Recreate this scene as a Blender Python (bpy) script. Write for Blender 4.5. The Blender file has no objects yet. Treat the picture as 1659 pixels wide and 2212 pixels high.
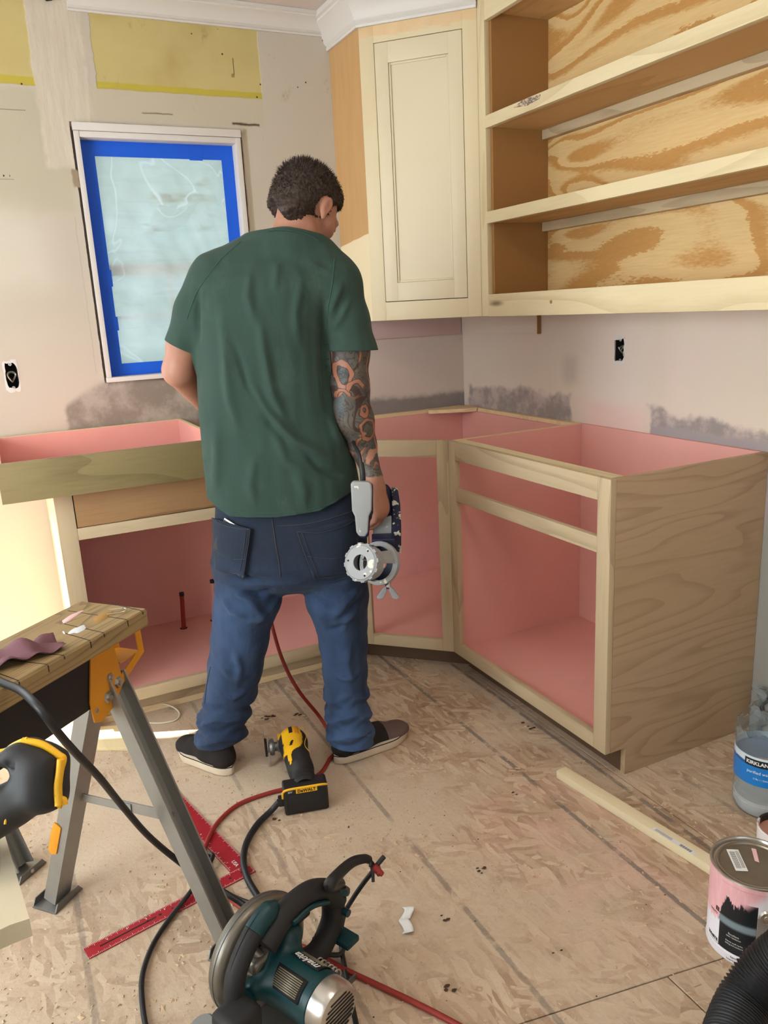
import bpy, bmesh, math, random
import numpy as np
from mathutils import Vector, Matrix
from mathutils.bvhtree import BVHTree
random.seed(7); RNG = np.random.default_rng(7)
SC = bpy.context.scene
COL = SC.collection
PI = math.pi

# ------------------------------------------------------------------ camera
CAM = np.array([-1.9648, -3.1667, 1.3315]); YAW, PITCH, ROLL, FPX = 0.4471, 0.2521, -0.0515, 1707.3
PW, PH = 1659.0, 2212.0
_f = np.array([math.sin(YAW)*math.cos(PITCH), math.cos(YAW)*math.cos(PITCH), -math.sin(PITCH)])
_r0 = np.array([math.cos(YAW), -math.sin(YAW), 0.0]); _u0 = np.cross(_r0, _f)
_r = _r0*math.cos(ROLL)+_u0*math.sin(ROLL); _u = -_r0*math.sin(ROLL)+_u0*math.cos(ROLL)
cd = bpy.data.cameras.new('camera'); cam = bpy.data.objects.new('camera', cd); COL.objects.link(cam)
cd.sensor_fit = 'VERTICAL'; cd.sensor_height = 36.0; cd.lens = FPX/PH*36.0; cd.clip_start = 0.05
cam.matrix_world = Matrix(((_r[0], _u[0], -_f[0], CAM[0]), (_r[1], _u[1], -_f[1], CAM[1]), (_r[2], _u[2], -_f[2], CAM[2]), (0, 0, 0, 1)))
SC.camera = cam

# ------------------------------------------------------------------ light
SC.view_settings.view_transform = 'Standard'; SC.view_settings.look = 'None'
SC.view_settings.gamma = 1.0; SC.view_settings.use_curve_mapping = False
SC.view_settings.exposure = -0.14
w = bpy.data.worlds.new('world'); SC.world = w; w.use_nodes = True
bg = w.node_tree.nodes['Background']; bg.inputs[0].default_value = (0.78, 0.9, 1.0, 1); bg.inputs[1].default_value = 1.5

def light(name, kind, loc, aim, energy, color, size=1.0, size_y=None, spread=None):
    ld = bpy.data.lights.new(name, kind); ld.energy = energy; ld.color = color
    if kind == 'AREA':
        ld.shape = 'RECTANGLE'; ld.size = size; ld.size_y = size_y or size
        if spread: ld.spread = spread
    o = bpy.data.objects.new(name, ld); COL.objects.link(o); o.location = loc
    o.rotation_euler = (Vector(aim)-Vector(loc)).to_track_quat('-Z', 'Y').to_euler()
    return o
# high sun through the exterior door in the back wall, left of the frame
sun = light('sun', 'SUN', (-4, 4, 9), (-4+0.653, 4-0.294, 9-0.698), 34.0, (1.0, 0.94, 0.84)); sun.data.angle = 0.01
light('door_daylight', 'AREA', (-2.86, 0.02, 1.05), (-2.0, -1.4, 0.9), 24, (0.90, 0.96, 1.0), 1.25, 1.9)
light('side_daylight', 'AREA', (-3.66, -2.0, 1.25), (-1.0, -1.3, 0.9), 60, (0.88, 0.95, 1.0), 1.8, 1.5)
light('rear_fill', 'AREA', (-1.9, -5.07, 1.5), (-1.2, -1.0, 1.1), 6, (1.0, 0.95, 0.84), 1.8, 1.6)  # unseen fill added behind the camera to brighten the cabinet interiors
light('ceiling_lamp_light', 'AREA', (-1.35, -2.3, 2.33), (-1.35, -2.3, 0), 8, (1.0, 0.90, 0.78), 0.4, 0.4)

# ------------------------------------------------------------------ placing helpers (a point of the room from where it shows)
def ray(px, py):
    return _f+_r*((px-PW/2)/FPX)-_u*((py-PH/2)/FPX)
def atz(px, py, z=0.0):
    d = ray(px, py); return Vector(CAM+d*((z-CAM[2])/d[2]))
def atx(px, py, x):
    d = ray(px, py); return Vector(CAM+d*((x-CAM[0])/d[0]))
def aty(px, py, y):
    d = ray(px, py); return Vector(CAM+d*((y-CAM[1])/d[1]))
def atpl(px, py, q, n):
    d = ray(px, py); n = np.array(n, float); return Vector(CAM+d*(((np.array(q)-CAM)@n)/(d@n)))

# ------------------------------------------------------------------ object helpers
def tag(o, label=None, cat=None, group=None, kind=None):
    if label: o['label'] = label
    if cat: o['category'] = cat
    if group: o['group'] = group
    if kind: o['kind'] = kind
    return o
def empty(name, loc=(0, 0, 0), label=None, cat=None, group=None):
    o = bpy.data.objects.new(name, None); COL.objects.link(o); o.location = loc; o.empty_display_size = 0.05
    return tag(o, label, cat, group)
def link(name, me, mat=None, parent=None, kind=None, smooth=False):
    o = bpy.data.objects.new(name, me); COL.objects.link(o)
    if mat is not None:
        for m in (mat if isinstance(mat, (list, tuple)) else [mat]): me.materials.append(m)
    if smooth:
        me.polygons.foreach_set('use_smooth', [True]*len(me.polygons))
    if parent is not None:
        o.parent = parent
        q = parent
        off = Vector((0, 0, 0))
        while q is not None: off += q.location; q = q.parent
        if off.length > 0: me.transform(Matrix.Translation(-off))
    if kind: o['kind'] = kind
    return o
def fin(bm, name, mat=None, parent=None, kind=None, smooth=False, auto=None):
    me = bpy.data.meshes.new(name); bm.normal_update(); bm.to_mesh(me); bm.free()
    o = link(name, me, mat, parent, kind, smooth or auto is not None)
    if auto is not None:
        me.set_sharp_from_angle(angle=math.radians(auto))
    return o
def box_bm(x0, x1, y0, y1, z0, z1, bev=0.0, bm=None):
    bm = bm or bmesh.new()
    r = bmesh.ops.create_cube(bm, size=1.0)
    for v in r['verts']:
        v.co = Vector(((x0+x1)/2+v.co.x*(x1-x0), (y0+y1)/2+v.co.y*(y1-y0), (z0+z1)/2+v.co.z*(z1-z0)))
    if bev > 0:
        es = set(e for v in r['verts'] for e in v.link_edges)
        bmesh.ops.bevel(bm, geom=list(es), offset=bev, segments=2, profile=0.6, affect='EDGES')
    return bm
def box(name, x0, x1, y0, y1, z0, z1, mat, parent=None, bev=0.0, kind=None):
    return fin(box_bm(x0, x1, y0, y1, z0, z1, bev), name, mat, parent, kind, auto=35 if bev else None)
def place(o, Mx):
    """put a mesh made in its own frame at matrix Mx of the room (parents only translate)"""
    off = Vector((0, 0, 0)); q = o.parent
    while q is not None: off += q.matrix_basis.translation; q = q.parent
    o.matrix_basis = Matrix.Translation(-off) @ Mx
    return o
def lfin(bm, name, Mx, mat=None, parent=None, kind=None, auto=None):
    bmesh.ops.recalc_face_normals(bm, faces=bm.faces)
    o = fin(bm, name, mat, None, kind, auto=auto)
    if parent is not None: o.parent = parent
    return place(o, Mx)
def frame_box(name, o, ax, ay, az, a, b, mat, parent=None, bev=0.0, kind=None):
    """box from local corner a to b in the frame (o; ax, ay, az)"""
    Mx = Matrix((Vector(ax), Vector(ay), Vector(az))).transposed().to_4x4(); Mx.translation = Vector(o)
    return lfin(box_bm(a[0], b[0], a[1], b[1], a[2], b[2], bev), name, Mx, mat, parent, kind, 35 if bev else None)
def prism_bm(pts, z0, z1, bm=None, M=None):
    """polygon pts (x,y) extruded z0..z1"""
    bm = bm or bmesh.new()
    a = [bm.verts.new((p[0], p[1], z0)) for p in pts]; b = [bm.verts.new((p[0], p[1], z1)) for p in pts]
    n = len(pts); fs = [bm.faces.new(a[::-1]), bm.faces.new(b)]
    for i in range(n): fs.append(bm.faces.new((a[i], a[(i+1) % n], b[(i+1) % n], b[i])))
    if M is not None: bmesh.ops.transform(bm, matrix=M, verts=a+b)
    bmesh.ops.recalc_face_normals(bm, faces=fs)
    return bm
def bevel_all(bm, off, seg=2):
    es = [e for e in bm.edges if len(e.link_faces) == 2 and e.calc_face_angle(0) > 0.5]
    bmesh.ops.bevel(bm, geom=es, offset=off, segments=seg, profile=0.6, affect='EDGES')
    return bm
def smooth_path(pts, n=8):
    P = [Vector(p) for p in pts]; P = [P[0]*2-P[1]]+P+[P[-1]*2-P[-2]]
    out = []
    for i in range(1, len(P)-2):
        for k in range(n):
            t = k/n
            out.append(0.5*((2*P[i])+(P[i+1]-P[i-1])*t+(2*P[i-1]-5*P[i]+4*P[i+1]-P[i+2])*t*t+(3*P[i]-P[i-1]-3*P[i+1]+P[i+2])*t**3))
    out.append(P[-2].copy()); return out
def tube_bm(path, r, seg=10, bm=None, cap=True):
    """r: number or function(t in 0..1, i)"""
    bm = bm or bmesh.new(); path = [Vector(p) for p in path]; n = len(path)
    rings = []; up = None
    for i, p in enumerate(path):
        t = (path[min(i+1, n-1)]-path[max(i-1, 0)]).normalized()
        if up is None: up = t.orthogonal().normalized()
        up = (up-t*up.dot(t)).normalized(); s = t.cross(up)
        rr = r(i/(n-1), i) if callable(r) else r
        rings.append([bm.verts.new(p+(up*math.cos(a)+s*math.sin(a))*rr) for a in [2*PI*k/seg for k in range(seg)]])
    for i in range(n-1):
        for k in range(seg):
            bm.faces.new((rings[i][k], rings[i][(k+1) % seg], rings[i+1][(k+1) % seg], rings[i+1][k]))
    if cap: bm.faces.new(rings[0][::-1]); bm.faces.new(rings[-1])
    return bm
def tube(name, path, r, mat, parent=None, seg=10, smooth=True, n=0):
    if n: path = smooth_path(path, n)
    bm = tube_bm(path, r, seg); bmesh.ops.recalc_face_normals(bm, faces=bm.faces)
    return fin(bm, name, mat, parent, auto=50)
def lathe_bm(prof, seg=32, bm=None, M=None, a0=0.0, a1=2*PI):
    """prof list of (r, z)"""
    bm = bm or bmesh.new(); rings = []; full = abs(a1-a0-2*PI) < 1e-6
    ns = seg if full else seg+1; new = []
    for (r, z) in prof:
        if r < 1e-6:
            v = bm.verts.new((0, 0, z)); rings.append([v]*ns); new.append(v)
        else:
            rg = [bm.verts.new((r*math.cos(a0+(a1-a0)*k/seg), r*math.sin(a0+(a1-a0)*k/seg), z)) for k in range(ns)]
            rings.append(rg); new += rg
    for i in range(len(prof)-1):
        for k in range(seg):
            q = [rings[i][k], rings[i][(k+1) % ns], rings[i+1][(k+1) % ns], rings[i+1][k]]
            u_ = []
            for v in q:
                if v not in u_: u_.append(v)
            if len(u_) > 2: bm.faces.new(u_)
    if M is not None: bmesh.ops.transform(bm, matrix=M, verts=new)
    return bm
def lathe(name, prof, mat, parent=None, seg=32, M=None, auto=35):
    bm = lathe_bm(prof, seg, M=M); bmesh.ops.recalc_face_normals(bm, faces=bm.faces)
    return fin(bm, name, mat, parent, auto=auto)
def frameM(o, x, y, z):
    M = Matrix((Vector(x).normalized(), Vector(y).normalized(), Vector(z).normalized())).transposed().to_4x4(); M.translation = Vector(o); return M
def alignM(o, z, xh=(1, 0, 0)):
    z = Vector(z).normalized(); x = Vector(xh); x = (x-z*x.dot(z))
    if x.length < 1e-4: x = z.orthogonal()
    x.normalize(); return frameM(o, x, z.cross(x), z)
def text_obj(name, s, size, mat, parent, M, depth=0.0003, bend=None, align='CENTER', shear=0.0, bold=0.0):
    cu = bpy.data.curves.new(name, 'FONT'); cu.body = s; cu.size = size; cu.extrude = depth; cu.align_x = align; cu.align_y = 'CENTER'
    cu.resolution_u = 3; cu.shear = shear; cu.offset = bold
    t = bpy.data.objects.new('tmp_text', cu); COL.objects.link(t)
    me = bpy.data.meshes.new_from_object(t.evaluated_get(bpy.context.evaluated_depsgraph_get()))
    bpy.data.objects.remove(t)
    bm = bmesh.new(); bm.from_mesh(me)
    if bend:
        R = bend
        bmesh.ops.subdivide_edges(bm, edges=[e for e in bm.edges if e.calc_length() > 0.006], cuts=2)
        for v in bm.verts:
            a = v.co.x/R; rr = R+v.co.z
            v.co = Vector((rr*math.sin(a), v.co.y, rr*math.cos(a)-R))
    bmesh.ops.transform(bm, matrix=M, verts=bm.verts)
    bpy.data.meshes.remove(me)
    return fin(bm, name, mat, parent)

# ------------------------------------------------------------------ material helper
def srgb(r, g, b):
    return tuple(((c/255.0)/12.92 if c/255.0 <= 0.04045 else ((c/255.0+0.055)/1.055)**2.4) for c in (r, g, b))
class NT:
    def __init__(s, name, rough=0.6, metal=0.0, spec=0.4):
        s.m = bpy.data.materials.new(name); s.m.use_nodes = True; s.t = s.m.node_tree
        s.b = s.t.nodes['Principled BSDF']; s.b.inputs['Roughness'].default_value = rough
        s.b.inputs['Metallic'].default_value = metal; s.b.inputs['Specular IOR Level'].default_value = spec
        s._tc = None
    def node(s, typ, **kw):
        n = s.t.nodes.new(typ)
        for k, v in kw.items(): setattr(n, k, v)
        return n
    def put(s, sock, v):
        if isinstance(v, bpy.types.NodeSocket): s.t.links.new(v, sock)
        elif v is not None:
            try:
                if len(v) == 3 and sock.type == 'RGBA': v = tuple(v)+(1,)
            except TypeError: pass
            sock.default_value = v
    def co(s, kind='Object'):
        if s._tc is None: s._tc = s.node('ShaderNodeTexCoord')
        return s._tc.outputs[kind]
    def pos(s): return s.node('ShaderNodeNewGeometry').outputs['Position']
    def mth(s, op, a, b=0.0, c=None, clamp=False):
        n = s.node('ShaderNodeMath', operation=op, use_clamp=clamp); s.put(n.inputs[0], a); s.put(n.inputs[1], b)
        if c is not None: s.put(n.inputs[2], c)
        return n.outputs[0]
    def xyz(s, v):
        n = s.node('ShaderNodeSeparateXYZ'); s.put(n.inputs[0], v); return n.outputs
    def comb(s, x, y, z):
        n = s.node('ShaderNodeCombineXYZ'); s.put(n.inputs[0], x); s.put(n.inputs[1], y); s.put(n.inputs[2], z); return n.outputs[0]
    def mapv(s, v, scale=(1, 1, 1), rot=(0, 0, 0), loc=(0, 0, 0)):
        n = s.node('ShaderNodeMapping'); s.put(n.inputs['Vector'], v); n.inputs['Scale'].default_value = scale
        n.inputs['Rotation'].default_value = rot; n.inputs['Location'].default_value = loc; return n.outputs[0]
    def noise(s, v, sc=5.0, det=3.0, rough=0.55, dist=0.0, col=False):
        n = s.node('ShaderNodeTexNoise'); s.put(n.inputs['Vector'], v); n.inputs['Scale'].default_value = sc
        n.inputs['Detail'].default_value = det; n.inputs['Roughness'].default_value = rough; n.inputs['Distortion'].default_value = dist
        return n.outputs['Color' if col else 'Fac']
    def vor(s, v, sc=5.0, feat='F1', out='Distance', rnd=1.0):
        n = s.node('ShaderNodeTexVoronoi', feature=feat); s.put(n.inputs['Vector'], v); n.inputs['Scale'].default_value = sc
        n.inputs['Randomness'].default_value = rnd
        return n.outputs[out]
    def ramp(s, f, stops, interp='LINEAR'):
        n = s.node('ShaderNodeValToRGB'); s.put(n.inputs[0], f); cr = n.color_ramp; cr.interpolation = interp
        while len(cr.elements) < len(stops): cr.elements.new(0.5)
        for e, (p, c) in zip(cr.elements, stops):
            e.position = p; e.color = (tuple(c)+(1,)) if hasattr(c, '__len__') else (c, c, c, 1)
        return n.outputs[0]
    def smooth(s, v, a, b):
        n = s.node('ShaderNodeMapRange', interpolation_type='SMOOTHSTEP'); s.put(n.inputs['Value'], v)
        s.put(n.inputs['From Min'], a); s.put(n.inputs['From Max'], b); return n.outputs[0]
    def mix(s, f, a, b, blend='MIX'):
        n = s.node('ShaderNodeMix', data_type='RGBA', blend_type=blend); s.put(n.inputs[0], f); s.put(n.inputs[6], a); s.put(n.inputs[7], b)
        return n.outputs[2]
    def color(s, c): s.put(s.b.inputs['Base Color'], c); return s
    def rough(s, c): s.put(s.b.inputs['Roughness'], c); return s
    def bump(s, h, strength=0.3, dist=0.002):
        n = s.node('ShaderNodeBump'); n.inputs['Strength'].default_value = strength; n.inputs['Distance'].default_value = dist
        s.put(n.inputs['Height'], h)
        if s.b.inputs['Normal'].is_linked: s.t.links.new(s.b.inputs['Normal'].links[0].from_socket, n.inputs['Normal'])
        s.t.links.new(n.outputs[0], s.b.inputs['Normal']); return s
    def box(s, X, Z, x0, x1, z0, z1, soft=0.004, jit=None):
        """mask of a rectangle in (X, Z); jit is a node value added to both coordinates"""
        if jit is not None: X = s.mth('ADD', X, jit); Z = s.mth('ADD', Z, jit)
        m = s.mth('MULTIPLY', s.smooth(X, x0-soft, x0+soft), s.smooth(X, x1+soft, x1-soft))
        m2 = s.mth('MULTIPLY', s.smooth(Z, z0-soft, z0+soft), s.smooth(Z, z1+soft, z1-soft))
        return s.mth('MULTIPLY', m, m2)
def plain(name, c, rough=0.55, metal=0.0, spec=0.4, var=0.08, sc=12.0, bump=0.0):
    n = NT(name, rough, metal, spec); v = n.pos() if False else n.co()
    f = n.noise(v, sc, 4.0)
    a = tuple(x*(1-var) for x in c); b = tuple(min(1, x*(1+var)) for x in c)
    n.color(n.mix(f, a, b))
    if bump: n.bump(n.noise(v, sc*8, 3.0), bump, 0.001)
    return n.m

def wood(name, light_c, dark_c, axis='x', scale=1.0, contrast=1.0, streak=26.0, rings=9.0, rough=0.62, knots=False, sc=(1, 1, 1), patch=None, edge=0.0):
    """grain running along axis; cathedral figure from contours of stretched noise"""
    n = NT(name, rough, 0, 0.3); v = n.co()
    st = {'x': (0.5, 3.2, 3.2), 'y': (3.2, 0.5, 3.2), 'z': (3.2, 3.2, 0.5)}[axis]
    st = tuple(a*scale for a in st)
    w1 = n.mapv(v, st)
    base = n.noise(w1, 1.0, 2.0, 0.5, 0.25)
    bands = n.mth('FRACT', n.mth('MULTIPLY', base, rings))
    tri = n.mth('PINGPONG', n.mth('MULTIPLY', base, rings), 0.5)
    fine = n.noise(n.mapv(v, tuple(a*streak/ scale for a in {'x': (0.08, 1, 1), 'y': (1, 0.08, 1), 'z': (1, 1, 0.08)}[axis])), 6.0, 4.0, 0.6)
    g = n.mth('ADD', n.mth('MULTIPLY', n.smooth(bands, 0.55, 1.0), 0.55*contrast), n.mth('MULTIPLY', n.mth('SUBTRACT', fine, 0.5), 0.9*contrast), clamp=True)
    col = n.mix(g, light_c, dark_c)
    big = n.noise(n.mapv(v, st), 0.7, 2.0)
    col = n.mix(n.mth('MULTIPLY', n.smooth(big, 0.45, 0.75), 0.45*contrast), col, patch or tuple(0.5*(a+b) for a, b in zip(light_c, dark_c)))
    if knots:
        k = n.vor(n.mapv(v, {'x': (1.2, 5, 5), 'y': (5, 1.2, 5), 'z': (5, 5, 1.2)}[axis]), 1.0)
        col = n.mix(n.smooth(k, 0.09, 0.03), col, srgb(96, 66, 40))
    n.color(col); n.bump(fine, 0.12, 0.0006)
    return n.m

# ---- materials -----------------------------------------------------------
M = {}
POP_L, POP_D = srgb(188, 168, 136), srgb(130, 110, 84)
for ax in 'xyz': M['poplar_'+ax] = wood('poplar_'+ax, POP_L, POP_D, ax, 1.6, 0.65, rings=6, patch=srgb(162, 148, 108))
M['poplar_green_x'] = wood('poplar_green_x', srgb(138, 122, 84), srgb(96, 80, 50), 'x', 1.2, 0.8, rings=6, knots=False, patch=srgb(118, 108, 62))
M['poplar_dark_x'] = wood('poplar_dark_x', srgb(156, 120, 82), srgb(98, 70, 42), 'x', 1.3, 0.9, rings=6, patch=srgb(120, 84, 46))
for ax in 'yz': M['poplar_pale_'+ax] = wood('poplar_pale_'+ax, srgb(212, 196, 158), srgb(170, 146, 104), ax, 1.2, 0.6, rings=6, patch=srgb(196, 184, 134), knots=(ax == 'y'))
M['end_ply'] = wood('end_ply', srgb(176, 150, 120), srgb(138, 110, 82), 'x', 1.5, 0.8, rings=13, patch=srgb(168, 140, 104))
M['birch_amber'] = wood('birch_amber', srgb(205, 158, 92), srgb(182, 134, 70), 'z', 0.9, 0.5, rings=5)
M['birch_brown'] = wood('birch_brown', srgb(158, 116, 68), srgb(134, 94, 50), 'z', 0.8, 0.5, rings=4)
M['shelf_under'] = wood('shelf_under', srgb(198, 160, 108), srgb(164, 124, 74), 'y', 1.2, 0.7, rings=6, knots=True)
M['strip_pale'] = wood('strip_pale', srgb(224, 206, 160), srgb(196, 172, 122), 'y', 1.5, 0.4, rings=4)
M['raw_edge'] = wood('raw_edge', srgb(226, 200, 158), srgb(186, 150, 104), 'x', 2, 0.5)
M['treated'] = wood('treated', srgb(152, 128, 88), srgb(80, 62, 38), 'x', 3.0, 1.0, streak=34, rings=14)

# fir plywood of the shelf back: bold two tone figure
def fir_ply():
    n = NT('fir_plywood', 0.6, 0, 0.3); v = n.co()
    w1 = n.mapv(v, (1, 0.72, 3.0)); 
    f = n.noise(w1, 1.3, 1.2, 0.4, 0.9)
    jag = n.noise(n.mapv(v, (1, 14, 60)), 3.0, 3.0, 0.7)
    q = n.mth('ADD', n.mth('MULTIPLY', f, 11.5), n.mth('MULTIPLY', n.mth('SUBTRACT', jag, 0.5), 0.42))
    fr = n.mth('FRACT', q)
    m = n.mth('MULTIPLY', n.smooth(fr, 0.42, 0.72), n.smooth(fr, 1.0, 0.955))
    light_ = n.mix(n.noise(n.mapv(v, (1, 3, 50)), 4.0, 3.0), srgb(224, 194, 142), srgb(204, 168, 110))
    dark_ = n.mix(jag, srgb(198, 150, 86), srgb(178, 128, 68))
    kn = n.vor(n.mapv(v, (1, 1.6, 3.4), loc=(0, 0.35, 0.1)), 1.0)
    c = n.mix(m, light_, dark_)
    c = n.mix(n.smooth(kn, 0.07, 0.03), c, srgb(120, 78, 40))
    n.color(c); n.bump(jag, 0.1, 0.0006); return n.m
M['fir_ply'] = fir_ply()

def pink_paint(name, c=(222, 162, 152)):
    n = NT(name, 0.5, 0, 0.35); v = n.co()
    f = n.noise(n.mapv(v, (3, 3, 3)), 2.0, 4.0)
    n.color(n.mix(f, srgb(*[int(x*0.97) for x in c]), srgb(*[min(255, int(x*1.03)) for x in c])))
    n.bump(n.noise(v, 220, 2.0), 0.08, 0.0005); return n.m
M['pink'] = pink_paint('pink_paint')
M['cream'] = plain('cream_paint', srgb(214, 200, 168), 0.42, 0, 0.4, 0.02, 5.0, 0.03)
M['white_paint'] = plain('white_trim_paint', srgb(212, 207, 200), 0.45, 0, 0.4, 0.03, 9.0, 0.03)

def cream_frame():      # cream frame with a bare patch along the top rail
    n = NT('cream_frame_paint', 0.45, 0, 0.4); v = n.pos(); X = n.xyz(v)
    j = n.mth('MULTIPLY', n.mth('SUBTRACT', n.noise(n.mapv(v, (6, 6, 20)), 2.0, 4.0, 0.7), 0.5), 0.06)
    m = n.smooth(n.mth('ADD', X[2], j), 2.278, 2.286)
    c = n.mix(n.noise(v, 6.0), srgb(216, 200, 164), srgb(210, 194, 156))
    n.color(n.mix(m, c, n.mix(n.noise(v, 20.0), srgb(206, 170, 120), srgb(225, 200, 160)))); return n.m
M['cream_frame'] = cream_frame()
def side_panel():       # amber plywood above, cream below 1.605
    n = NT('half_painted_plywood', 0.55, 0, 0.3); v = n.pos(); X = n.xyz(v)
    g = n.noise(n.mapv(v, (40, 40, 4)), 1.0, 3.0); g2 = n.noise(n.mapv(v, (3, 3, 1)), 2.0, 3.0)
    amber = n.mix(n.mth('MULTIPLY', n.mth('ADD', g, g2), 0.5), srgb(208, 168, 116), srgb(180, 138, 88))
    e = n.mth('ADD', X[2], n.mth('MULTIPLY', X[1], 0.10))
    m = n.smooth(n.mth('ADD', e, n.mth('MULTIPLY', n.noise(v, 30.0), 0.006)), 1.586, 1.590)
    n.color(n.mix(m, srgb(232, 216, 178), amber)); return n.m
M['side_panel'] = side_panel()

def wall_back_mat():
    n = NT('patched_plaster_back', 0.75, 0, 0.25); v = n.pos(); X = n.xyz(v); x, z = X[0], X[2]
    big = n.noise(v, 1.3, 3.0); mid = n.noise(v, 9.0, 4.0, 0.6); fine = n.noise(v, 60.0, 3.0)
    j = lambda a, s_, d=3.0: n.mth('MULTIPLY', n.mth('SUBTRACT', n.noise(v, s_, d, 0.7), 0.5), a)
    base = n.mix(big, srgb(200, 190, 174), srgb(186, 176, 160))
    # grey-green repaired field left of and above the window
    base = n.mix(n.box(x, z, -3.2, -1.60, 1.72, 2.11, 0.012, j(0.03, 6)), base, srgb(186, 178, 156))
    base = n.mix(n.box(x, z, -1.60, -0.872, 2.03, 2.13, 0.006, j(0.012, 10)), base, srgb(192, 182, 160))
    base = n.mix(n.box(x, z, -3.2, -1.70, 1.45, 1.715, 0.08, j(0.12, 3)), base, srgb(204, 196, 180))
    # old yellow paint fields, brighter at their lower edge
    yel = n.mix(mid, srgb(202, 186, 128), srgb(186, 168, 110))
    yel = n.mix(n.smooth(n.noise(v, 3.0), 0.5, 0.75), yel, srgb(172, 148, 88))
    m1 = n.box(x, z, -1.475, -0.872, 2.128, 2.5, 0.003, j(0.012, 14)); m1b = n.smooth(n.mth('ADD', x, j(0.07, 14)), -1.48, -1.475)
    m1 = n.mth('MULTIPLY', m1, m1b)
    m2 = n.box(x, z, -3.2, -1.676, 2.123, 2.5, 0.003, j(0.02, 14))
    ym = n.mth('MAXIMUM', m1, m2)
    base = n.mix(ym, base, yel)
    band = n.mth('MULTIPLY', n.smooth(n.mth('ADD', z, j(0.012, 8)), 2.153, 2.146), ym)
    base = n.mix(band, base, srgb(186, 170, 70))
    # joint compound column
    jc = n.box(x, z, -1.672, -1.50, 1.86, 2.5, 0.012, j(0.06, 9))
    base = n.mix(jc, base, n.mix(n.noise(n.mapv(v, (30, 1, 4)), 1.5, 4.0), srgb(214, 206, 192), srgb(186, 172, 148)))
    # brown scuffs
    sc = n.mth('MULTIPLY', n.smooth(n.noise(n.mapv(v, (5, 1, 3)), 2.2, 5.0, 0.75), 0.60, 0.75), n.smooth(z, 1.9, 2.05))
    base = n.mix(n.mth('MULTIPLY', sc, 0.55), base, srgb(150, 122, 80))
    scf = n.box(x, z, -1.0, -0.89, 2.032, 2.040, 0.004, j(0.012, 20)); scf2 = n.box(x, z, -1.33, -1.22, 2.055, 2.058, 0.003, j(0.006, 20))
    base = n.mix(n.mth('MAXIMUM', scf, scf2), base, srgb(80, 60, 40))
    sp = n.smooth(n.vor(v, 17.0), 0.07, 0.045); spk = n.mth('MULTIPLY', sp, n.smooth(z, 2.0, 2.1))
    base = n.mix(spk, base, srgb(70, 56, 40))
    # seam in the drywall near (z 2.04)
    seam = n.box(x, z, -3.2, -1.72, 2.042, 2.0445, 0.001, j(0.004, 5)); base = n.mix(n.mth('MULTIPLY', seam, 0.7), base, srgb(96, 86, 70))
    # crack outline to the left of the window and around
    ck = n.box(x, z, -1.5845, -1.570, 1.11, 2.006, 0.0008, j(0.006, 14)); base = n.mix(ck, base, srgb(52, 40, 32))
    ck = n.box(x, z, -0.985, -0.9675, 1.11, 2.006, 0.0008, j(0.008, 12)); base = n.mix(ck, base, srgb(84, 70, 54))
    ck = n.box(x, z, -1.585, -0.968, 2.00, 2.0155, 0.0008, j(0.006, 14)); base = n.mix(ck, base, srgb(96, 80, 62))
    ck = n.box(x, z, -1.573, -0.975, 1.10, 1.1135, 0.0008, j(0.003, 14)); base = n.mix(ck, base, srgb(60, 48, 40))
    chip = n.box(x, z, -1.600, -1.575, 1.80, 1.86, 0.004, j(0.03, 12)); base = n.mix(chip, base, srgb(150, 132, 108))
    ck = n.box(x, z, -1.612, -1.609, 1.15, 1.70, 0.002, j(0.02, 6)); base = n.mix(n.mth('MULTIPLY', ck, 0.35), base, srgb(150, 138, 118))
    ck = n.box(x, z, -0.976, -0.9735, 2.205, 2.262, 0.0008, j(0.004, 12)); base = n.mix(ck, base, srgb(60, 48, 30))
    ck = n.box(x, z, -0.986, -0.974, 2.196, 2.208, 0.002, j(0.006, 20)); base = n.mix(n.mth('MULTIPLY', ck, 0.7), base, srgb(120, 96, 40))
    ck = n.box(x, z, -2.2, -1.79, 1.822, 1.8235, 0.0006, j(0.002, 12)); base = n.mix(n.mth('MULTIPLY', ck, 0.8), base, srgb(90, 80, 64))
    dots = n.mth('MULTIPLY', n.smooth(n.mth('PINGPONG', n.mth('MULTIPLY', x, 50.0), 0.5), 0.14, 0.08), n.box(x, z, -2.2, -1.80, 1.831, 1.837, 0.001)); base = n.mix(dots, base, srgb(50, 42, 34))
    ck2 = n.box(x, z, -0.958, -0.944, 1.45, 2.02, 0.003, j(0.006, 12)); base = n.mix(n.mth('MULTIPLY', ck2, 0.6), base, srgb(160, 146, 116))
    # dark grey compound under the window (bare board)
    g1 = n.box(x, z, -1.74, -0.66, 0.2, 1.11, 0.010, j(0.11, 3, 5)); g1 = n.mth('MULTIPLY', g1, n.smooth(n.mth('ADD', z, n.mth('MULTIPLY', n.smooth(x, -1.55, -1.85), 0.12)), 1.135, 1.10))
    gc = n.mix(n.smooth(n.noise(v, 5.0, 6.0, 0.7), 0.42, 0.62), srgb(140, 130, 118), srgb(172, 162, 150))
    base = n.mix(g1, base, gc)
    # smear band just above the counter towards the corner
    g2 = n.box(x, z, -0.66, 0.1, 0.2, 0.945, 0.02, j(0.07, 7, 5)); base = n.mix(g2, base, n.mix(mid, srgb(150, 138, 132), srgb(128, 120, 116)))
    pnk = n.mth('MULTIPLY', n.smooth(x, -0.75, -0.6), n.smooth(n.mth('ADD', z, j(0.015, 4)), 1.272, 1.262))
    base = n.mix(n.mth('MULTIPLY', pnk, n.mth('SUBTRACT', 1.0, g2)), base, srgb(205, 188, 176))
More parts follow.
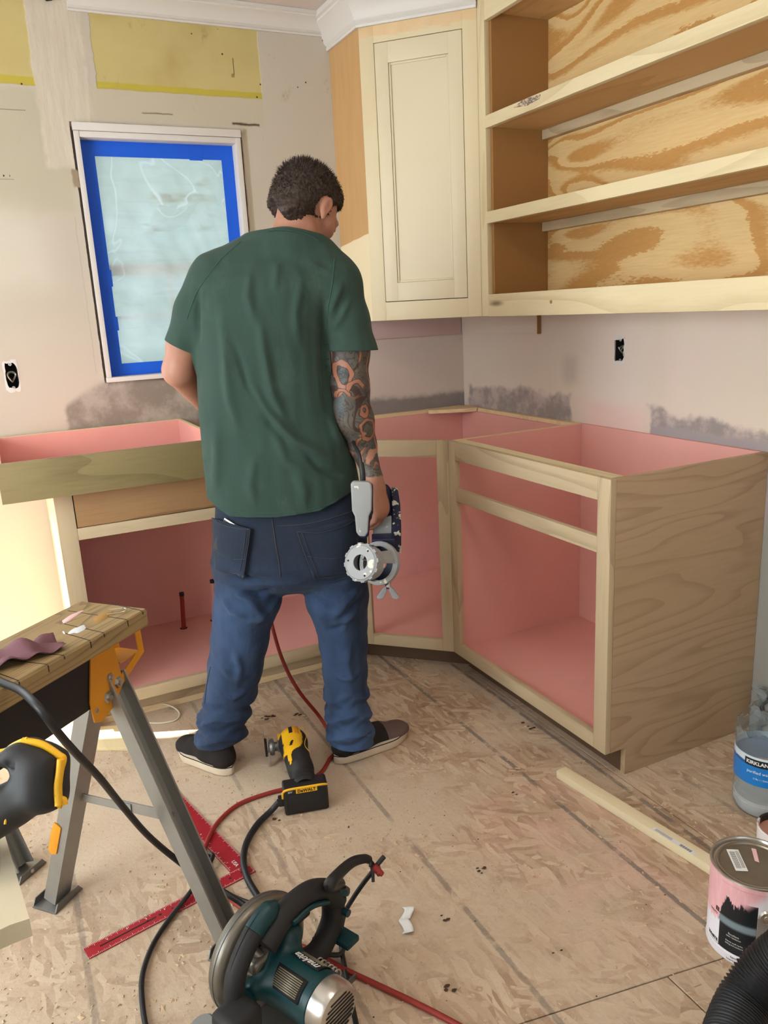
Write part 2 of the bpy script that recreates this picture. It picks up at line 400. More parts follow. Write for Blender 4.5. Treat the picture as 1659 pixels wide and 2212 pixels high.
    top = n.mth('MULTIPLY', n.smooth(x, -0.75, -0.6), n.smooth(z, 1.196, 1.20)); base = n.mix(n.mth('MULTIPLY', top, n.smooth(z, 1.30, 1.29)), base, srgb(196, 170, 164))
    n.color(base)
    n.bump(n.mth('ADD', n.mth('MULTIPLY', jc, n.noise(n.mapv(v, (20, 1, 4)), 2.0, 4.0)), n.mth('MULTIPLY', ym, -0.6)), 0.6, 0.004)
    n.bump(fine, 0.1, 0.001)
    return n.m
def wall_right_mat():
    n = NT('patched_plaster_right', 0.75, 0, 0.25); v = n.pos(); X = n.xyz(v); y, z = X[1], X[2]
    j = lambda a, s_, d=3.0: n.mth('MULTIPLY', n.mth('SUBTRACT', n.noise(v, s_, d, 0.7), 0.5), a)
    mid = n.noise(v, 6.0, 4.0)
    base = n.mix(n.noise(v, 1.6, 3.0), srgb(218, 202, 184), srgb(206, 190, 174))
    base = n.mix(n.smooth(n.noise(v, 2.6, 3.0), 0.45, 0.65), base, srgb(214, 194, 180))
    # vertical paler run below the outlet with a pink foot
    run = n.box(y, z, -1.14, -0.84, 0.2, 1.3, 0.09, j(0.14, 3)); base = n.mix(n.mth('MULTIPLY', run, 0.5), base, srgb(226, 212, 204))
    low = n.mth('MULTIPLY', run, n.smooth(n.mth('ADD', z, j(0.1, 5)), 0.99, 0.93)); base = n.mix(n.mth('MULTIPLY', low, 0.5), base, srgb(226, 182, 176))
    # grey trowelled compound either side
    a = n.box(y, z, -0.78, -0.04, 0.2, 0.975, 0.012, j(0.13, 5, 3)); b = n.box(y, z, -2.6, -1.17, 0.2, 0.965, 0.012, j(0.13, 5, 3))
    slope = n.smooth(n.mth('ADD', n.mth('ADD', z, j(0.12, 6, 5)), n.mth('MULTIPLY', n.mth('ADD', y, 1.17), -0.17)), 1.015, 0.985)
    b = n.mth('MULTIPLY', b, slope)
    g = n.mth('MAXIMUM', a, b)
    gcol = n.mix(n.smooth(n.noise(v, 7.0, 5.0, 0.7), 0.4, 0.62), srgb(140, 130, 128), srgb(184, 166, 160))
    base = n.mix(n.mth('MULTIPLY', g, 0.92), base, gcol)
    ft = n.mth('MULTIPLY', b, n.smooth(n.mth('ADD', z, j(0.03, 8)), 0.915, 0.895)); base = n.mix(ft, base, srgb(158, 148, 148))
    dr = n.smooth(z, 0.70, 0.66); base = n.mix(dr, base, srgb(150, 146, 140))
    bl = n.box(y, z, -0.80, -0.72, 1.02, 1.12, 0.03, j(0.03, 8)); base = n.mix(n.mth('MULTIPLY', bl, 0.35), base, srgb(150, 140, 136))
    n.color(base); n.bump(n.noise(v, 50.0, 3.0), 0.1, 0.001); return n.m
M['wall_back'] = wall_back_mat(); M['wall_right'] = wall_right_mat()
M['wall_plain'] = plain('plain_plaster', srgb(214, 204, 190), 0.8, 0, 0.2, 0.03, 3.0)
M['ceiling'] = plain('ceiling_paint', srgb(214, 202, 194), 0.8, 0, 0.2, 0.03, 3.0, 0.05)

def osb():
    n = NT('osb_with_sawdust', 0.85, 0, 0.15); v = n.pos(); X = n.xyz(v); x, y = X[0], X[1]
    # strands: several layers of voronoi cells stretched in different directions
    wob = n.noise(v, 6.0, 2.0, col=True)
    vv = n.node('ShaderNodeVectorMath', operation='ADD'); n.put(vv.inputs[0], v)
    sc_ = n.node('ShaderNodeVectorMath', operation='SCALE'); n.put(sc_.inputs[0], wob); sc_.inputs['Scale'].default_value = 0.05
    n.t.links.new(sc_.outputs[0], vv.inputs[1]); vw = vv.outputs[0]
    cols = []; edges = []
    for (rot, s1, s2) in ((0.5, 17, 72), (-1.0, 15, 64), (1.5, 18, 80)):
        mp = n.mapv(n.mapv(vw, (1, 1, 1), (0, 0, rot)), (s1, s2, 1))
        cols.append(n.vor(mp, 1.0, out='Color')); edges.append(n.vor(mp, 1.0, feat='DISTANCE_TO_EDGE'))
    lay = n.noise(v, 11.0, 2.0)
    s1 = n.xyz(cols[0])[0]; s2 = n.xyz(cols[1])[0]; s3 = n.xyz(cols[2])[0]
    pick = n.mix(n.smooth(lay, 0.44, 0.47), n.mix(n.smooth(lay, 0.53, 0.56), cols[0], cols[1]), cols[2])
    tone = n.xyz(pick)[0]
    strand = n.ramp(tone, [(0.0, srgb(156, 130, 106)), (0.35, srgb(178, 152, 126)), (0.7, srgb(192, 168, 142)), (1.0, srgb(206, 186, 160))])
    strand = n.mix(n.mth('MULTIPLY', n.smooth(n.xyz(pick)[1], 0.7, 1.0), 0.4), strand, srgb(146, 108, 84))
    ed = n.mth('MINIMUM', edges[0], n.mth('MINIMUM', edges[1], edges[2]))
    strand = n.mix(n.mth('MULTIPLY', n.smooth(ed, 0.03, 0.0), 0.15), strand, srgb(126, 98, 74))
    # sawdust veil, thicker in the middle of the room
    dustn = n.noise(v, 2.2, 6.0, 0.62); fl = n.noise(v, 90.0, 3.0, 0.7)
    dust = n.mth('ADD', n.smooth(dustn, 0.40, 0.62), n.mth('MULTIPLY', n.mth('SUBTRACT', fl, 0.5), 0.9), clamp=True)
    left = n.smooth(x, -0.95, -1.45); dust = n.mth('MULTIPLY', n.mth('ADD', n.mth('MULTIPLY', dust, 0.86), n.mth('MULTIPLY', left, 0.30)), 1.0, clamp=True)
    c = n.mix(dust, strand, n.mix(n.noise(v, 120.0, 3.0, 0.7), srgb(206, 187, 164), srgb(182, 162, 138)))
    # brown dirt
    dirt = n.smooth(n.noise(v, 3.1, 6.0, 0.72), 0.60, 0.78); c = n.mix(n.mth('MULTIPLY', dirt, 0.55), c, srgb(138, 108, 78))
    # pink overspray
    ps = n.mth('MULTIPLY', n.box(x, y, -1.0, -0.66, -2.1, -1.55, 0.15), n.smooth(n.noise(v, 5.0, 3.0), 0.4, 0.6)); c = n.mix(n.mth('MULTIPLY', ps, 0.3), c, srgb(222, 170, 160))
    # printed fastener lines running along y
    lines = None
    for xl, st in ((-0.38, 0.5), (-0.555, 0.95), (-0.757, 1.0), (-1.185, 0.75), (-1.70, 0.6), (-1.975, 0.6), (-1.50, 0.5)):
        d = n.mth('ABSOLUTE', n.mth('SUBTRACT', n.mth('ADD', x, n.mth('MULTIPLY', n.mth('SUBTRACT', n.noise(v, 45.0, 4.0, 0.8), 0.5), 0.010)), xl))
        l_ = n.mth('MULTIPLY', n.smooth(d, 0.0085, 0.0045), st); lines = l_ if lines is None else n.mth('MAXIMUM', lines, l_)
    brk = n.smooth(n.noise(v, 7.0, 5.0, 0.7), 0.36, 0.52)
    c = n.mix(n.mth('MULTIPLY', n.mth('MULTIPLY', lines, brk), 0.72), c, srgb(104, 98, 92))
    # specks
    sp = n.smooth(n.vor(v, 26.0), 0.06, 0.04); c = n.mix(n.mth('MULTIPLY', sp, n.smooth(n.noise(v, 4.0), 0.5, 0.55)), c, srgb(70, 50, 34))
    n.color(c)
    n.bump(n.mth('ADD', n.mth('MULTIPLY', tone, 0.5), n.mth('MULTIPLY', fl, 0.7)), 0.55, 0.0022)
    n.bump(n.noise(v, 35.0, 5.0, 0.7), 0.35, 0.003)
    return n.m
M['osb'] = osb()

M['toe_shade'] = plain('shaded_toe_board', srgb(92, 68, 48), 0.8)  # tone darkened so the colour carries the shade under the cabinet
M['black_void'] = plain('black_void', (0.008, 0.007, 0.007), 0.8)
M['tape'] = plain('blue_masking_tape', srgb(24, 92, 214), 0.55, 0, 0.3, 0.08, 14.0, 0.05)
M['steel'] = plain('galvanized_steel', srgb(150, 148, 142), 0.42, 0.55, 0.5, 0.12, 25.0)
M['steel_dark'] = plain('dull_steel', srgb(120, 118, 114), 0.45, 0.7, 0.5, 0.15, 25.0)
M['chrome'] = plain('bright_zinc', srgb(190, 186, 178), 0.28, 0.9, 0.5, 0.08, 30.0)
M['black_beam'] = plain('black_painted_steel', (0.012, 0.011, 0.011), 0.5, 0, 0.4)
M['orange'] = plain('orange_powder_coat', srgb(208, 138, 30), 0.45, 0, 0.4, 0.05)
M['rubber'] = plain('black_rubber', (0.014, 0.014, 0.015), 0.48, 0, 0.4)
M['rubber_grey'] = plain('dusty_black_rubber', srgb(36, 35, 35), 0.6, 0, 0.35, 0.15, 20.0)
M['yellow'] = plain('yellow_plastic', srgb(232, 176, 26), 0.42, 0, 0.45, 0.07, 30.0)
M['air_red'] = plain('red_hose', srgb(142, 42, 34), 0.5, 0, 0.4, 0.12, 10.0)
M['anod_red'] = plain('red_anodized', srgb(168, 34, 46), 0.45, 0.3, 0.5, 0.1, 20.0)
M['teal'] = plain('teal_plastic', srgb(5, 52, 56), 0.42, 0, 0.45, 0.10, 16.0)
M['guard'] = plain('cast_magnesium', srgb(122, 116, 104), 0.4, 0.7, 0.5, 0.12, 14.0, 0.05)
M['ink_white'] = plain('white_ink', srgb(225, 225, 222), 0.6, 0, 0.3, 0.02)
M['ink_black'] = plain('black_ink', (0.012, 0.012, 0.012), 0.6, 0, 0.3, 0.02)
M['grey_plastic'] = plain('grey_plastic', srgb(142, 144, 144), 0.4, 0, 0.45, 0.05, 25.0)
M['navy'] = plain('navy_plastic', srgb(24, 28, 60), 0.45, 0, 0.4, 0.1)
M['gold_label'] = plain('silver_label', srgb(150, 140, 116), 0.45, 0.4, 0.4, 0.2, 90.0)
M['glue'] = plain('dried_paint', srgb(214, 206, 180), 0.5, 0, 0.4, 0.05)

# ------------------------------------------------------------------ the room
D, E_, L1, Du, Eu, ZU, ZT, HB, ZB = 0.585, 0.8276, 1.6418, 0.2746, 0.5824, 1.284, 2.325, 0.877, 0.086
CZ = 2.43
def wall_bm(u0, u1, z0, z1, holes):
    """cells of a wall in (u, z); holes are (u0,u1,z0,z1)"""
    us = sorted({u0, u1, *[h[0] for h in holes], *[h[1] for h in holes]}); zs = sorted({z0, z1, *[h[2] for h in holes], *[h[3] for h in holes]})
    for i in range(len(us)-1):
        for k in range(len(zs)-1):
            cu, cz = (us[i]+us[i+1])/2, (zs[k]+zs[k+1])/2
            if not any(h[0] < cu < h[1] and h[2] < cz < h[3] for h in holes): yield us[i], us[i+1], zs[k], zs[k+1]
WX0, WX1, WZ0, WZ1 = -1.566, -0.988, 1.127, 1.985
OB = (-1.919, -1.876, 1.113, 1.211); OR = (-1.047, -0.997, 1.108, 1.192)
bm = bmesh.new()
for a, b, c, d in wall_bm(-3.82, 0.12, 0, CZ, [(WX0, WX1, WZ0, WZ1), OB, (-3.52, -2.2, 0, 2.05)]): box_bm(a, b, 0, 0.12, c, d, bm=bm)
bmesh.ops.remove_doubles(bm, verts=bm.verts, dist=1e-5)
fin(bm, 'wall_back', M['wall_back'], kind='structure')
bm = bmesh.new()
for a, b, c, d in wall_bm(-5.1, 0.0, 0, CZ, [OR]): box_bm(0, 0.12, a, b, c, d, bm=bm)
bmesh.ops.remove_doubles(bm, verts=bm.verts, dist=1e-5)
fin(bm, 'wall_right', M['wall_right'], kind='structure')
bm = bmesh.new()
for a, b, c, d in wall_bm(-5.1, 0.0, 0, CZ, [(-2.95, -1.05, 0.45, 2.05)]): box_bm(-3.82, -3.7, a, b, c, d, bm=bm)
fin(bm, 'wall_left', M['wall_plain'], kind='structure')
win2 = empty('window_2', (-3.75, -2.0, 1.2)); win2['kind'] = 'structure'
WIN2 = (-3.76, -3.755, -2.95, -1.05, 0.45, 2.05)
bm = bmesh.new()
for a, b, c, d in wall_bm(-3.82, 0.12, 0, CZ, [(-2.85, -0.95, 0.65, 2.35)]): box_bm(a, b, -5.22, -5.1, c, d, bm=bm)
fin(bm, 'wall_front', M['wall_plain'], kind='structure')
box('ceiling', -3.82, 0.12, -5.22, 0.12, CZ, CZ+0.08, M['ceiling'], kind='structure')
floor = box('floor', -3.82, 0.12, -5.22, 0.12, -0.10, -0.017, M['osb'], kind='structure')
def slab(pts): fin(bevel_all(prism_bm(pts, -0.0168, 0.0), 0.0012, 1), 'osb_panel', M['osb'], floor)
ys = lambda x: -2.212-0.167*(x+0.96)          # the seam across the room
g = 0.0015
slab([(-3.7, 0.0), (-0.53-g, 0.0), (-0.53-g, ys(-0.53)+g), (-3.7, ys(-3.7)+g)])
slab([(-0.53+g, 0.0), (0.0, 0.0), (0.0, ys(0)+g), (-0.53+g, ys(-0.53)+g)])
slab([(-3.7, ys(-3.7)-g), (-0.93-g, ys(-0.93)-g), (-0.93-g, -5.1), (-3.7, -5.1)])
slab([(-0.93+g, ys(-0.93)-g), (0.0, ys(0)-g), (0.0, -5.1), (-0.93+g, -5.1)])

# crown mouldings
def crown(name, path, z0, ztop, outw, mat):
    P = [Vector((p[0], p[1])) for p in path]; H = ztop-z0
    prof = [(0, 0), (0.012, 0), (0.016, 0.06), (0.012, 0.13), (0.02, 0.17), (0.026, 0.22), (0.03, 0.34), (0.045, 0.52), (0.066, 0.68), (0.080, 0.74), (0.082, 0.80), (0.094, 0.84), (0.094, 1.0), (0, 1.0)]
    bm = bmesh.new(); rings = []
    for i, p in enumerate(P):
        ns = []
        for a, b in ((i-1, i), (i, i+1)):
            if 0 <= a and b < len(P):
                t = (P[b]-P[a]).normalized(); ns.append(Vector((t.y, -t.x)))
        nn = sum(ns, Vector((0, 0))).normalized(); k = 1.0/max(0.3, nn.dot(ns[0]))
        rings.append([bm.verts.new((p.x+nn.x*u*outw/0.094*k, p.y+nn.y*u*outw/0.094*k, z0+w_*H)) for u, w_ in prof])
    for i in range(len(P)-1):
        for k in range(len(prof)-1): bm.faces.new((rings[i][k], rings[i+1][k], rings[i+1][k+1], rings[i][k+1]))
    bm.faces.new(rings[0]); bm.faces.new(rings[-1][::-1])
    bmesh.ops.recalc_face_normals(bm, faces=bm.faces)
    return fin(bm, name, mat, kind='structure', auto=28)
crown('trim_1', [(-1.541, -0.0005), (-0.60, -0.0005)], 2.362, CZ-0.001, 0.075, M['white_paint'])
crown('trim_2', [(-Eu-0.0008, -0.0008), (-Eu-0.0008, -Du-0.0003), (-Du-0.0003, -Eu-0.0008), (-Du-0.02, -Eu-0.0008)][:3], 2.315, CZ-0.001, 0.072, M['white_paint'])
# torn lath and dark gap where the old moulding was pulled off
t = box('trim_3', -1.80, -1.56, -0.012, -0.0005, 2.392, CZ-0.001, M['birch_brown'], kind='structure')
box('trim_4', -3.2, -1.805, -0.010, -0.0005, 2.394, CZ-0.001, M['birch_brown'], kind='structure')
bm = bmesh.new(); bmesh.ops.create_circle(bm, cap_ends=True, segments=9, radius=0.5)
for v in bm.verts: v.co = Vector((-1.60+v.co.x*0.035*random.uniform(.7, 1.2), -0.0135, 2.392+v.co.y*0.022*random.uniform(.7, 1.2)))
r = bmesh.ops.extrude_face_region(bm, geom=bm.faces[:]); bmesh.ops.translate(bm, vec=(0, 0.006, 0), verts=[v for v in r['geom'] if isinstance(v, bmesh.types.BMVert)])
bmesh.ops.recalc_face_normals(bm, faces=bm.faces); fin(bm, 'hole', M['black_void'], t)

# ------------------------------------------------------------------ window
win = empty('window_1', (-1.28, 0, 1.13)); win['kind'] = 'structure'
jt = 0.018
def wpart(n, *a, mat=None, bev=0.0015): return box(n, *a, mat or M['white_paint'], win, bev)
wpart('window_jamb', WX0-0.010, WX0+0.008, -0.014, 0.11, WZ0, WZ1); wpart('window_jamb', WX1-0.008, WX1+0.012, -0.014, 0.11, WZ0, WZ1)
wpart('window_jamb', WX0+0.008, WX1-0.008, -0.012, 0.11, WZ1-0.020, WZ1)
wpart('casing_board', WX0-0.012, WX1+0.014, -0.018, -0.001, WZ1+0.001, WZ1+0.027)
wpart('window_sill', WX0-0.012, WX1+0.012, -0.022, 0.10, WZ0-0.014, WZ0+0.003)
# sash behind the film
sx0, sx1, sz0, sz1 = WX0+0.008, WX1-0.008, WZ0+0.003, WZ1-0.020
for a in ((sx0, sx0+0.03, sz0, sz1), (sx1-0.03, sx1, sz0, sz1), (sx0+0.03, sx1-0.03, sz0, sz0+0.035), (sx0+0.03, sx1-0.03, sz1-0.03, sz1), (sx0+0.03, sx1-0.03, 1.50, 1.54)):
    box('sash_rail', a[0], a[1], 0.070, 0.10, a[2], a[3], M['white_paint'], win, 0.002)
box('muntin', -1.29, -1.275, 0.078, 0.095, sz0+0.036, 1.4995, M['white_paint'], win); box('muntin', sx0+0.031, sx1-0.031, 0.078, 0.0775+0.016, 1.34, 1.352, M['white_paint'], win)
def film_mat():
    n = NT('plastic_film', 0.22, 0, 0.5); v = n.pos(); X = n.xyz(v)
    wr = n.noise(n.mapv(v, (1.6, 1, 1.0), (0, 0.7, 0)), 1.8, 3.0, 0.5, 0.8)
    big = n.noise(n.mapv(v, (1, 1, 2)), 3.5, 4.0, 0.6, 0.6)
    c = n.mix(n.smooth(big, 0.30, 0.70), srgb(216, 230, 226), srgb(240, 250, 252))
    up = n.smooth(X[2], 1.62, 1.80); c = n.mix(n.mth('MULTIPLY', up, 0.35), c, srgb(206, 206, 190))
    br = n.mth('MULTIPLY', n.box(X[0], X[2], -1.42, -1.10, 1.64, 1.86, 0.05), n.smooth(n.noise(n.mapv(v, (2, 1, 6), (0, 0.55, 0)), 2.0, 3.0), 0.50, 0.66)); c = n.mix(n.mth('MULTIPLY', br, 0.55), c, srgb(176, 140, 92))
    ha = n.mth('MULTIPLY', n.smooth(n.noise(n.mapv(v, (1, 1, 14)), 2.2, 2.0), 0.55, 0.6), 0.08); c = n.mix(ha, c, srgb(150, 172, 166))
    cre = n.smooth(n.mth('ABSOLUTE', n.mth('SUBTRACT', wr, 0.5)), 0.010, 0.0); c = n.mix(n.mth('MULTIPLY', cre, 0.8), c, srgb(250, 255, 255))
    n.color(c); n.bump(wr, 0.5, 0.02)
    tr = n.node('ShaderNodeBsdfTranslucent'); n.put(tr.inputs['Color'], c)
    tp = n.node('ShaderNodeBsdfTransparent'); m1 = n.node('ShaderNodeMixShader'); m2 = n.node('ShaderNodeMixShader')
    m1.inputs[0].default_value = 0.72; n.t.links.new(n.b.outputs[0], m1.inputs[1]); n.t.links.new(tr.outputs[0], m1.inputs[2])
    m2.inputs[0].default_value = 0.34; n.t.links.new(m1.outputs[0], m2.inputs[1]); n.t.links.new(tp.outputs[0], m2.inputs[2])
    n.t.links.new(m2.outputs[0], n.t.nodes['Material Output'].inputs[0]); return n.m
M['film'] = film_mat()
n_ = NT('sun_block_film', 0.4); t_ = n_.node('ShaderNodeBsdfTranslucent'); t_.inputs['Color'].default_value = (0.8, 0.85, 0.88, 1); n_.t.links.new(t_.outputs[0], n_.t.nodes['Material Output'].inputs[0]); box('plastic_film', *WIN2, n_.m, win2)  # unseen sheet added over the side opening to stop the sun there
g_ = NT('window_glass', 0.02); g_.b.inputs['Transmission Weight'].default_value = 1.0; g_.b.inputs['IOR'].default_value = 1.0; g_.color(srgb(235, 245, 245)); M['glass'] = g_.m
for z0_, z1_ in ((sz0+0.035, 1.50), (1.54, sz1-0.03)):
    box('pane', sx0+0.03, sx1-0.03, 0.084, 0.087, z0_, z1_, M['glass'], win)
# film: a wrinkled sheet with its own thickness
bm = bmesh.new(); nx, nz = 56, 84; gv = {}
fx0, fx1, fz0, fz1 = sx0+0.018, sx1-0.018, sz0+0.015, sz1-0.012
for i in range(nx+1):
    for k in range(nz+1):
        u_, w_ = i/nx, k/nz; e = min(u_, 1-u_, w_, 1-w_)*8; e = min(1, e)
        wv = 0.006*math.sin(9*u_+14*w_)+0.005*math.sin(21*u_-9*w_+1)+0.004*math.sin(33*w_+5*u_*u_*8)+0.0006*random.uniform(-1, 1)
        gv[i, k] = bm.verts.new((fx0+(fx1-fx0)*u_, 0.056-0.010*e+wv*e, fz0+(fz1-fz0)*w_))
for i in range(nx):
    for k in range(nz): bm.faces.new((gv[i, k], gv[i+1, k], gv[i+1, k+1], gv[i, k+1]))
fo = fin(bm, 'plastic_film', M['film'], win, smooth=True)
# a loose torn flap of film
def flap(cx, cz, pts, y):
    bm = bmesh.new(); vs = [bm.verts.new((cx+a, y-0.004-abs(a)*0.12, cz+b)) for a, b in pts]; c_ = bm.verts.new((cx, y-0.012, cz))
    for i in range(len(vs)): bm.faces.new((c_, vs[i], vs[(i+1) % len(vs)]))
    return fin(bm, 'film_flap', M['film'], win, smooth=False)
flap(-1.27, 1.70, [(-.07, -.045), (0, -.05), (.06, -.02), (.12, .06), (.05, .03), (-.03, .05), (-.07, .0)], 0.036)
# blue tape round the film
tape = lambda *a: box('masking_tape', *a, M['tape'], win)
ty0, ty1 = 0.040, 0.0415
tape(sx0, sx1, ty0, ty1, sz1-0.052, sz1); tape(sx0, sx0+0.050, ty0-0.0012, ty1-0.0012, sz0, sz1-0.0525)
tape(sx1-0.047, sx1, ty0-0.0012, ty1-0.0012, sz0+0.05, sz1-0.0525); tape(sx0+0.0505, sx1, ty0, ty1, sz0, sz0+0.046)
tape(sx0+0.0008, sx0+0.0018, 0.004, ty0-0.002, sz0+0.001, 1.90)
tape(sx0+0.02, sx0+0.055, ty0-0.0030, ty0-0.0018, 1.46, 1.52); tape(sx0+0.02, sx0+0.056, ty0-0.0030, ty0-0.0018, 1.30, 1.35)
tape(sx1-0.17, sx1-0.12, ty0-0.0012, ty0-0.0002, sz1-0.056, sz1-0.004)
M['hedge'] = plain('weathered_siding', srgb(188, 198, 190), 0.8, 0, 0.2, 0.3, 1.5)
box('sun_block_board', -2.5, -0.8, 0.125, 0.80, 2.10, 2.14, M['wall_plain'], kind='structure')  # unseen board added to keep direct sun off the window film
# outside: pale neighbour wall with siding boards and hedge, seen dimly through the film
tag(box('neighbour_wall', -1.9, 1.5, 3.0, 3.15, -0.5, 2.9, M['hedge']), 'pale grey neighbouring house wall seen dimly through the filmed window', 'wall')

# door opening in the back wall (left of the frame): casing only
dr = empty('door_1', (-2.6, 0, 0)); dr['kind'] = 'structure'
box('door_casing', -2.2, -2.185, -0.012, 0.13, 0.0, 2.05, M['white_paint'], dr); box('door_casing', -3.535, -3.52, -0.012, 0.13, 0.0, 2.05, M['white_paint'], dr)
box('door_casing', -3.535, -2.185, -0.012, 0.13, 2.05, 2.066, M['white_paint'], dr)

# ceiling lamp behind the camera's view
lp = empty('ceiling_lamp', (-1.35, -2.3, CZ), 'round white ceiling lamp near the middle of the room', 'lamp')
lathe('lamp_base', [(0, 0), (0.16, 0), (0.16, -0.03), (0.15, -0.04), (0, -0.04)], M['white_paint'], lp, 24, Matrix.Translation((-1.35, -2.3, CZ-0.001)))
lm = NT('lamp_diffuser', 0.4); lm.b.inputs['Emission Color'].default_value = (1, 0.86, 0.68, 1); lm.b.inputs['Emission Strength'].default_value = 3.0
lathe('lamp_diffuser', [(0.145, -0.041), (0.13, -0.07), (0.07, -0.085), (0, -0.088)], lm.m, lp, 24, Matrix.Translation((-1.35, -2.3, CZ-0.001)))

# ------------------------------------------------------------------ junction boxes in the walls
def outlet(o, ax, ay, az, w_, h_, label):
    """o: centre on the wall face; ax along the wall, ay into the wall"""
    e = empty('junction_box', o, label, 'outlet box')
    F = lambda n, a, b, m, bev=0.0: frame_box(n, o, ax, ay, az, a, b, m, e, bev)
    hw, hh = w_/2-0.001, h_/2-0.001
    F('box_back', (-hw, 0.055, -hh), (hw, 0.057, hh), M['black_void'])
    F('box_side', (-hw, 0.004, -hh), (-hw+0.002, 0.055, hh), M['steel_dark']); F('box_side', (hw-0.002, 0.004, -hh), (hw, 0.055, hh), M['black_void'])
    F('box_side', (-hw+0.002, 0.004, -hh), (hw-0.002, 0.055, -hh+0.002), M['steel_dark']); F('box_side', (-hw+0.002, 0.004, hh-0.002), (hw-0.002, 0.055, hh), M['black_void'])
    for s in (-1, 1):
        Mx = frameM(o, ax, ay, az) @ Matrix.Translation((0, 0.004, s*(hh-0.006))) @ Matrix.Rotation(PI/2, 4, 'X')
        bm = lathe_bm([(0.0015, -0.001), (0.006, -0.001), (0.006, 0.001), (0.0015, 0.001)], 10); lfin(bm, 'mounting_ear', Mx, M['chrome'], e)
    for k in range(2):
        pts = []
        for i in range(30):
            a = i/29*2*PI*1.1+k*1.2; rr = 0.30*w_*(1-0.15*k)
            pts.append(Vector(o)+Vector(ax)*(rr*math.cos(a)*0.9+0.10*w_*math.sin(2*a))+Vector(ay)*(0.020+0.012*math.sin(a*1.5+k)+0.006*k)+Vector(az)*(rr*1.45*math.sin(a)-0.004))
        tube('cable', pts, 0.0021, M['steel'] if k else M['glue'], e, 6)
    # ragged rim of torn paper round the hole
    bm = bmesh.new(); N_ = 28; a_, b_ = [], []
    for i in range(N_):
        t_ = 2*PI*i/N_; cx_, cz_ = math.cos(t_), math.sin(t_); q = 1.0/max(abs(cx_), abs(cz_))
        p = (cx_*q*w_/2, cz_*q*h_/2); r1 = random.uniform(0.80, 0.99); r2 = random.uniform(1.06, 1.22)
        a_.append(bm.verts.new((p[0]*r1, -0.0012, p[1]*r1))); b_.append(bm.verts.new((p[0]*r2, -0.0005, p[1]*r2)))
    for i in range(N_): bm.faces.new((a_[i], a_[(i+1) % N_], b_[(i+1) % N_], b_[i]))
    lfin(bm, 'torn_rim', frameM(o, ax, ay, az), M['white_paint'], e)
outlet(((OB[0]+OB[1])/2, 0, (OB[2]+OB[3])/2), (1, 0, 0), (0, 1, 0), (0, 0, 1), OB[1]-OB[0], OB[3]-OB[2], 'open outlet box with coiled cables in the wall left of the window')
outlet((0, (OR[0]+OR[1])/2, (OR[2]+OR[3])/2), (0, 1, 0), (1, 0, 0), (0, 0, 1), OR[1]-OR[0], OR[3]-OR[2], 'ragged open outlet hole in the pink wall under the open shelves')

# ------------------------------------------------------------------ corner wall cabinet
S2 = 1/math.sqrt(2)
cab = empty('corner_wall_cabinet', (-0.43, -0.43, ZU), 'cream corner wall cabinet with one inset panelled door', 'cabinet')
DG = dict(o=(-Eu, -Du, 0), ax=(S2, -S2, 0), ay=(S2, S2, 0), az=(0, 0, 1)); LW = math.sqrt(2)*(Eu-Du)
def dbox(n, s0, s1, d0, d1, z0, z1, mat, parent, bev=0.0, base=DG): return frame_box(n, base['o'], base['ax'], base['ay'], base['az'], (s0, d0, z0), (s1, d1, z1), mat, parent, bev)
tp = 0.016
box('side_panel', -Eu, -Eu+tp, -Du+0.001, -0.001, ZU, 2.40, M['side_panel'], cab)
box('side_panel', -Du+0.001, -0.001, -Eu, -Eu+tp, ZU, 2.40, M['birch_brown'], cab)
bm = prism_bm([(-Eu+tp, -0.002), (-0.002, -0.002), (-0.002, -Eu+tp), (-Du, -Eu+tp), (-Eu+tp, -Du)], ZU+0.012, ZU+0.028); fin(bm, 'cabinet_bottom', M['cream'], cab)
fs = 0.0555
dbox('stile', 0.0, fs, 0.0, 0.018, ZU, 2.40, M['cream_frame'], cab, 0.0008); dbox('stile', LW-0.0525, LW, 0.0, 0.018, ZU, 2.40, M['cream_frame'], cab, 0.0008)
dbox('rail', fs, LW-0.0525, 0.0, 0.018, ZU, 1.353, M['cream_frame'], cab, 0.0008); dbox('rail', fs, LW-0.0525, 0.0, 0.018, 2.2595, 2.40, M['cream_frame'], cab, 0.0008)
dbox('gap_shade_sheet', fs-0.004, LW-0.048, 0.022, 0.026, 1.34, 2.27, M['black_void'], cab)  # black sheet standing in for the shade in the gaps round the door
d0, d1, dz0, dz1 = fs+0.002, LW-0.0545, 1.3555, 2.257
door = dbox('door', d0+0.048, d1-0.048, 0.0095, 0.017, dz0+0.066, dz1-0.066, M['cream'], cab)
def dpart(n, *a, bev=0.0008): 
    o = dbox(n, *a, M['cream'], cab, bev); mw = o.matrix_basis.copy(); o.parent = door; o.matrix_basis = door.matrix_basis.inverted() @ mw; return o
dpart('door_stile', d0, d0+0.050, 0.0, 0.018, dz0, dz1); dpart('door_stile', d1-0.050, d1, 0.0, 0.018, dz0, dz1)
dpart('door_rail', d0+0.050, d1-0.050, 0.0, 0.018, dz0, dz0+0.068); dpart('door_rail', d0+0.050, d1-0.050, 0.0, 0.018, dz1-0.068, dz1)
a_, b_, c_, e_ = d0+0.0503, d1-0.0503, dz0+0.0683, dz1-0.0683
for q in ((a_, a_+0.008, c_, e_), (b_-0.008, b_, c_, e_), (a_+0.008, b_-0.008, c_, c_+0.008), (a_+0.008, b_-0.008, e_-0.008, e_)): dpart('panel_bead', q[0], q[1], 0.004, 0.0094, q[2], q[3], bev=0.0025)
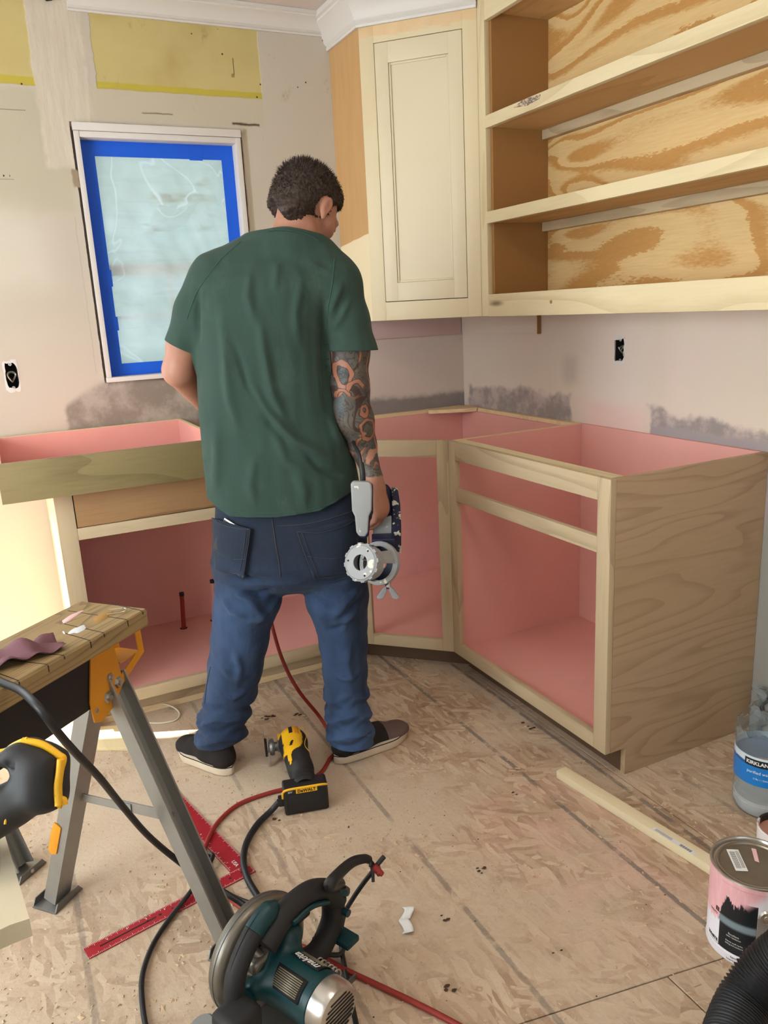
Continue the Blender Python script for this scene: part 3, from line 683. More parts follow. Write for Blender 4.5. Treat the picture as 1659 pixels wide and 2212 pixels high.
def hole_dot(name, p, n_, r, parent, mat=None):
    bm = lathe_bm([(0, 0.0004), (r, 0.0004), (r, -0.0004), (0, -0.0004)], 10); return lfin(bm, name, alignM(p, n_), mat or M['black_void'], parent)
def dg(s, d, z): return Vector(DG['o'])+Vector(DG['ax'])*s+Vector(DG['ay'])*d+Vector((0, 0, z))
hole_dot('screw_hole', dg(d0+0.022, -0.0006, 1.567), (-S2, -S2, 0), 0.0035, door).matrix_basis = door.matrix_basis.inverted() @ alignM(dg(d0+0.022, -0.0006, 1.567), (-S2, -S2, 0))

# ------------------------------------------------------------------ open shelf unit on the right wall
YR = -2.10
su = empty('open_shelf_unit', (-0.14, -1.2, ZU), 'open pale wood wall shelf unit with plywood back, right of the cream cabinet', 'shelves')
y0s = -Eu-0.001
box('stile', -Du, -Du+0.02, -0.627, y0s, ZU, 2.40, M['poplar_pale_z'], su, 0.0008)
box('side_panel', -Du+0.0205, -0.013, -0.640, -0.622, ZU+0.02, 2.40, M['birch_brown'], su)
box('back_panel', -0.0125, -0.001, YR, -0.615, ZU+0.01, 2.40, M['fir_ply'], su)
box('rail', -Du-0.0003, -Du+0.02, YR, -0.6275, ZU-0.002, 1.361, M['poplar_pale_y'], su, 0.001); box('rail', -Du, -Du+0.02, YR, -0.6275, 2.262, 2.40, M['poplar_pale_y'], su, 0.001)
box('bottom_board', -Du+0.0205, -0.013, YR, -0.6405, 1.325, 1.343, M['shelf_under'], su); box('top_board', -Du+0.0205, -0.013, YR, -0.6405, 2.285, 2.303, M['shelf_under'], su)
for z_ in (1.944, 1.628):
    sh = box('shelf', -Du+0.0205, -0.013, YR, -0.6405, z_-0.018, z_+0.018, M['shelf_under'], su)
    box('shelf_edge', -Du-0.004, -Du+0.020, YR, -0.628, z_-0.020, z_+0.020, M['poplar_pale_y'], sh, 0.0012)
    box('cleat', -0.042, -0.0128, YR, -0.642, z_-0.050, z_-0.0185, M['poplar_y'], su, 0.001)
hole_dot('knot', atx(1190, 652, -Du-0.0012), (-1, 0, 0), 0.006, su, M['birch_brown'])
hole_dot('bolt_hole', atx(1375, 392, -0.0135), (-1, 0, 0), 0.004, su)
n_ = NT('grey_smudge', 0.7); n_.color(n_.mix(n_.smooth(n_.noise(n_.mapv(n_.co(), (1, 12, 30)), 6.0, 3.0), 0.40, 0.55), srgb(196, 176, 146), srgb(112, 96, 92)))
q_ = [atx(a, b, -Du-0.0045) for a, b in ((1110, 233), (1128, 216), (1168, 203), (1166, 213), (1140, 228))]
bm = bmesh.new(); v1 = [bm.verts.new(p) for p in q_]; v2 = [bm.verts.new(p+Vector((-0.0004, 0, 0))) for p in q_]; bm.faces.new(v1); bm.faces.new(v2[::-1])
for i in range(5): bm.faces.new((v1[i], v2[i], v2[(i+1) % 5], v1[(i+1) % 5]))
bmesh.ops.recalc_face_normals(bm, faces=bm.faces); fin(bm, 'smudge', n_.m, su)
# dark curled scrap on the upper shelf
pc_ = atx(1275, 155, -0.12); bm = bmesh.new(); g_ = {}
for i in range(9):
    for j_ in range(5): g_[i, j_] = bm.verts.new((-0.14+0.05*j_/4, pc_.y-0.045+0.09*i/8, 1.9632+0.018*math.sin(PI*i/8)*(0.6+0.1*j_)))
for i in range(8):
    for j_ in range(4): bm.faces.new((g_[i, j_], g_[i+1, j_], g_[i+1, j_+1], g_[i, j_+1]))
o = tag(fin(bm, 'sandpaper_scrap', M['birch_brown'], smooth=True), 'small curled brown scrap lying on the upper open shelf', 'scrap'); q_ = o.modifiers.new('t', 'SOLIDIFY'); q_.thickness = 0.0008; q_.offset = 1
# mounting cleats on the walls below the cabinets
yb = atx(1160, 700, -0.018).y
cl = box('wall_cleat', -0.018, -0.0005, yb, -0.02, 1.203, ZU-0.003, M['wall_right'], None, 0.001); tag(cl, 'painted board fixed to the wall under the open shelves, brown cut end', 'board')
box('cut_end', -0.0185, -0.0008, yb-0.003, yb, 1.2035, ZU-0.0035, M['birch_brown'], cl)
tag(box('wall_cleat', -Eu, -0.019, -0.018, -0.0005, 1.203, ZU-0.003, M['wall_back'], None, 0.001), 'painted board fixed to the wall under the corner cabinet', 'board')

# ------------------------------------------------------------------ base cabinets
TF = 0.019
# right base cabinet
rb = empty('base_cabinet', (-0.3, -1.24, 0), 'unfinished wood base cabinet with pink interior, right end with plywood side', 'cabinet')
box('stile', -D, -D+TF, -0.872, -E_-0.0006, ZB, HB, M['poplar_z'], rb, 0.0008); box('stile', -D, -D+TF, -L1, -1.592, ZB, HB, M['poplar_z'], rb, 0.0008)
ya, yb_ = -1.5915, -0.8725
box('rail', -D, -D+TF, ya, yb_, 0.815, HB, M['poplar_y'], rb, 0.0008); box('rail', -D, -D+TF, ya, yb_, 0.670, 0.714, M['poplar_y'], rb, 0.0008); box('rail', -D, -D+TF, ya, yb_, ZB, 0.130, M['poplar_y'], rb, 0.0008)
# plywood end panel with toe notch
bm = bmesh.new(); pts = [(-D+TF+0.0005, ZB), (-D+0.074, ZB), (-D+0.074, 0.0005), (-0.0015, 0.0005), (-0.0015, HB), (-D+TF+0.0005, HB)]
a_ = [bm.verts.new((p[0], -L1, p[1])) for p in pts]; b_ = [bm.verts.new((p[0], -L1+0.017, p[1])) for p in pts]
bm.faces.new(a_); bm.faces.new(b_[::-1])
for i in range(6): bm.faces.new((a_[i], b_[i], b_[(i+1) % 6], a_[(i+1) % 6]))
bmesh.ops.recalc_face_normals(bm, faces=bm.faces); fin(bm, 'end_panel', M['end_ply'], rb)
box('inner_side', -D+TF+0.0005, -0.0145, -L1+0.0172, -L1+0.0195, 0.09, HB-0.002, M['pink'], rb)
box('divider', -D+TF+0.0005, -0.0145, -E_-0.0175, -E_-0.0006, ZB+0.01, HB-0.001, M['pink'], rb); box('divider_edge', -D+TF+0.0005, -0.0145, -E_-0.0178, -E_-0.0003, HB-0.0009, HB+0.0005, M['raw_edge'], rb)
box('back_panel', -0.014, -0.0015, -L1+0.02, -E_, 0.09, HB, M['pink'], rb)
box('cabinet_floor', -D+TF+0.0005, -0.0145, -L1+0.02, -E_-0.018, 0.092, 0.108, M['pink'], rb)
box('nailer', -D+TF+0.0005, -D+0.060, -L1+0.02, -E_-0.019, HB-0.018, HB-0.0005, M['poplar_pale_y'], rb)
box('toe_board', -D+0.077, -D+0.093, -L1+0.0175, -E_+0.02, 0.0005, ZB+0.004, M['toe_shade'], rb)
box('support_block', -D+0.035, -D+0.055, -0.905, -0.885, 0.055, ZB-0.0005, M['poplar_z'], rb)
# corner base cabinet
cb = empty('corner_base_cabinet', (-0.4, -0.4, 0), 'diagonal unfinished wood corner base cabinet with pink interior', 'cabinet')
DB = dict(o=(-E_, -D, 0), ax=(S2, -S2, 0), ay=(S2, S2, 0), az=(0, 0, 1)); LB = math.sqrt(2)*(E_-D)
dbox('stile', 0.0, 0.028, 0, TF, ZB, HB, M['poplar_z'], cb, 0.0008, DB); dbox('stile', LB-0.042, LB, 0, TF, ZB, HB, M['poplar_z'], cb, 0.0008, DB)
dbox('rail', 0.0285, LB-0.0425, 0, TF, 0.818, HB, M['poplar_x'], cb, 0.0008, DB); dbox('rail', 0.0285, LB-0.0425, 0, TF, ZB, 0.130, M['poplar_x'], cb, 0.0008, DB)
bk = 0.03
box('back_panel', -E_, -bk-0.0125, -bk-0.012, -bk, 0.10, 0.862, M['pink'], cb); box('back_panel', -bk-0.012, -bk, -E_+0.001, -bk-0.0125, 0.10, 0.862, M['pink'], cb)
fin(prism_bm([(-E_, -bk-0.013), (-bk-0.013, -bk-0.013), (-bk-0.013, -E_+0.001), (-D-0.0, -E_+0.016), (-E_+0.016, -D)], 0.100, 0.116), 'cabinet_floor', M['pink'], cb)
dbox('toe_board', -0.04, LB+0.04, 0.085, 0.101, 0.0005, ZB+0.01, M['toe_shade'], cb, 0, DB)
fin(bevel_all(prism_bm([(-0.030, -0.030), (-0.225, -0.055), (-0.235, -0.075), (-0.09, -0.15), (-0.035, -0.16)], 0.863, 0.879), 0.001), 'corner_brace', M['raw_edge'], cb)
box('top_edge', -E_, -0.03, -bk+0.0005, -0.0045, 0.840, HB, M['raw_edge'], cb); box('top_edge', -bk+0.0005, -0.0045, -E_+0.001, -0.0305, 0.840, HB, M['raw_edge'], cb)
# sink base cabinet
sb = empty('sink_base_cabinet', (-1.34, -0.3, 0), 'unfinished wood sink base cabinet with dark false drawer front, pink inside', 'cabinet')
XL, XRt = -1.851, -E_-0.0006; HS = 0.829
box('stile', XL, -1.797, -D, -D+TF, ZB, HS, M['poplar_z'], sb, 0.0008); box('stile', -0.862, XRt, -D, -D+TF, ZB, HS, M['poplar_z'], sb, 0.0008)
xa, xb = -1.7965, -0.8625
box('rail', xa, xb, -D, -D+TF, 0.672, 0.710, M['poplar_x'], sb, 0.0008); box('rail', xa, xb, -D, -D+TF, ZB, 0.127, M['poplar_x'], sb, 0.0008)
box('rail', xa, xb, -D+0.002, -D+TF, 0.8205, HS, M['poplar_x'], sb)
box('false_drawer_front', xa+0.0025, xb-0.0025, -D+0.001, -D+TF, 0.7125, 0.8180, M['poplar_dark_x'], sb, 0.001); box('dark_gap', xa+0.0005, xb-0.0005, -D+TF+0.001, -D+TF+0.004, 0.7102, 0.8203, M['black_void'], sb)
box('side_panel', XL, XL+0.016, -D+TF+0.0005, -0.0015, 0.0005, HS, M['strip_pale'], sb)
box('inner_side', XL+0.0162, XL+0.018, -D+TF+0.0005, -0.0145, 0.121, HS-0.002, M['pink'], sb)
box('back_panel', XL+0.0185, XRt, -0.014, -0.0015, 0.121, HS, M['pink'], sb); box('cabinet_floor', XL+0.0185, XRt, -D+TF+0.0005, -0.0025, 0.104, 0.1205, M['pink'], sb)
box('toe_board', XL+0.02, -E_+0.03, -D+0.077, -D+0.093, 0.0005, 0.078, M['poplar_x'], sb); box('toe_strip', XL+0.02, -E_+0.02, -D+0.068, -D+0.0765, 0.0005, 0.022, M['raw_edge'], sb)
# upper tray on the sink base
tx0, tx1, ty0_, tz0, tz1 = -1.992, -1.318, -0.6521, 0.8305, 0.949
tr_ = empty('sink_tray', (-1.65, -0.33, 0.83), 'shallow open wood tray painted pink inside, set over the sink cabinet', 'tray')
box('front_board', tx0, tx1, ty0_, ty0_+0.019, tz0, tz1, M['poplar_green_x'], tr_, 0.0008)
for n_, a in (('side_board', (tx0, tx0+0.014, ty0_+0.0195, -0.0175)), ('side_board', (tx1-0.014, tx1, ty0_+0.0195, -0.0175)), ('back_board', (tx0, tx1, -0.017, -0.003))):
    o = box(n_, *a, tz0, tz1-0.001, M['pink'], tr_)
    box('raw_rim', a[0]+0.0002, a[1]-0.0002, a[2], a[3], tz1-0.0009, tz1+0.0004, M['strip_pale'], o)
box('tray_floor', tx0+0.0145, tx1-0.0145, ty0_+0.0195, -0.0175, tz0+0.002, tz0+0.016, M['pink'], tr_)
box('inner_lip', tx0+0.0145, tx1-0.0145, ty0_+0.0195, ty0_+0.034, tz1-0.020, tz1-0.002, M['pink'], tr_)
# water stubs
for i, (px, py, tpx, tpy, m_, lb) in enumerate(((397, 1357, 392, 1280, 'air_red', 'red capped pipe stub rising from the sink cabinet floor'), (462, 1340, 458, 1252, 'pink', 'pale pink capped pipe stub beside the jeans leg inside the sink cabinet'))):
    b_ = atz(px, py, 0.121); t_ = atpl(tpx, tpy, np.array(b_), (_f[0], _f[1], 0))
    e = empty('pipe_stub', b_, lb, 'pipe', None)
    tube('pipe', [b_+Vector((0, 0, 0.0003)), t_-Vector((0, 0, 0.014))], 0.0085, M[m_], e, 14); tube('pipe_cap', [t_-Vector((0, 0, 0.0135)), t_], 0.0095, M['rubber_grey'], e, 14)
    lathe('floor_hole', [(0.010, 0.0003), (0.015, 0.0003), (0.015, 0.0008), (0.010, 0.0008)], M['black_void'], e, 14, Matrix.Translation(b_))

# ------------------------------------------------------------------ the man: one implicit surface per garment / body, meshed with surface nets
MO = np.array([-1.28, -1.08, 0.0]); MX = np.array([0.9017, -0.4323, 0.0]); MY = np.array([0.4323, 0.9017, 0.0]); MZ = np.array([0, 0, 1.0])
def J(px, py, dy):
    """local point of the man at depth dy where the picture shows it"""
    d = ray(px, py); t = ((MO+MY*dy-CAM)@MY)/(d@MY); w_ = CAM+d*t-MO
    return np.array([w_@MX, w_@MY, w_@MZ])
class Field:
    def __init__(s, lo, hi, h):
        s.lo = np.array(lo, float); s.h = h; s.n = np.ceil((np.array(hi)-s.lo)/h).astype(int)+1
        s.v = np.full(s.n, 0.08, np.float32)
        s.ax = [s.lo[i]+h*np.arange(s.n[i]) for i in range(3)]
    def region(s, lo, hi):
        a = np.clip(np.floor((np.array(lo)-s.lo)/s.h).astype(int), 0, s.n-1); b = np.clip(np.ceil((np.array(hi)-s.lo)/s.h).astype(int)+1, 1, s.n)
        sl = tuple(slice(a[i], b[i]) for i in range(3))
        P = np.stack(np.meshgrid(*[s.ax[i][sl[i]] for i in range(3)], indexing='ij'), -1)
        return sl, P
    def blend(s, sl, d, k, sub=False):
        v = s.v[sl]; d = d.astype(np.float32)
        if sub:
            h = np.clip(0.5-0.5*(v+d)/k, 0, 1); s.v[sl] = v*(1-h)+(-d)*h+k*h*(1-h); return
        h = np.clip(0.5+0.5*(v-d)/k, 0, 1); s.v[sl] = v*(1-h)+d*h-k*h*(1-h)
    def cone(s, a, b, ra, rb, k=0.01, flat=None, sub=False):
        a = np.array(a, float); b = np.array(b, float); m = max(ra, rb)*(1 if flat is None else 1.0)+0.05
        sl, P = s.region(np.minimum(a, b)-m, np.maximum(a, b)+m)
        if P.size == 0: return
        ab = b-a; L = max(ab@ab, 1e-9); t = np.clip(((P-a)@ab)/L, 0, 1)
        w_ = P-(a+t[..., None]*ab)
        if flat is not None:
            n_ = np.array(flat[0], float); n_ /= np.linalg.norm(n_); q = w_@n_; w_ = w_+n_*(q*(flat[1]-1))[..., None]
        s.blend(sl, np.linalg.norm(w_, axis=-1)-(ra+(rb-ra)*t), k, sub)
    def ell(s, c, r, R=None, k=0.01, sub=False):
        c = np.array(c, float); r = np.array(r, float); m = r.max()+0.04
        sl, P = s.region(c-m, c+m); q = P-c
        if P.size == 0: return
        if R is not None: q = q@R            # R columns: local axes
        kq = np.linalg.norm(q/r, axis=-1); k2 = np.linalg.norm(q/(r*r), axis=-1)+1e-9
        s.blend(sl, kq*(kq-1)/k2, k, sub)
    def stack(s, rows, k=0.01, p=2.0, zcap=None):
        """rows: (z, cx, cy, half width, half depth) from bottom to top, an upright body of super-ellipse sections"""
        R_ = np.array(rows, float); z0, z1 = R_[0, 0], R_[-1, 0]; w_ = R_[:, 3].max()+0.05
        sl, P = s.region((R_[:, 1].min()-w_, R_[:, 2].min()-w_, z0-0.05), (R_[:, 1].max()+w_, R_[:, 2].max()+w_, z1+0.05))
        zz = P[0, 0, :, 2]; f = [np.interp(zz, R_[:, 0], R_[:, i]) for i in range(1, 5)]
        # smooth the rows a little
        X = (P[..., 0]-f[0])/f[2]; Y = (P[..., 1]-f[1])/f[3]
        q = (np.abs(X)**p+np.abs(Y)**p)**(1/p); d = (q-1)*np.minimum(f[2], f[3])
        d = np.maximum(d, np.maximum(z0-P[..., 2], P[..., 2]-z1))
        s.blend(sl, d, k)
    def mesh(s):
        v = s.v; neg = v < 0; nx, ny, nz = v.shape
        c = np.zeros((nx-1, ny-1, nz-1), np.int8)
        for i in (0, 1):
            for j in (0, 1):
                for k in (0, 1): c += neg[i:nx-1+i, j:ny-1+j, k:nz-1+k]
        act = (c > 0) & (c < 8); idx = np.full(act.shape, -1, np.int64); A = np.argwhere(act); idx[act] = np.arange(len(A))
        acc = np.zeros((len(A), 3)); cnt = np.zeros(len(A))
        for ax in range(3):
            o1, o2 = [a for a in range(3) if a != ax]
            for p in (0, 1):
                for q in (0, 1):
                    off = np.zeros(3, int); off[o1] = p; off[o2] = q; a = A+off; b = a.copy(); b[:, ax] += 1
                    va = v[a[:, 0], a[:, 1], a[:, 2]].astype(float); vb = v[b[:, 0], b[:, 1], b[:, 2]].astype(float)
                    m = (va < 0) != (vb < 0); t = np.where(m, va/np.where(m, va-vb, 1), 0)
                    pt = off.astype(float)+np.zeros((len(A), 3)); pt[:, ax] += t
                    acc[m] += pt[m]; cnt[m] += 1
        V = s.lo+(A+acc/np.maximum(cnt, 1)[:, None])*s.h
        F = []
        for ax in range(3):
            o1, o2 = [(1, 2), (2, 0), (0, 1)][ax]
            sa = [slice(None)]*3; sb = [slice(None)]*3; sa[ax] = slice(0, -1); sb[ax] = slice(1, None)
            na, nb = neg[tuple(sa)], neg[tuple(sb)]; E = np.argwhere(na != nb)
            E = E[(E[:, o1] > 0) & (E[:, o2] > 0) & (E[:, o1] < v.shape[o1]-1) & (E[:, o2] < v.shape[o2]-1)]
            def ci(d1, d2):
                e = E.copy(); e[:, o1] -= d1; e[:, o2] -= d2; return idx[e[:, 0], e[:, 1], e[:, 2]]
            q = np.stack([ci(1, 1), ci(0, 1), ci(0, 0), ci(1, 0)], 1)
            fl = ~na[E[:, 0], E[:, 1], E[:, 2]]; q[fl] = q[fl][:, ::-1]
            F.append(q[(q >= 0).all(1)])
        return V, np.concatenate(F)
def mesh_from(V, F, name):
    me = bpy.data.meshes.new(name); me.vertices.add(len(V)); me.vertices.foreach_set('co', np.asarray(V, np.float32).ravel())
    n = F.shape[1]; me.loops.add(F.size); me.loops.foreach_set('vertex_index', F.astype(np.int32).ravel())
    me.polygons.add(len(F)); me.polygons.foreach_set('loop_start', np.arange(0, F.size, n, dtype=np.int32)); me.polygons.foreach_set('loop_total', np.full(len(F), n, np.int32))
    me.update(calc_edges=True); me.validate(); return me
MM = Matrix(((MX[0], MY[0], 0, MO[0]), (MX[1], MY[1], 0, MO[1]), (0, 0, 1, 0), (0, 0, 0, 1)))
man = bpy.data.objects.new('person', None); COL.objects.link(man); man.matrix_world = MM
tag(man, 'man seen from behind in green t-shirt and jeans, head bowed, tattooed right arm', 'person')
def mlink(me, name, mat, smooth=True, parent=None):
    o = bpy.data.objects.new(name, me); COL.objects.link(o); o.parent = parent or man
    for m in (mat if isinstance(mat, (list, tuple)) else [mat]): me.materials.append(m)
    me.polygons.foreach_set('use_smooth', [smooth]*len(me.polygons)); return o
def normals(V, F):
    a = V[F[:, 2]]-V[F[:, 0]]; b = V[F[:, 3]]-V[F[:, 1]]; n = np.cross(a, b); N = np.zeros_like(V)
    for i in range(4): np.add.at(N, F[:, i], n)
    return N/np.maximum(np.linalg.norm(N, axis=1), 1e-12)[:, None]
def relax(V, F, it=1, lam=0.5):
    e = np.concatenate([F[:, [0, 1]], F[:, [1, 2]], F[:, [2, 3]], F[:, [3, 0]]]); e = np.concatenate([e, e[:, ::-1]])
    for _ in range(it):
        S = np.zeros_like(V); c = np.zeros(len(V)); np.add.at(S, e[:, 0], V[e[:, 1]]); np.add.at(c, e[:, 0], 1)
        V = V+(S/np.maximum(c, 1)[:, None]-V)*lam
    return V
def clip_faces(V, F, keep):
    F = F[keep]; u_, inv = np.unique(F, return_inverse=True); return V[u_], inv.reshape(F.shape)
def ridges(V, N, curves, back_only=True):
    """gentle cloth folds: each curve is a polyline of picture points on the back of the figure, with width and height"""
    disp = np.zeros(len(V))
    for pts, wd, h in curves:
        Q = np.array([[J(px, py, -0.09)[0], J(px, py, -0.09)[2]] for px, py in pts]); xz = V[:, [0, 2]]; best = np.full(len(V), 9.0); tt = np.zeros(len(V))
        seg = np.linalg.norm(np.diff(Q, axis=0), axis=1); cum = np.concatenate([[0], np.cumsum(seg)]); tot = cum[-1]
        for i in range(len(Q)-1):
            ab = Q[i+1]-Q[i]; t = np.clip(((xz-Q[i])@ab)/(ab@ab), 0, 1); d = np.linalg.norm(xz-(Q[i]+t[:, None]*ab), axis=1)
            m = d < best; best[m] = d[m]; tt[m] = (cum[i]+t[m]*seg[i])/tot
        fade = np.clip(np.minimum(tt, 1-tt)*2.6, 0.0, 1); fade = fade*fade*(3-2*fade)
        disp += h*np.exp(-(best/wd)**2)*fade*(np.clip(-N[:, 1]*2.0+0.3, 0, 1) if back_only else 1)
    return V+N*disp[:, None]
def vnoise(V, sc, seed=0):
    r = np.random.default_rng(seed); out = np.zeros(len(V))
    for i in range(7):
        k = r.normal(size=3)*sc; out += np.sin(V@k+r.uniform(0, 6.28))
    return out/7

# ---- joints -----------------------------------------------------------------
HC = J(666, 440, 0.045)                      # middle of the skull
ry, rp, rr_ = math.radians(-38), math.radians(40), math.radians(4)
Rz = lambda a: np.array([[math.cos(a), -math.sin(a), 0], [math.sin(a), math.cos(a), 0], [0, 0, 1]])
Rx = lambda a: np.array([[1, 0, 0], [0, math.cos(a), -math.sin(a)], [0, math.sin(a), math.cos(a)]])
Ry = lambda a: np.array([[math.cos(a), 0, math.sin(a)], [0, 1, 0], [-math.sin(a), 0, math.cos(a)]])
HR = Rz(ry)@Rx(-rp)@Ry(rr_)
hp = lambda x, y, z: HC+HR@np.array([x, y, z])
NB = J(626, 545, -0.005); SHL = J(484, 604, 0.0); SHR = J(728, 612, 0.0)
ELL = J(386, 800, 0.01); WRL = J(470, 900, 0.24); ELR = J(758, 880, -0.03); WRR = J(806, 1030, -0.03)
HIPL = J(540, 1180, 0.02); HIPR = J(700, 1180, 0.02); KNL = J(520, 1390, 0.03); KNR = J(742, 1395, 0.03); ANL = J(478, 1600, -0.02); ANR = J(752, 1598, -0.02)

# ---- body -------------------------------------------------------------------
BF = Field((-0.42, -0.34, 0.0), (0.40, 0.46, 1.80), 0.0042)
c = BF.cone
# torso and legs (under the clothes)
BF.stack([(0.80, 0.00, 0.02, 0.150, 0.095), (0.92, 0.0, 0.02, 0.150, 0.095), (1.08, 0.005, 0.015, 0.135, 0.085), (1.25, 0.01, 0.01, 0.155, 0.095), (1.38, 0.015, 0.0, 0.165, 0.085), (1.45, 0.02, 0.0, 0.10, 0.055)], 0.03)
sx = (HIPL[0]+HIPR[0])/2
for H_, K_, A_ in ((HIPL, KNL, ANL), (HIPR, KNR, ANR)):
    c(H_, K_, 0.078, 0.052, 0.03); c(K_, A_, 0.050, 0.030, 0.015); c(A_, A_+np.array([0, 0, -0.012]), 0.028, 0.026, 0.01)
c(HIPL, HIPR, 0.085, 0.085, 0.02)
# shoulders, neck
c(SHL, NB, 0.042, 0.055, 0.03); c(SHR, NB, 0.046, 0.058, 0.03)
c(J(628, 560, -0.01), hp(0.004, -0.024, -0.055), 0.057, 0.045, 0.02); c(NB, hp(0, 0.0, -0.06), 0.058, 0.05, 0.02)
# head
R_ = HR
BF.ell(hp(0, -0.012, 0.008), (0.072, 0.090, 0.078), R_, 0.012)
BF.ell(hp(0, 0.040, -0.030), (0.060, 0.052, 0.078), R_, 0.015)
BF.ell(hp(0, 0.052, -0.088), (0.040, 0.036, 0.030), R_, 0.015)
c(hp(-0.045, 0.01, -0.085), hp(-0.012, 0.07, -0.100), 0.018, 0.014, 0.02); c(hp(0.045, 0.01, -0.085), hp(0.012, 0.07, -0.100), 0.018, 0.014, 0.02)
c(hp(-0.034, 0.080, 0.004), hp(0.034, 0.080, 0.004), 0.011, 0.011, 0.012)                  # brow
c(hp(0, 0.088, -0.008), hp(0, 0.108, -0.042), 0.008, 0.012, 0.008); c(hp(-0.010, 0.098, -0.046), hp(0.010, 0.098, -0.046), 0.008, 0.008, 0.005)   # nose
for sg in (-1, 1):
    BF.ell(hp(sg*0.031, 0.094, -0.012), (0.016, 0.012, 0.010), R_, 0.006, sub=True)
    BF.ell(hp(sg*0.031, 0.082, -0.012), (0.012, 0.012, 0.010), R_, 0.003)
    c(hp(sg*0.040, 0.068, -0.036), hp(sg*0.052, 0.045, -0.030), 0.016, 0.014, 0.012)          # cheek bones
c(hp(-0.020, 0.088, -0.068), hp(0.020, 0.088, -0.068), 0.0065, 0.0065, 0.004); c(hp(-0.017, 0.086, -0.079), hp(0.017, 0.086, -0.079), 0.0075, 0.0075, 0.004)   # lips
for sg in (-1, 1):
    ec = hp(sg*0.079, -0.004, -0.018); Re = R_@Rz(-sg*0.45)
    BF.ell(ec, (0.008, 0.016, 0.028), Re, 0.004); BF.ell(hp(sg*0.089, -0.002, -0.016), (0.007, 0.009, 0.018), Re, 0.003, sub=True)
    BF.ell(hp(sg*0.078, 0.004, -0.044), (0.006, 0.008, 0.010), Re, 0.004); c(hp(sg*0.070, 0.0, -0.018), ec, 0.013, 0.006, 0.005)
# arms
c(SHL, J(400, 740, 0.0), 0.040, 0.046, 0.02); c(J(400, 740, 0.0), ELL, 0.046, 0.043, 0.02); c(ELL, WRL, 0.043, 0.026, 0.012)
c(SHR, J(754, 760, -0.01), 0.050, 0.050, 0.02); c(J(754, 760, -0.01), J(757, 835, -0.025), 0.051, 0.046, 0.03); c(J(756, 835, -0.025), J(768, 910, -0.02), 0.047, 0.046, 0.03)
c(J(768, 910, -0.02), J(782, 960, -0.005), 0.045, 0.038, 0.03); c(J(782, 960, -0.005), WRR, 0.037, 0.0255, 0.02, None)
c(ELR+np.array([-0.012, -0.012, 0]), ELR+np.array([-0.01, -0.006, -0.03]), 0.034, 0.034, 0.02)
# hands: palm, four fingers closed on what they hold, thumb from the side of the palm
def hand(W_, d, n_, s_, curl=(1.0, 0.9, 0.8), scale=1.0, thumb=True):
    """W_ wrist, d along the hand, n_ back-of-hand normal, s_ towards the thumb side"""
    d, n_, s_ = [np.array(v_, float)/np.linalg.norm(v_) for v_ in (d, n_, s_)]
    s_ = s_-d*(s_@d); s_ /= np.linalg.norm(s_); n_ = np.cross(d, s_)*np.sign(np.cross(d, s_)@n_)
    Kc = W_+d*0.082*scale
    c(W_, W_+d*0.03, 0.026*scale, 0.030*scale, 0.012, (n_, 1.25)); c(W_+d*0.03, Kc, 0.031*scale, 0.036*scale, 0.014, (n_, 1.75))
    tips = []
    for i, (o_, l_) in enumerate(((0.030, 0.90), (0.010, 1.0), (-0.010, 0.94), (-0.029, 0.76))):
        b_ = Kc+s_*o_*scale+d*(0.004 if i in (1, 2) else -0.003); dd, nn = d.copy(), -n_.copy(); r_ = (0.0102 if i < 3 else 0.0088)*scale
        c(b_-d*0.03*scale, b_, 0.010, r_*1.08, 0.006); p = b_
        for q, (ln, cu) in enumerate(zip((0.044, 0.027, 0.021), curl)):
            a_ = cu; dd, nn = dd*math.cos(a_)+nn*math.sin(a_), nn*math.cos(a_)-dd*math.sin(a_)
            e_ = p+dd*ln*l_*scale; c(p, e_, r_*(1-0.07*q), r_*(0.94-0.07*q), 0.0025); p = e_
        tips.append(p)
    t0 = W_+d*0.026*scale+s_*0.022*scale-n_*0.006; t1 = t0+(s_*0.6+d*0.62-n_*0.45)*0.040*scale; t2 = t1+(d*0.75-n_*0.65+s_*0.05)*0.032*scale; t3 = t2+(d*0.55-n_*0.8-s_*0.25)*0.024*scale
    c(t0, t1, 0.016*scale, 0.013*scale, 0.010); c(t1, t2, 0.0120*scale, 0.0105*scale, 0.003); c(t2, t3, 0.0105*scale, 0.0088*scale, 0.003)
    return Kc, n_, tips
# right hand hangs, back of the hand to the outside, thumb forward; closed on the grip of the spray gun
RHd = np.array([0.18, 0.10, -1.0]); KR, nR, tipsR = hand(WRR+np.array([0.002, 0.0, -0.004]), RHd, np.array([0.90, -0.42, 0.0]), np.array([0.42, 0.9, 0.1]), (0.40, 0.65, 0.40), 1.04)
KL, nL, tipsL = hand(WRL, (WRL-ELL)+np.array([0.12, 0.02, 0]), np.array([-0.6, 0.2, 0.7]), np.array([0.2, 0.3, 0.9]), (0.5, 0.7, 0.5), 1.0)
V, F = BF.mesh(); V = relax(V, F, 1, 0.4)
_c = srgb(158, 104, 80)
RINGS = [(float(J(a, b, -0.06)[0]), float(J(a, b, -0.06)[2]), r1, r2, _c) for a, b, r1, r2 in ((742, 808, 0.025, 0.0046), (770, 838, 0.019, 0.0040), (738, 858, 0.014, 0.0034), (786, 884, 0.013, 0.0036), (792, 985, 0.016, 0.0040), (795, 930, 0.020, 0.0030))]
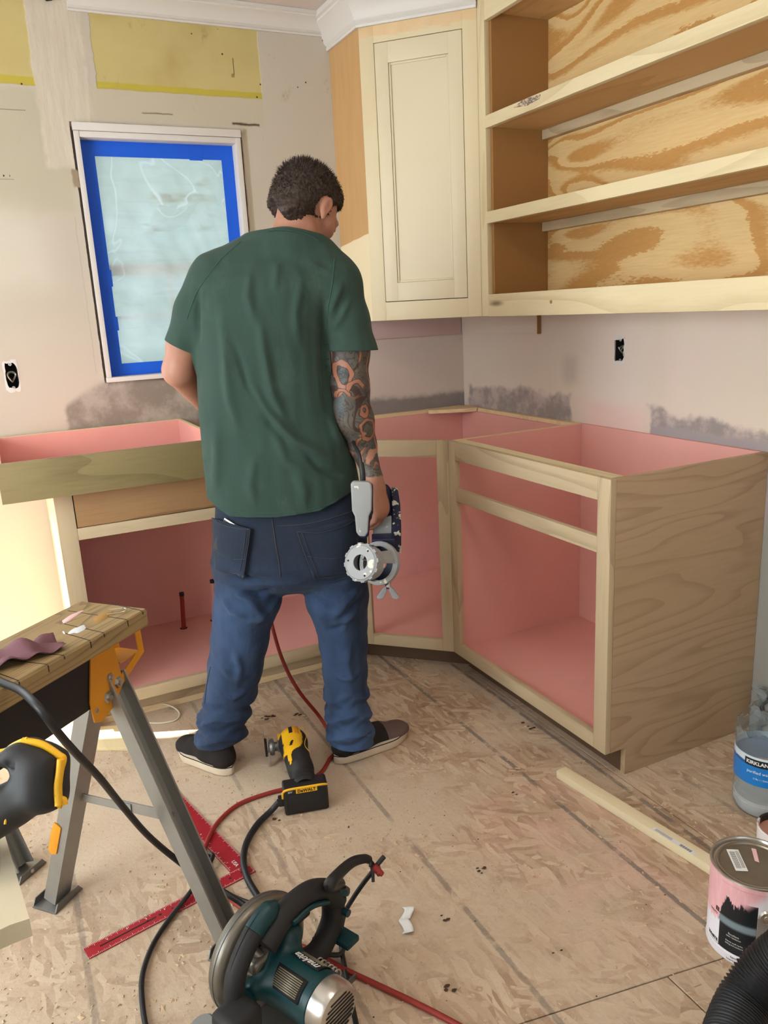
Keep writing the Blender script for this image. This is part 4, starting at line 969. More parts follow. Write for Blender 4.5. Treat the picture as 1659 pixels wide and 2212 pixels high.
def skin_mat():
    n = NT('skin', 0.5, 0, 0.35); v = n.co(); X = n.xyz(v)
    b = n.noise(v, 14.0, 4.0); base = n.mix(b, srgb(174, 126, 104), srgb(146, 100, 80))
    base = n.mix(n.mth('MULTIPLY', n.smooth(n.noise(v, 60.0, 3.0), 0.5, 0.7), 0.25), base, srgb(170, 100, 82))
    # tattoo sleeve on the right arm, from under the shirt sleeve to the wrist
    zt = float(J(800, 1022, 0)[2]); arm = n.mth('MULTIPLY', n.smooth(X[0], 0.112, 0.118), n.smooth(n.mth('ADD', X[2], n.mth('MULTIPLY', n.noise(v, 30.0), 0.02)), zt+0.006, zt+0.012)); arm = n.mth('MULTIPLY', arm, n.smooth(X[2], 1.34, 1.33))
    # scales and waves: contour lines in dark ink
    wv = n.noise(n.mapv(v, (1, 1, 0.8)), 15.0, 1.5, 0.5, 0.8)
    ln = n.smooth(n.mth('PINGPONG', n.mth('MULTIPLY', wv, 18.0), 0.5), 0.16, 0.07)
    ink = n.mix(n.noise(v, 34.0, 3.0), srgb(38, 52, 52), srgb(92, 92, 82))
    ink = n.mix(n.smooth(n.noise(v, 9.0, 2.0), 0.5, 0.6), ink, srgb(44, 72, 78))
    sc_ = n.vor(v, 105.0, feat='DISTANCE_TO_EDGE'); ink = n.mix(n.mth('MULTIPLY', n.smooth(sc_, 0.10, 0.03), n.smooth(n.noise(v, 18.0), 0.5, 0.56)), ink, srgb(26, 28, 28))
    ink = n.mix(n.mth('MULTIPLY', ln, 0.75), ink, srgb(20, 24, 26))
    # orange tentacle: curled band following contours of a slow noise
    sl = n.noise(n.mapv(v, (1, 1, 0.9), (0.3, 0, 0)), 8.5, 0.5, 0.4, 1.4); bd = n.mth('ABSOLUTE', n.mth('SUBTRACT', sl, 0.52)); band = n.mth('MULTIPLY', n.smooth(bd, 0.032, 0.026), n.smooth(n.noise(v, 7.0, 1.0), 0.42, 0.48))
    bo = n.mth('MULTIPLY', n.smooth(bd, 0.040, 0.034), n.mth('SUBTRACT', 1.0, band))
    mid = n.mth('MULTIPLY', n.smooth(X[2], 0.90, 0.93), 1.0)
    ink = n.mix(n.mth('MULTIPLY', band, mid), ink, n.mix(n.noise(v, 40.0), srgb(176, 108, 78), srgb(140, 84, 60))); ink = n.mix(n.mth('MULTIPLY', bo, mid), ink, srgb(22, 20, 20))
    for (rx, rz, rr, rw, c1) in RINGS:
        dd = n.mth('SQRT', n.mth('ADD', n.mth('POWER', n.mth('SUBTRACT', X[0], rx), 2.0), n.mth('POWER', n.mth('MULTIPLY', n.mth('SUBTRACT', X[2], rz), 0.85), 2.0)))
        dd = n.mth('ABSOLUTE', n.mth('SUBTRACT', n.mth('ADD', dd, n.mth('MULTIPLY', n.mth('SUBTRACT', n.noise(v, 20.0, 2.0), 0.5), 0.034)), rr)); arc = n.smooth(n.noise(v, 13.0, 1.0), 0.40, 0.46)
        ink = n.mix(n.mth('MULTIPLY', arc, n.smooth(dd, rw+0.0022, rw+0.0014)), ink, srgb(20, 18, 18)); ink = n.mix(n.mth('MULTIPLY', arc, n.smooth(dd, rw+0.0008, rw-0.0004)), ink, n.mix(n.noise(v, 60.0), c1, srgb(122, 78, 60)))
    gaps = n.smooth(n.noise(v, 11.0, 3.0, 0.5, 0.5), 0.60, 0.63); ink = n.mix(gaps, ink, base)
    n.color(n.mix(n.mth('MULTIPLY', arm, 0.90), base, ink)); n.rough(n.mth('ADD', 0.42, n.mth('MULTIPLY', b, 0.15)))
    n.bump(n.noise(v, 160.0, 3.0), 0.12, 0.0008)
    n.b.inputs['Subsurface Weight'].default_value = 0.06; n.b.inputs['Subsurface Radius'].default_value = (0.012, 0.005, 0.003); return n.m
body = mlink(mesh_from(V, F, 'body'), 'body', skin_mat())
# finger ring and nails of the right hand
nm = plain('nail', srgb(216, 160, 136), 0.3)
for i, p in enumerate(tipsR):
    pass

# ---- hair -------------------------------------------------------------------
HF = Field(tuple(HC-0.15), tuple(HC+0.15), 0.0035)
HF.ell(hp(0, -0.014, 0.010), (0.077, 0.096, 0.084), R_, 0.004); HF.ell(hp(0, 0.015, 0.040), (0.066, 0.072, 0.054), R_, 0.02)
HF.ell(hp(0, -0.050, -0.035), (0.064, 0.050, 0.052), R_, 0.02); HF.ell(hp(0, -0.050, -0.075), (0.062, 0.040, 0.036), R_, 0.015); HF.ell(hp(-0.034, -0.020, -0.045), (0.040, 0.055, 0.040), R_, 0.02)
sl, P = HF.region(tuple(HC-0.16), tuple(HC+0.16)); q = (P-HC)@R_
front = q[..., 1]-(0.075+0.0*q[..., 2]); nape = -(q[..., 2]+0.080-0.36*np.maximum(0, q[..., 1]+0.03)*(q[..., 0] > -0.02)+0.02*np.sin(q[..., 0]*60))
cheek = (q[..., 1]-0.022-np.where(q[..., 2] > 0.012, (q[..., 2]-0.012)*1.2, 0)); cheek = np.where(q[..., 2] < 0.05, cheek, -1)
side = np.where((q[..., 2] < -0.055+0.02*np.abs(q[..., 0])), 0.01, -1)
ear = 0.030-np.linalg.norm((q-np.array([0.085, -0.004, -0.022]))*np.array([0.8, 1.25, 0.85]), axis=-1); ear2 = 0.022-np.linalg.norm((q-np.array([-0.090, 0.004, -0.018]))*np.array([0.8, 1.25, 0.85]), axis=-1)
flap = np.minimum(-0.030-q[..., 0], -0.062-q[..., 2])
HF.v = np.maximum.reduce([HF.v, nape, cheek, ear, flap]).astype(np.float32)
Vh, Fh = HF.mesh(); Nh = normals(Vh, Fh); Vh = Vh+Nh*(0.0025*vnoise(Vh, 130, 3)+0.0012*RNG.normal(size=len(Vh)))[:, None]
# short hair strands over the shell, combed up at the crown
qh = (Vh-HC)@R_; topm = qh[:, 2] > -0.06
rs = np.random.default_rng(5); ii = rs.choice(np.where(topm & (np.linalg.norm(Nh, axis=1) > 0.5))[0], 7000); cr = np.clip((Vh[ii][:, 2]-HC[2]-0.01)/0.08, 0, 1)
dirs = Nh[ii]*0.38+rs.normal(size=(7000, 3))*0.22+np.array([0.0, 0.0, -0.5])*(1-cr)[:, None]+np.array([0.1, 0.0, 0.5])*cr[:, None]; dirs /= np.linalg.norm(dirs, axis=1)[:, None]
ln_ = (0.006+0.010*cr*rs.uniform(0.3, 1, 7000)); tn = np.cross(dirs, rs.normal(size=(7000, 3))); tn /= np.linalg.norm(tn, axis=1)[:, None]
b0 = Vh[ii]-Nh[ii]*0.002; wd = 0.0011; HV = np.concatenate([b0-tn*wd, b0+tn*wd, b0+dirs*ln_[:, None]+tn*0.0002, b0+dirs*ln_[:, None]-tn*0.0002]); k_ = np.arange(7000)
HFc = np.stack([k_, k_+7000, k_+14000, k_+21000], 1)
hair_m = NT('dark_hair', 0.55, 0, 0.35); hn = hair_m.noise(hair_m.co(), 90.0, 4.0); hair_m.color(hair_m.mix(hn, srgb(30, 22, 18), srgb(62, 46, 36))); hair_m.bump(hair_m.noise(hair_m.mapv(hair_m.co(), (1, 1, 0.4)), 260.0, 2.0), 0.6, 0.002)
mlink(mesh_from(np.concatenate([Vh, HV]), np.concatenate([Fh, HFc+len(Vh)]), 'hair'), 'hair', hair_m.m)

# ---- t-shirt ------------------------------------------------------------------
def row(py, xl, xr, dy, hd):
    a, b = J(xl, py, dy), J(xr, py, dy); return ((a[2]+b[2])/2, (a[0]+b[0])/2, dy, (b[0]-a[0])/2, hd)
TF_ = Field((-0.42, -0.30, 0.74), (0.36, 0.30, 1.62), 0.005)
rows = [row(1150, 446, 788, 0.02, 0.150), row(1085, 444, 782, 0.02, 0.148), row(1040, 441, 774, 0.018, 0.142), row(1000, 438, 766, 0.015, 0.138), row(950, 433, 752, 0.012, 0.134),
        row(900, 430, 738, 0.01, 0.132), row(850, 428, 726, 0.005, 0.130), row(800, 426, 716, 0.0, 0.128), row(740, 422, 710, -0.002, 0.128), row(690, 416, 716, -0.004, 0.126), row(640, 420, 732, -0.004, 0.118), row(600, 436, 742, -0.004, 0.104), row(568, 462, 735, -0.002, 0.084), row(545, 500, 715, 0.0, 0.066), row(520, 560, 690, 0.0, 0.050)]
TF_.stack(rows, 0.02, 2.25)
t_ = TF_.cone
t_(J(478, 592, 0.0), J(588, 532, 0.0), 0.058, 0.058, 0.04); t_(J(722, 612, 0.0), J(664, 548, 0.0), 0.062, 0.060, 0.04)
t_(J(460, 612, 0.0), J(428, 675, 0.0), 0.066, 0.062, 0.035); t_(J(428, 675, 0.0), J(399, 748, 0.0), 0.062, 0.054, 0.02); t_(J(399, 748, 0), J(385, 785, 0.0), 0.053, 0.053, 0.01)
t_(J(728, 625, -0.005), J(745, 690, -0.008), 0.066, 0.064, 0.035); t_(J(745, 690, -0.008), J(758, 762, -0.012), 0.062, 0.070, 0.02); t_(J(758, 762, -0.012), J(761, 778, -0.012), 0.070, 0.071, 0.01)
c2 = hp(0, -0.03, -0.075); t_(J(628, 545, -0.005), J(640, 492, 0.012), 0.074, 0.072, 0.02); t_(J(640, 492, 0.012), c2, 0.072, 0.068, 0.01)
V, F = TF_.mesh(); V = relax(V, F, 2, 0.5); N = normals(V, F)
folds = [([(520, 790), (575, 880), (640, 950), (705, 985), (748, 1000)], 0.014, 0.011), ([(560, 640), (575, 760), (592, 850), (640, 940)], 0.013, 0.008), ([(478, 640), (490, 740), (500, 860), (530, 960)], 0.014, 0.006),
         ([(545, 560), (540, 640), (560, 720)], 0.012, 0.005), ([(655, 585), (640, 680), (650, 770)], 0.012, 0.005), ([(700, 620), (700, 720), (704, 860), (715, 960)], 0.010, -0.008), ([(425, 610), (423, 700), (425, 760)], 0.009, -0.006),
         ([(600, 560), (596, 640)], 0.010, 0.004), ([(470, 900), (470, 1000), (460, 1080)], 0.016, 0.006), ([(560, 960), (545, 1040), (560, 1100)], 0.016, 0.005), ([(640, 1000), (660, 1060), (650, 1100)], 0.016, 0.005), ([(650, 960), (690, 1010), (730, 1030), (760, 1028)], 0.010, -0.007),
         ([(500, 700), (540, 830), (600, 930), (680, 990)], 0.010, -0.006), ([(745, 600), (722, 650), (708, 700)], 0.010, 0.006), ([(760, 640), (735, 690), (712, 720)], 0.008, 0.004), ([(700, 870), (722, 940), (745, 985)], 0.010, 0.006), ([(655, 560), (690, 580), (720, 590)], 0.008, 0.003), ([(585, 900), (620, 990), (700, 1040)], 0.012, 0.004)]
folds = [(a_, b_*0.95, c_*1.75) for a_, b_, c_ in folds]
V = ridges(V, N, folds)
V = V+N*(0.0034*vnoise(V*np.array([1, 1, 0.22]), 46, 1)+0.0012*vnoise(V*np.array([1, 1, 0.5]), 90, 2))[:, None]
# openings: hem, sleeves, collar
hl, hm, hr_ = J(445, 1090, -0.10), J(600, 1118, -0.13), J(772, 1068, -0.10)
hemz = np.interp(V[:, 0], [hl[0], J(490, 1112, -0.13)[0], hm[0], J(690, 1108, -0.12)[0], hr_[0]], [hl[2]+0.004, hm[2]+0.004, hm[2], hm[2]+0.008, hr_[2]+0.004])
def bcut(me, items, pre=()):
    bm = bmesh.new(); bm.from_mesh(me)
    for co, no, flt in pre:
        fs_ = [f for f in bm.faces if flt(f.calc_center_median())]; g_ = set(fs_)
        for f in fs_: g_.update(f.edges); g_.update(f.verts)
        bmesh.ops.bisect_plane(bm, geom=list(g_), plane_co=co, plane_no=no)
    for co, no, flt in items:
        fs_ = [f for f in bm.faces if flt(f.calc_center_median())]; g_ = set(fs_)
        for f in fs_: g_.update(f.edges); g_.update(f.verts)
        bmesh.ops.bisect_plane(bm, geom=list(g_), plane_co=co, plane_no=no, clear_outer=False)
        kill = [f for f in bm.faces if flt(f.calc_center_median()) and (f.calc_center_median()-Vector(co)).dot(Vector(no)) > 0]
        bmesh.ops.delete(bm, geom=kill, context='FACES')
    bmesh.ops.delete(bm, geom=[v_ for v_ in bm.verts if not v_.link_faces], context='VERTS')
    bm.normal_update(); bm.to_mesh(me); bm.free(); return me
V2 = V.copy(); m_ = V[:, 2] < 1.0; V2[m_, 2] = V[m_, 2]-(hemz-hm[2])[m_]          # shear so that a level cut gives the curved hem
me = mesh_from(V2, F, 't_shirt')
axL = Vector(J(399, 748, 0)-J(432, 665, 0)).normalized(); axR = Vector(J(765, 815, -0.012)-J(750, 700, -0.008)).normalized()
axR = (axR+Vector((-0.10, 0.0, 0))).normalized()
cl_ = Vector(J(646, 517, 0.006)); cn = Vector((0.10, 0.30, 1.0)).normalized()
hz = float(hm[2])
nb_ = Vector(J(640, 500, 0.01))
bcut(me, [((0, 0, hz), (0, 0, -1), lambda q_: q_.z < hz+0.03),
          (Vector(J(395, 750, 0.0)), axL, lambda q_: q_.x < J(420, 750, 0)[0] and q_.z < 1.36),
          (Vector(J(758, 757, -0.012)), axR, lambda q_: q_.x > J(714, 770, -0.01)[0] and 1.118 < q_.z < 1.36),
          (cl_, cn, lambda q_: (q_-nb_).length < 0.14 and q_.z > 1.46)],
     [((J(420, 750, 0)[0], 0, 0), (1, 0, 0), lambda q_: q_.x < 0 and 1.0 < q_.z < 1.4), ((J(714, 770, -0.01)[0], 0, 0), (1, 0, 0), lambda q_: q_.x > 0 and 1.0 < q_.z < 1.4), ((0, 0, 1.118), (0, 0, 1), lambda q_: q_.x > 0 and 1.0 < q_.z < 1.4)])
co_ = np.zeros(len(me.vertices)*3); me.vertices.foreach_get('co', co_); co_ = co_.reshape(-1, 3)
hz_i = np.interp(co_[:, 0], [hl[0], J(490, 1112, -0.13)[0], hm[0], J(690, 1108, -0.12)[0], hr_[0]], [hl[2]+0.004, hm[2]+0.004, hm[2], hm[2]+0.008, hr_[2]+0.004])
m_ = co_[:, 2] < 1.0; co_[m_, 2] += (hz_i-hm[2])[m_]; me.vertices.foreach_set('co', co_.ravel()); me.update()
def cloth_mat(name, a, b, sc=600.0, dust=None):
    n = NT(name, 0.85, 0, 0.15); v = n.co(); n.b.inputs['Sheen Weight'].default_value = 0.06; n.b.inputs['Sheen Roughness'].default_value = 0.5
    f = n.noise(v, 5.0, 4.0); col = n.mix(f, a, b)
    if dust: col = n.mix(n.mth('MULTIPLY', n.smooth(n.noise(n.mapv(v, (1, 1, 0.6)), 7.0, 5.0, 0.7), 0.55, 0.8), 0.15), col, dust)
    n.color(col); n.bump(n.noise(n.mapv(v, (1, 1, 0.5)), 22.0, 3.0, 0.5, 0.3), 0.35, 0.006); n.bump(n.noise(v, sc, 2.0), 0.12, 0.0008); return n.m
shirt_m = cloth_mat('green_jersey', srgb(42, 60, 52), srgb(53, 72, 64), 500, srgb(118, 140, 128))
M['shirt'] = shirt_m
shirt = mlink(me, 't_shirt', shirt_m)
md = shirt.modifiers.new('thick', 'SOLIDIFY'); md.thickness = 0.0025; md.offset = -1
# collar band and hem stitching ride on the shirt
dg_ = bpy.context.evaluated_depsgraph_get()
def bvh_of(me_): return BVHTree.FromPolygons([v_.co for v_ in me_.vertices], [p.vertices for p in me_.polygons])
tb = bvh_of(me)
def on_back(bv, px, py, lift, y_from=-0.5, dy=-0.1):
    """point of a garment where the picture shows it (ray from the camera, in the man's frame)"""
    o_ = Vector((np.dot(CAM-MO, MX), np.dot(CAM-MO, MY), CAM[2])); d = ray(px, py); dl = Vector((d@MX, d@MY, d[2])).normalized()
    h = bv.ray_cast(o_, dl)
    if h[0] is None: return None
    return h[0]+h[1]*(lift if h[1].dot(dl) < 0 else -lift), h[1]
def seam(name, bv, pts, r_, mat, parent, lift=0.001, n=8):
    path = []
    for p in smooth_path([(a, b, 0) for a, b in pts], n):
        h = on_back(bv, p.x, p.y, lift)
        if h: path.append(h[0])
    if len(path) < 3: return None
    P_ = [path[0]]+[(path[i-1]+path[i]*2+path[i+1])/4 for i in range(1, len(path)-1)]+[path[-1]]
    bm = tube_bm(P_, r_, 6); bmesh.ops.recalc_face_normals(bm, faces=bm.faces); me_ = bpy.data.meshes.new(name); bm.to_mesh(me_); bm.free()
    return mlink(me_, name, mat, True, parent)
dark_green = cloth_mat('green_seam', srgb(48, 78, 66), srgb(58, 88, 76))
seam('collar_band', tb, [(580, 499), (605, 496), (640, 500), (668, 509), (690, 521)], 0.0032, shirt_m, shirt, 0.0005)
seam('sleeve_seam', tb, [(520, 505+18), (478, 560), (432, 620), (414, 660), (404, 690)], 0.0009, dark_green, shirt); seam('sleeve_seam', tb, [(722, 560), (718, 610), (710, 660), (706, 710)], 0.0012, dark_green, shirt)
seam('hem_stitch', tb, [(452, 1085), (480, 1100), (540, 1107), (600, 1108), (650, 1104), (700, 1093), (740, 1078)], 0.0008, dark_green, shirt)

# ---- jeans --------------------------------------------------------------------
JF = Field((-0.36, -0.26, 0.02), (0.30, 0.30, 0.98), 0.005)
rows = [row(1275, 560, 700, 0.02, 0.04), row(1252, 500, 760, 0.02, 0.100), row(1232, 466, 788, 0.02, 0.128), row(1200, 457, 796, 0.02, 0.142), row(1150, 461, 792, 0.02, 0.138), row(1100, 466, 780, 0.02, 0.128), row(1040, 468, 772, 0.02, 0.118)]
JF.stack(rows, 0.045, 2.3)
k = JF.cone
def leg_seg(pts, kk=0.02):
    """pts: (py, xl, xr, dy, depth factor)"""
    cs = []
    for py, xl, xr, dy in pts:
        a, b = J(xl, py, dy), J(xr, py, dy); cs.append(((a+b)/2, (b[0]-a[0])/2))
    for (a, ra), (b, rb) in zip(cs, cs[1:]): k(a, b, ra, rb, kk, ((0, 1, 0), 0.93))
leg_seg([(1225, 466, 612, 0.02), (1290, 466, 606, 0.02), (1330, 462, 586, 0.022), (1380, 459, 578, 0.025), (1440, 452, 566, 0.02), (1490, 447, 552, 0.01), (1540, 437, 534, -0.005), (1572, 430, 527, -0.015), (1600, 428, 526, -0.02), (1630, 434, 524, -0.025)])
leg_seg([(1225, 650, 792, 0.02), (1290, 662, 795, 0.02), (1340, 683, 792, 0.022), (1390, 692, 792, 0.025), (1450, 700, 792, 0.02), (1500, 703, 793, 0.01), (1545, 708, 797, -0.005), (1575, 712, 802, -0.01), (1600, 713, 806, -0.015), (1625, 717, 800, -0.02)])
V, F = JF.mesh(); V = relax(V, F, 2, 0.5); N = normals(V, F)
jf = [([(480, 1270), (540, 1300), (560, 1330), (545, 1370)], 0.012, 0.009), ([(470, 1290), (500, 1320), (540, 1340)], 0.010, 0.007), ([(600, 1270), (560, 1290), (510, 1280)], 0.010, -0.010), ([(612, 1290), (575, 1330), (530, 1350)], 0.010, 0.006),
      ([(790, 1275), (750, 1300), (715, 1345)], 0.012, 0.009), ([(785, 1300), (745, 1350), (735, 1380)], 0.011, 0.008), ([(660, 1285), (700, 1310), (740, 1320)], 0.009, -0.008), ([(700, 1370), (730, 1365), (765, 1340)], 0.009, -0.006),
      ([(460, 1440), (500, 1470), (540, 1478)], 0.010, 0.005), ([(540, 1500), (500, 1515), (450, 1500)], 0.009, 0.006), ([(710, 1470), (750, 1480), (785, 1468)], 0.010, 0.005), ([(480, 1225), (540, 1250), (600, 1250)], 0.012, -0.007), ([(650, 1250), (720, 1258), (780, 1245)], 0.012, -0.007), ([(500, 1400), (515, 1450), (505, 1500)], 0.010, 0.005), ([(760, 1390), (750, 1440), (760, 1500)], 0.010, 0.005)]
jf = [(a_, b_*0.9, c_*1.9) for a_, b_, c_ in jf]
V = ridges(V, N, jf)
zc = V[:, 2]; N = normals(V, F)
# stacked folds above the shoes
amp = np.clip((0.26-zc)/0.08, 0, 1)*np.clip((zc-0.03)/0.06, 0.35, 1); ang = np.arctan2(V[:, 1]+0.02, V[:, 0]-np.where(V[:, 0] < 0, ANL[0], ANR[0]))
V = V+N*(amp*(0.0075*(1-2*np.abs(np.sin(0.5*(zc*105+1.5*np.sin(ang*2.0+1)+np.where(V[:, 0] < 0, 0.8, 2.2)))))+0.0020*np.sin(zc*190+2*np.sin(ang*3))))[:, None]
V = V+N*(0.0022*vnoise(V*np.array([1, 1, 0.5]), 40, 4)+0.0014*vnoise(V, 85, 6))[:, None]
me = mesh_from(V, F, 'jeans')
zl, zr = J(478, 1611, -0.06)[2], J(755, 1618, -0.06)[2]
bcut(me, [((ANL[0], -0.03, zl), Vector((0.10, -0.05, -1)).normalized(), lambda q_: q_.x < -0.02 and q_.z < 0.20), ((ANR[0], -0.03, zr), Vector((-0.08, -0.15, -1)).normalized(), lambda q_: q_.x >= -0.02 and q_.z < 0.20)])
def denim():
    n = NT('blue_denim', 0.85, 0, 0.15); v = n.co(); X = n.xyz(v); n.b.inputs['Sheen Weight'].default_value = 0.05
    f = n.noise(n.mapv(v, (1, 1, 0.5)), 6.0, 5.0, 0.6); tw = n.noise(n.mapv(v, (1, 1, 0.12)), 420.0, 2.0)
    c_ = n.mix(n.smooth(f, 0.3, 0.7), srgb(28, 38, 58), srgb(50, 68, 96)); c_ = n.mix(n.mth('MULTIPLY', tw, 0.2), c_, srgb(76, 94, 122))
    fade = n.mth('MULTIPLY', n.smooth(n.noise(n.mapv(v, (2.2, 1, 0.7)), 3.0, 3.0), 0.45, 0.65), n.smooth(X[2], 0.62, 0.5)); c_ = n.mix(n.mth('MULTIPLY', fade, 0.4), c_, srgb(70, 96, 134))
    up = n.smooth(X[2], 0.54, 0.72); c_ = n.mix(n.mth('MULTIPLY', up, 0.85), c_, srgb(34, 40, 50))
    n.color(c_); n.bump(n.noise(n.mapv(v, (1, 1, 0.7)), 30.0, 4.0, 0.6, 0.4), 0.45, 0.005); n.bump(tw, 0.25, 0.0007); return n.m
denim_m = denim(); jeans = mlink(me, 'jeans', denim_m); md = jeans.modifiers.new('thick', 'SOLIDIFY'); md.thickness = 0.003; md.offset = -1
jb = bvh_of(me)
thread = plain('denim_thread', srgb(60, 56, 60), 0.8)
def patch(name, bv, quad, mat, parent, lift=0.004, nu=16, nv=18, bulge=0.0):
    """cloth patch lying on a garment inside a picture quad (tl, tr, br, bl)"""
    tl, tr, br, bl = [np.array(q_, float) for q_ in quad]; bm = bmesh.new(); gr = {}
    for i in range(nu+1):
        for j_ in range(nv+1):
            u_, w_ = i/nu, j_/nv; p = (tl*(1-u_)+tr*u_)*(1-w_)+(bl*(1-u_)+br*u_)*w_
            h = on_back(bv, p[0], p[1], lift+bulge*math.sin(PI*u_)*math.sin(PI*w_))
            if h: gr[i, j_] = bm.verts.new(h[0])
    for i in range(nu):
        for j_ in range(nv):
            ks = [(i, j_), (i+1, j_), (i+1, j_+1), (i, j_+1)]
            if all(q_ in gr for q_ in ks):
                vs = [gr[q_] for q_ in ks]
                if max((vs[a]-vs[b] if False else (vs[a].co-vs[b].co).length) for a, b in ((0, 1), (1, 2), (2, 3), (3, 0))) < 0.05: bm.faces.new(vs)
    bmesh.ops.recalc_face_normals(bm, faces=bm.faces); me_ = bpy.data.meshes.new(name); bm.to_mesh(me_); bm.free()
    o = mlink(me_, name, mat, True, parent); s_ = o.modifiers.new('thick', 'SOLIDIFY'); s_.thickness = 0.0035; s_.offset = 0
    return o
pl_ = patch('back_pocket', jb, [(468, 1118), (545, 1142), (531, 1240), (472, 1226)], denim_m, jeans, 0.0125, bulge=0.004)
pr_ = patch('back_pocket', jb, [(641, 1148), (772, 1118), (770, 1232), (676, 1246)], denim_m, jeans, 0.003, bulge=0.004)
for q_ in ([(545, 1143), (538, 1195), (531, 1239)], [(537, 1143), (530, 1195), (523, 1237)], [(469, 1119), (500, 1136), (544, 1143)], [(474, 1186), (502, 1203), (536, 1205)], [(531, 1240), (500, 1238), (473, 1227)]): seam('pocket_stitch', jb, q_, 0.0009, thread, pl_, 0.0165)
for q_ in ([(642, 1149), (658, 1195), (677, 1245)], [(652, 1150), (668, 1195), (687, 1245)], [(642, 1148), (690, 1150), (735, 1138), (770, 1120)], [(664, 1200), (710, 1206), (765, 1196)], [(677, 1246), (715, 1255), (768, 1234)]): seam('pocket_stitch', jb, q_, 0.0009, thread, pr_, 0.008)
seam('back_seam', jb, [(588, 1121), (592, 1150), (597, 1185), (603, 1218), (606, 1246)], 0.0016, thread, jeans, 0.001)
seam('yoke_seam', jb, [(600, 1136), (660, 1132), (720, 1118), (765, 1102)], 0.0012, thread, jeans, 0.001)
seam('side_seam', jb, [(455, 1440), (447, 1480), (442, 1520)], 0.0010, thread, jeans, 0.001)
seam('hem_stitch', jb, [(434, 1590), (455, 1602), (490, 1606), (522, 1602)], 0.0009, thread, jeans, 0.001); seam('hem_stitch', jb, [(716, 1600), (740, 1608), (775, 1598), (802, 1580)], 0.0009, thread, jeans, 0.001)
# phone in the left back pocket (its top edge shows)
h = on_back(jb, 503, 1134, 0.0042)
if h:
    zt_ = Vector((0.03, 0.05, 1)); nn_ = h[1]; zt_ = (zt_-nn_*zt_.dot(nn_)).normalized(); xt_ = zt_.cross(nn_)
    rt_ = Matrix.Rotation(math.radians(-24), 3, nn_); zt_ = rt_ @ zt_; xt_ = rt_ @ xt_
    Mph = MM @ frameM(h[0]+nn_*0.0035, xt_, -nn_, zt_)
    ph = tag(lfin(bevel_all(box_bm(-0.028, 0.028, -0.0035, 0.0035, -0.085, 0.009), 0.003, 3), 'phone', Mph, M['black_beam'], auto=40), 'black phone sticking out of the left back pocket of the jeans', 'phone')
    phr = lfin(bevel_all(box_bm(-0.0262, 0.0262, -0.0039, 0.0039, 0.0045, 0.0094), 0.001), 'metal_rim', Matrix.Identity(4), M['chrome'], None); phr.parent = ph

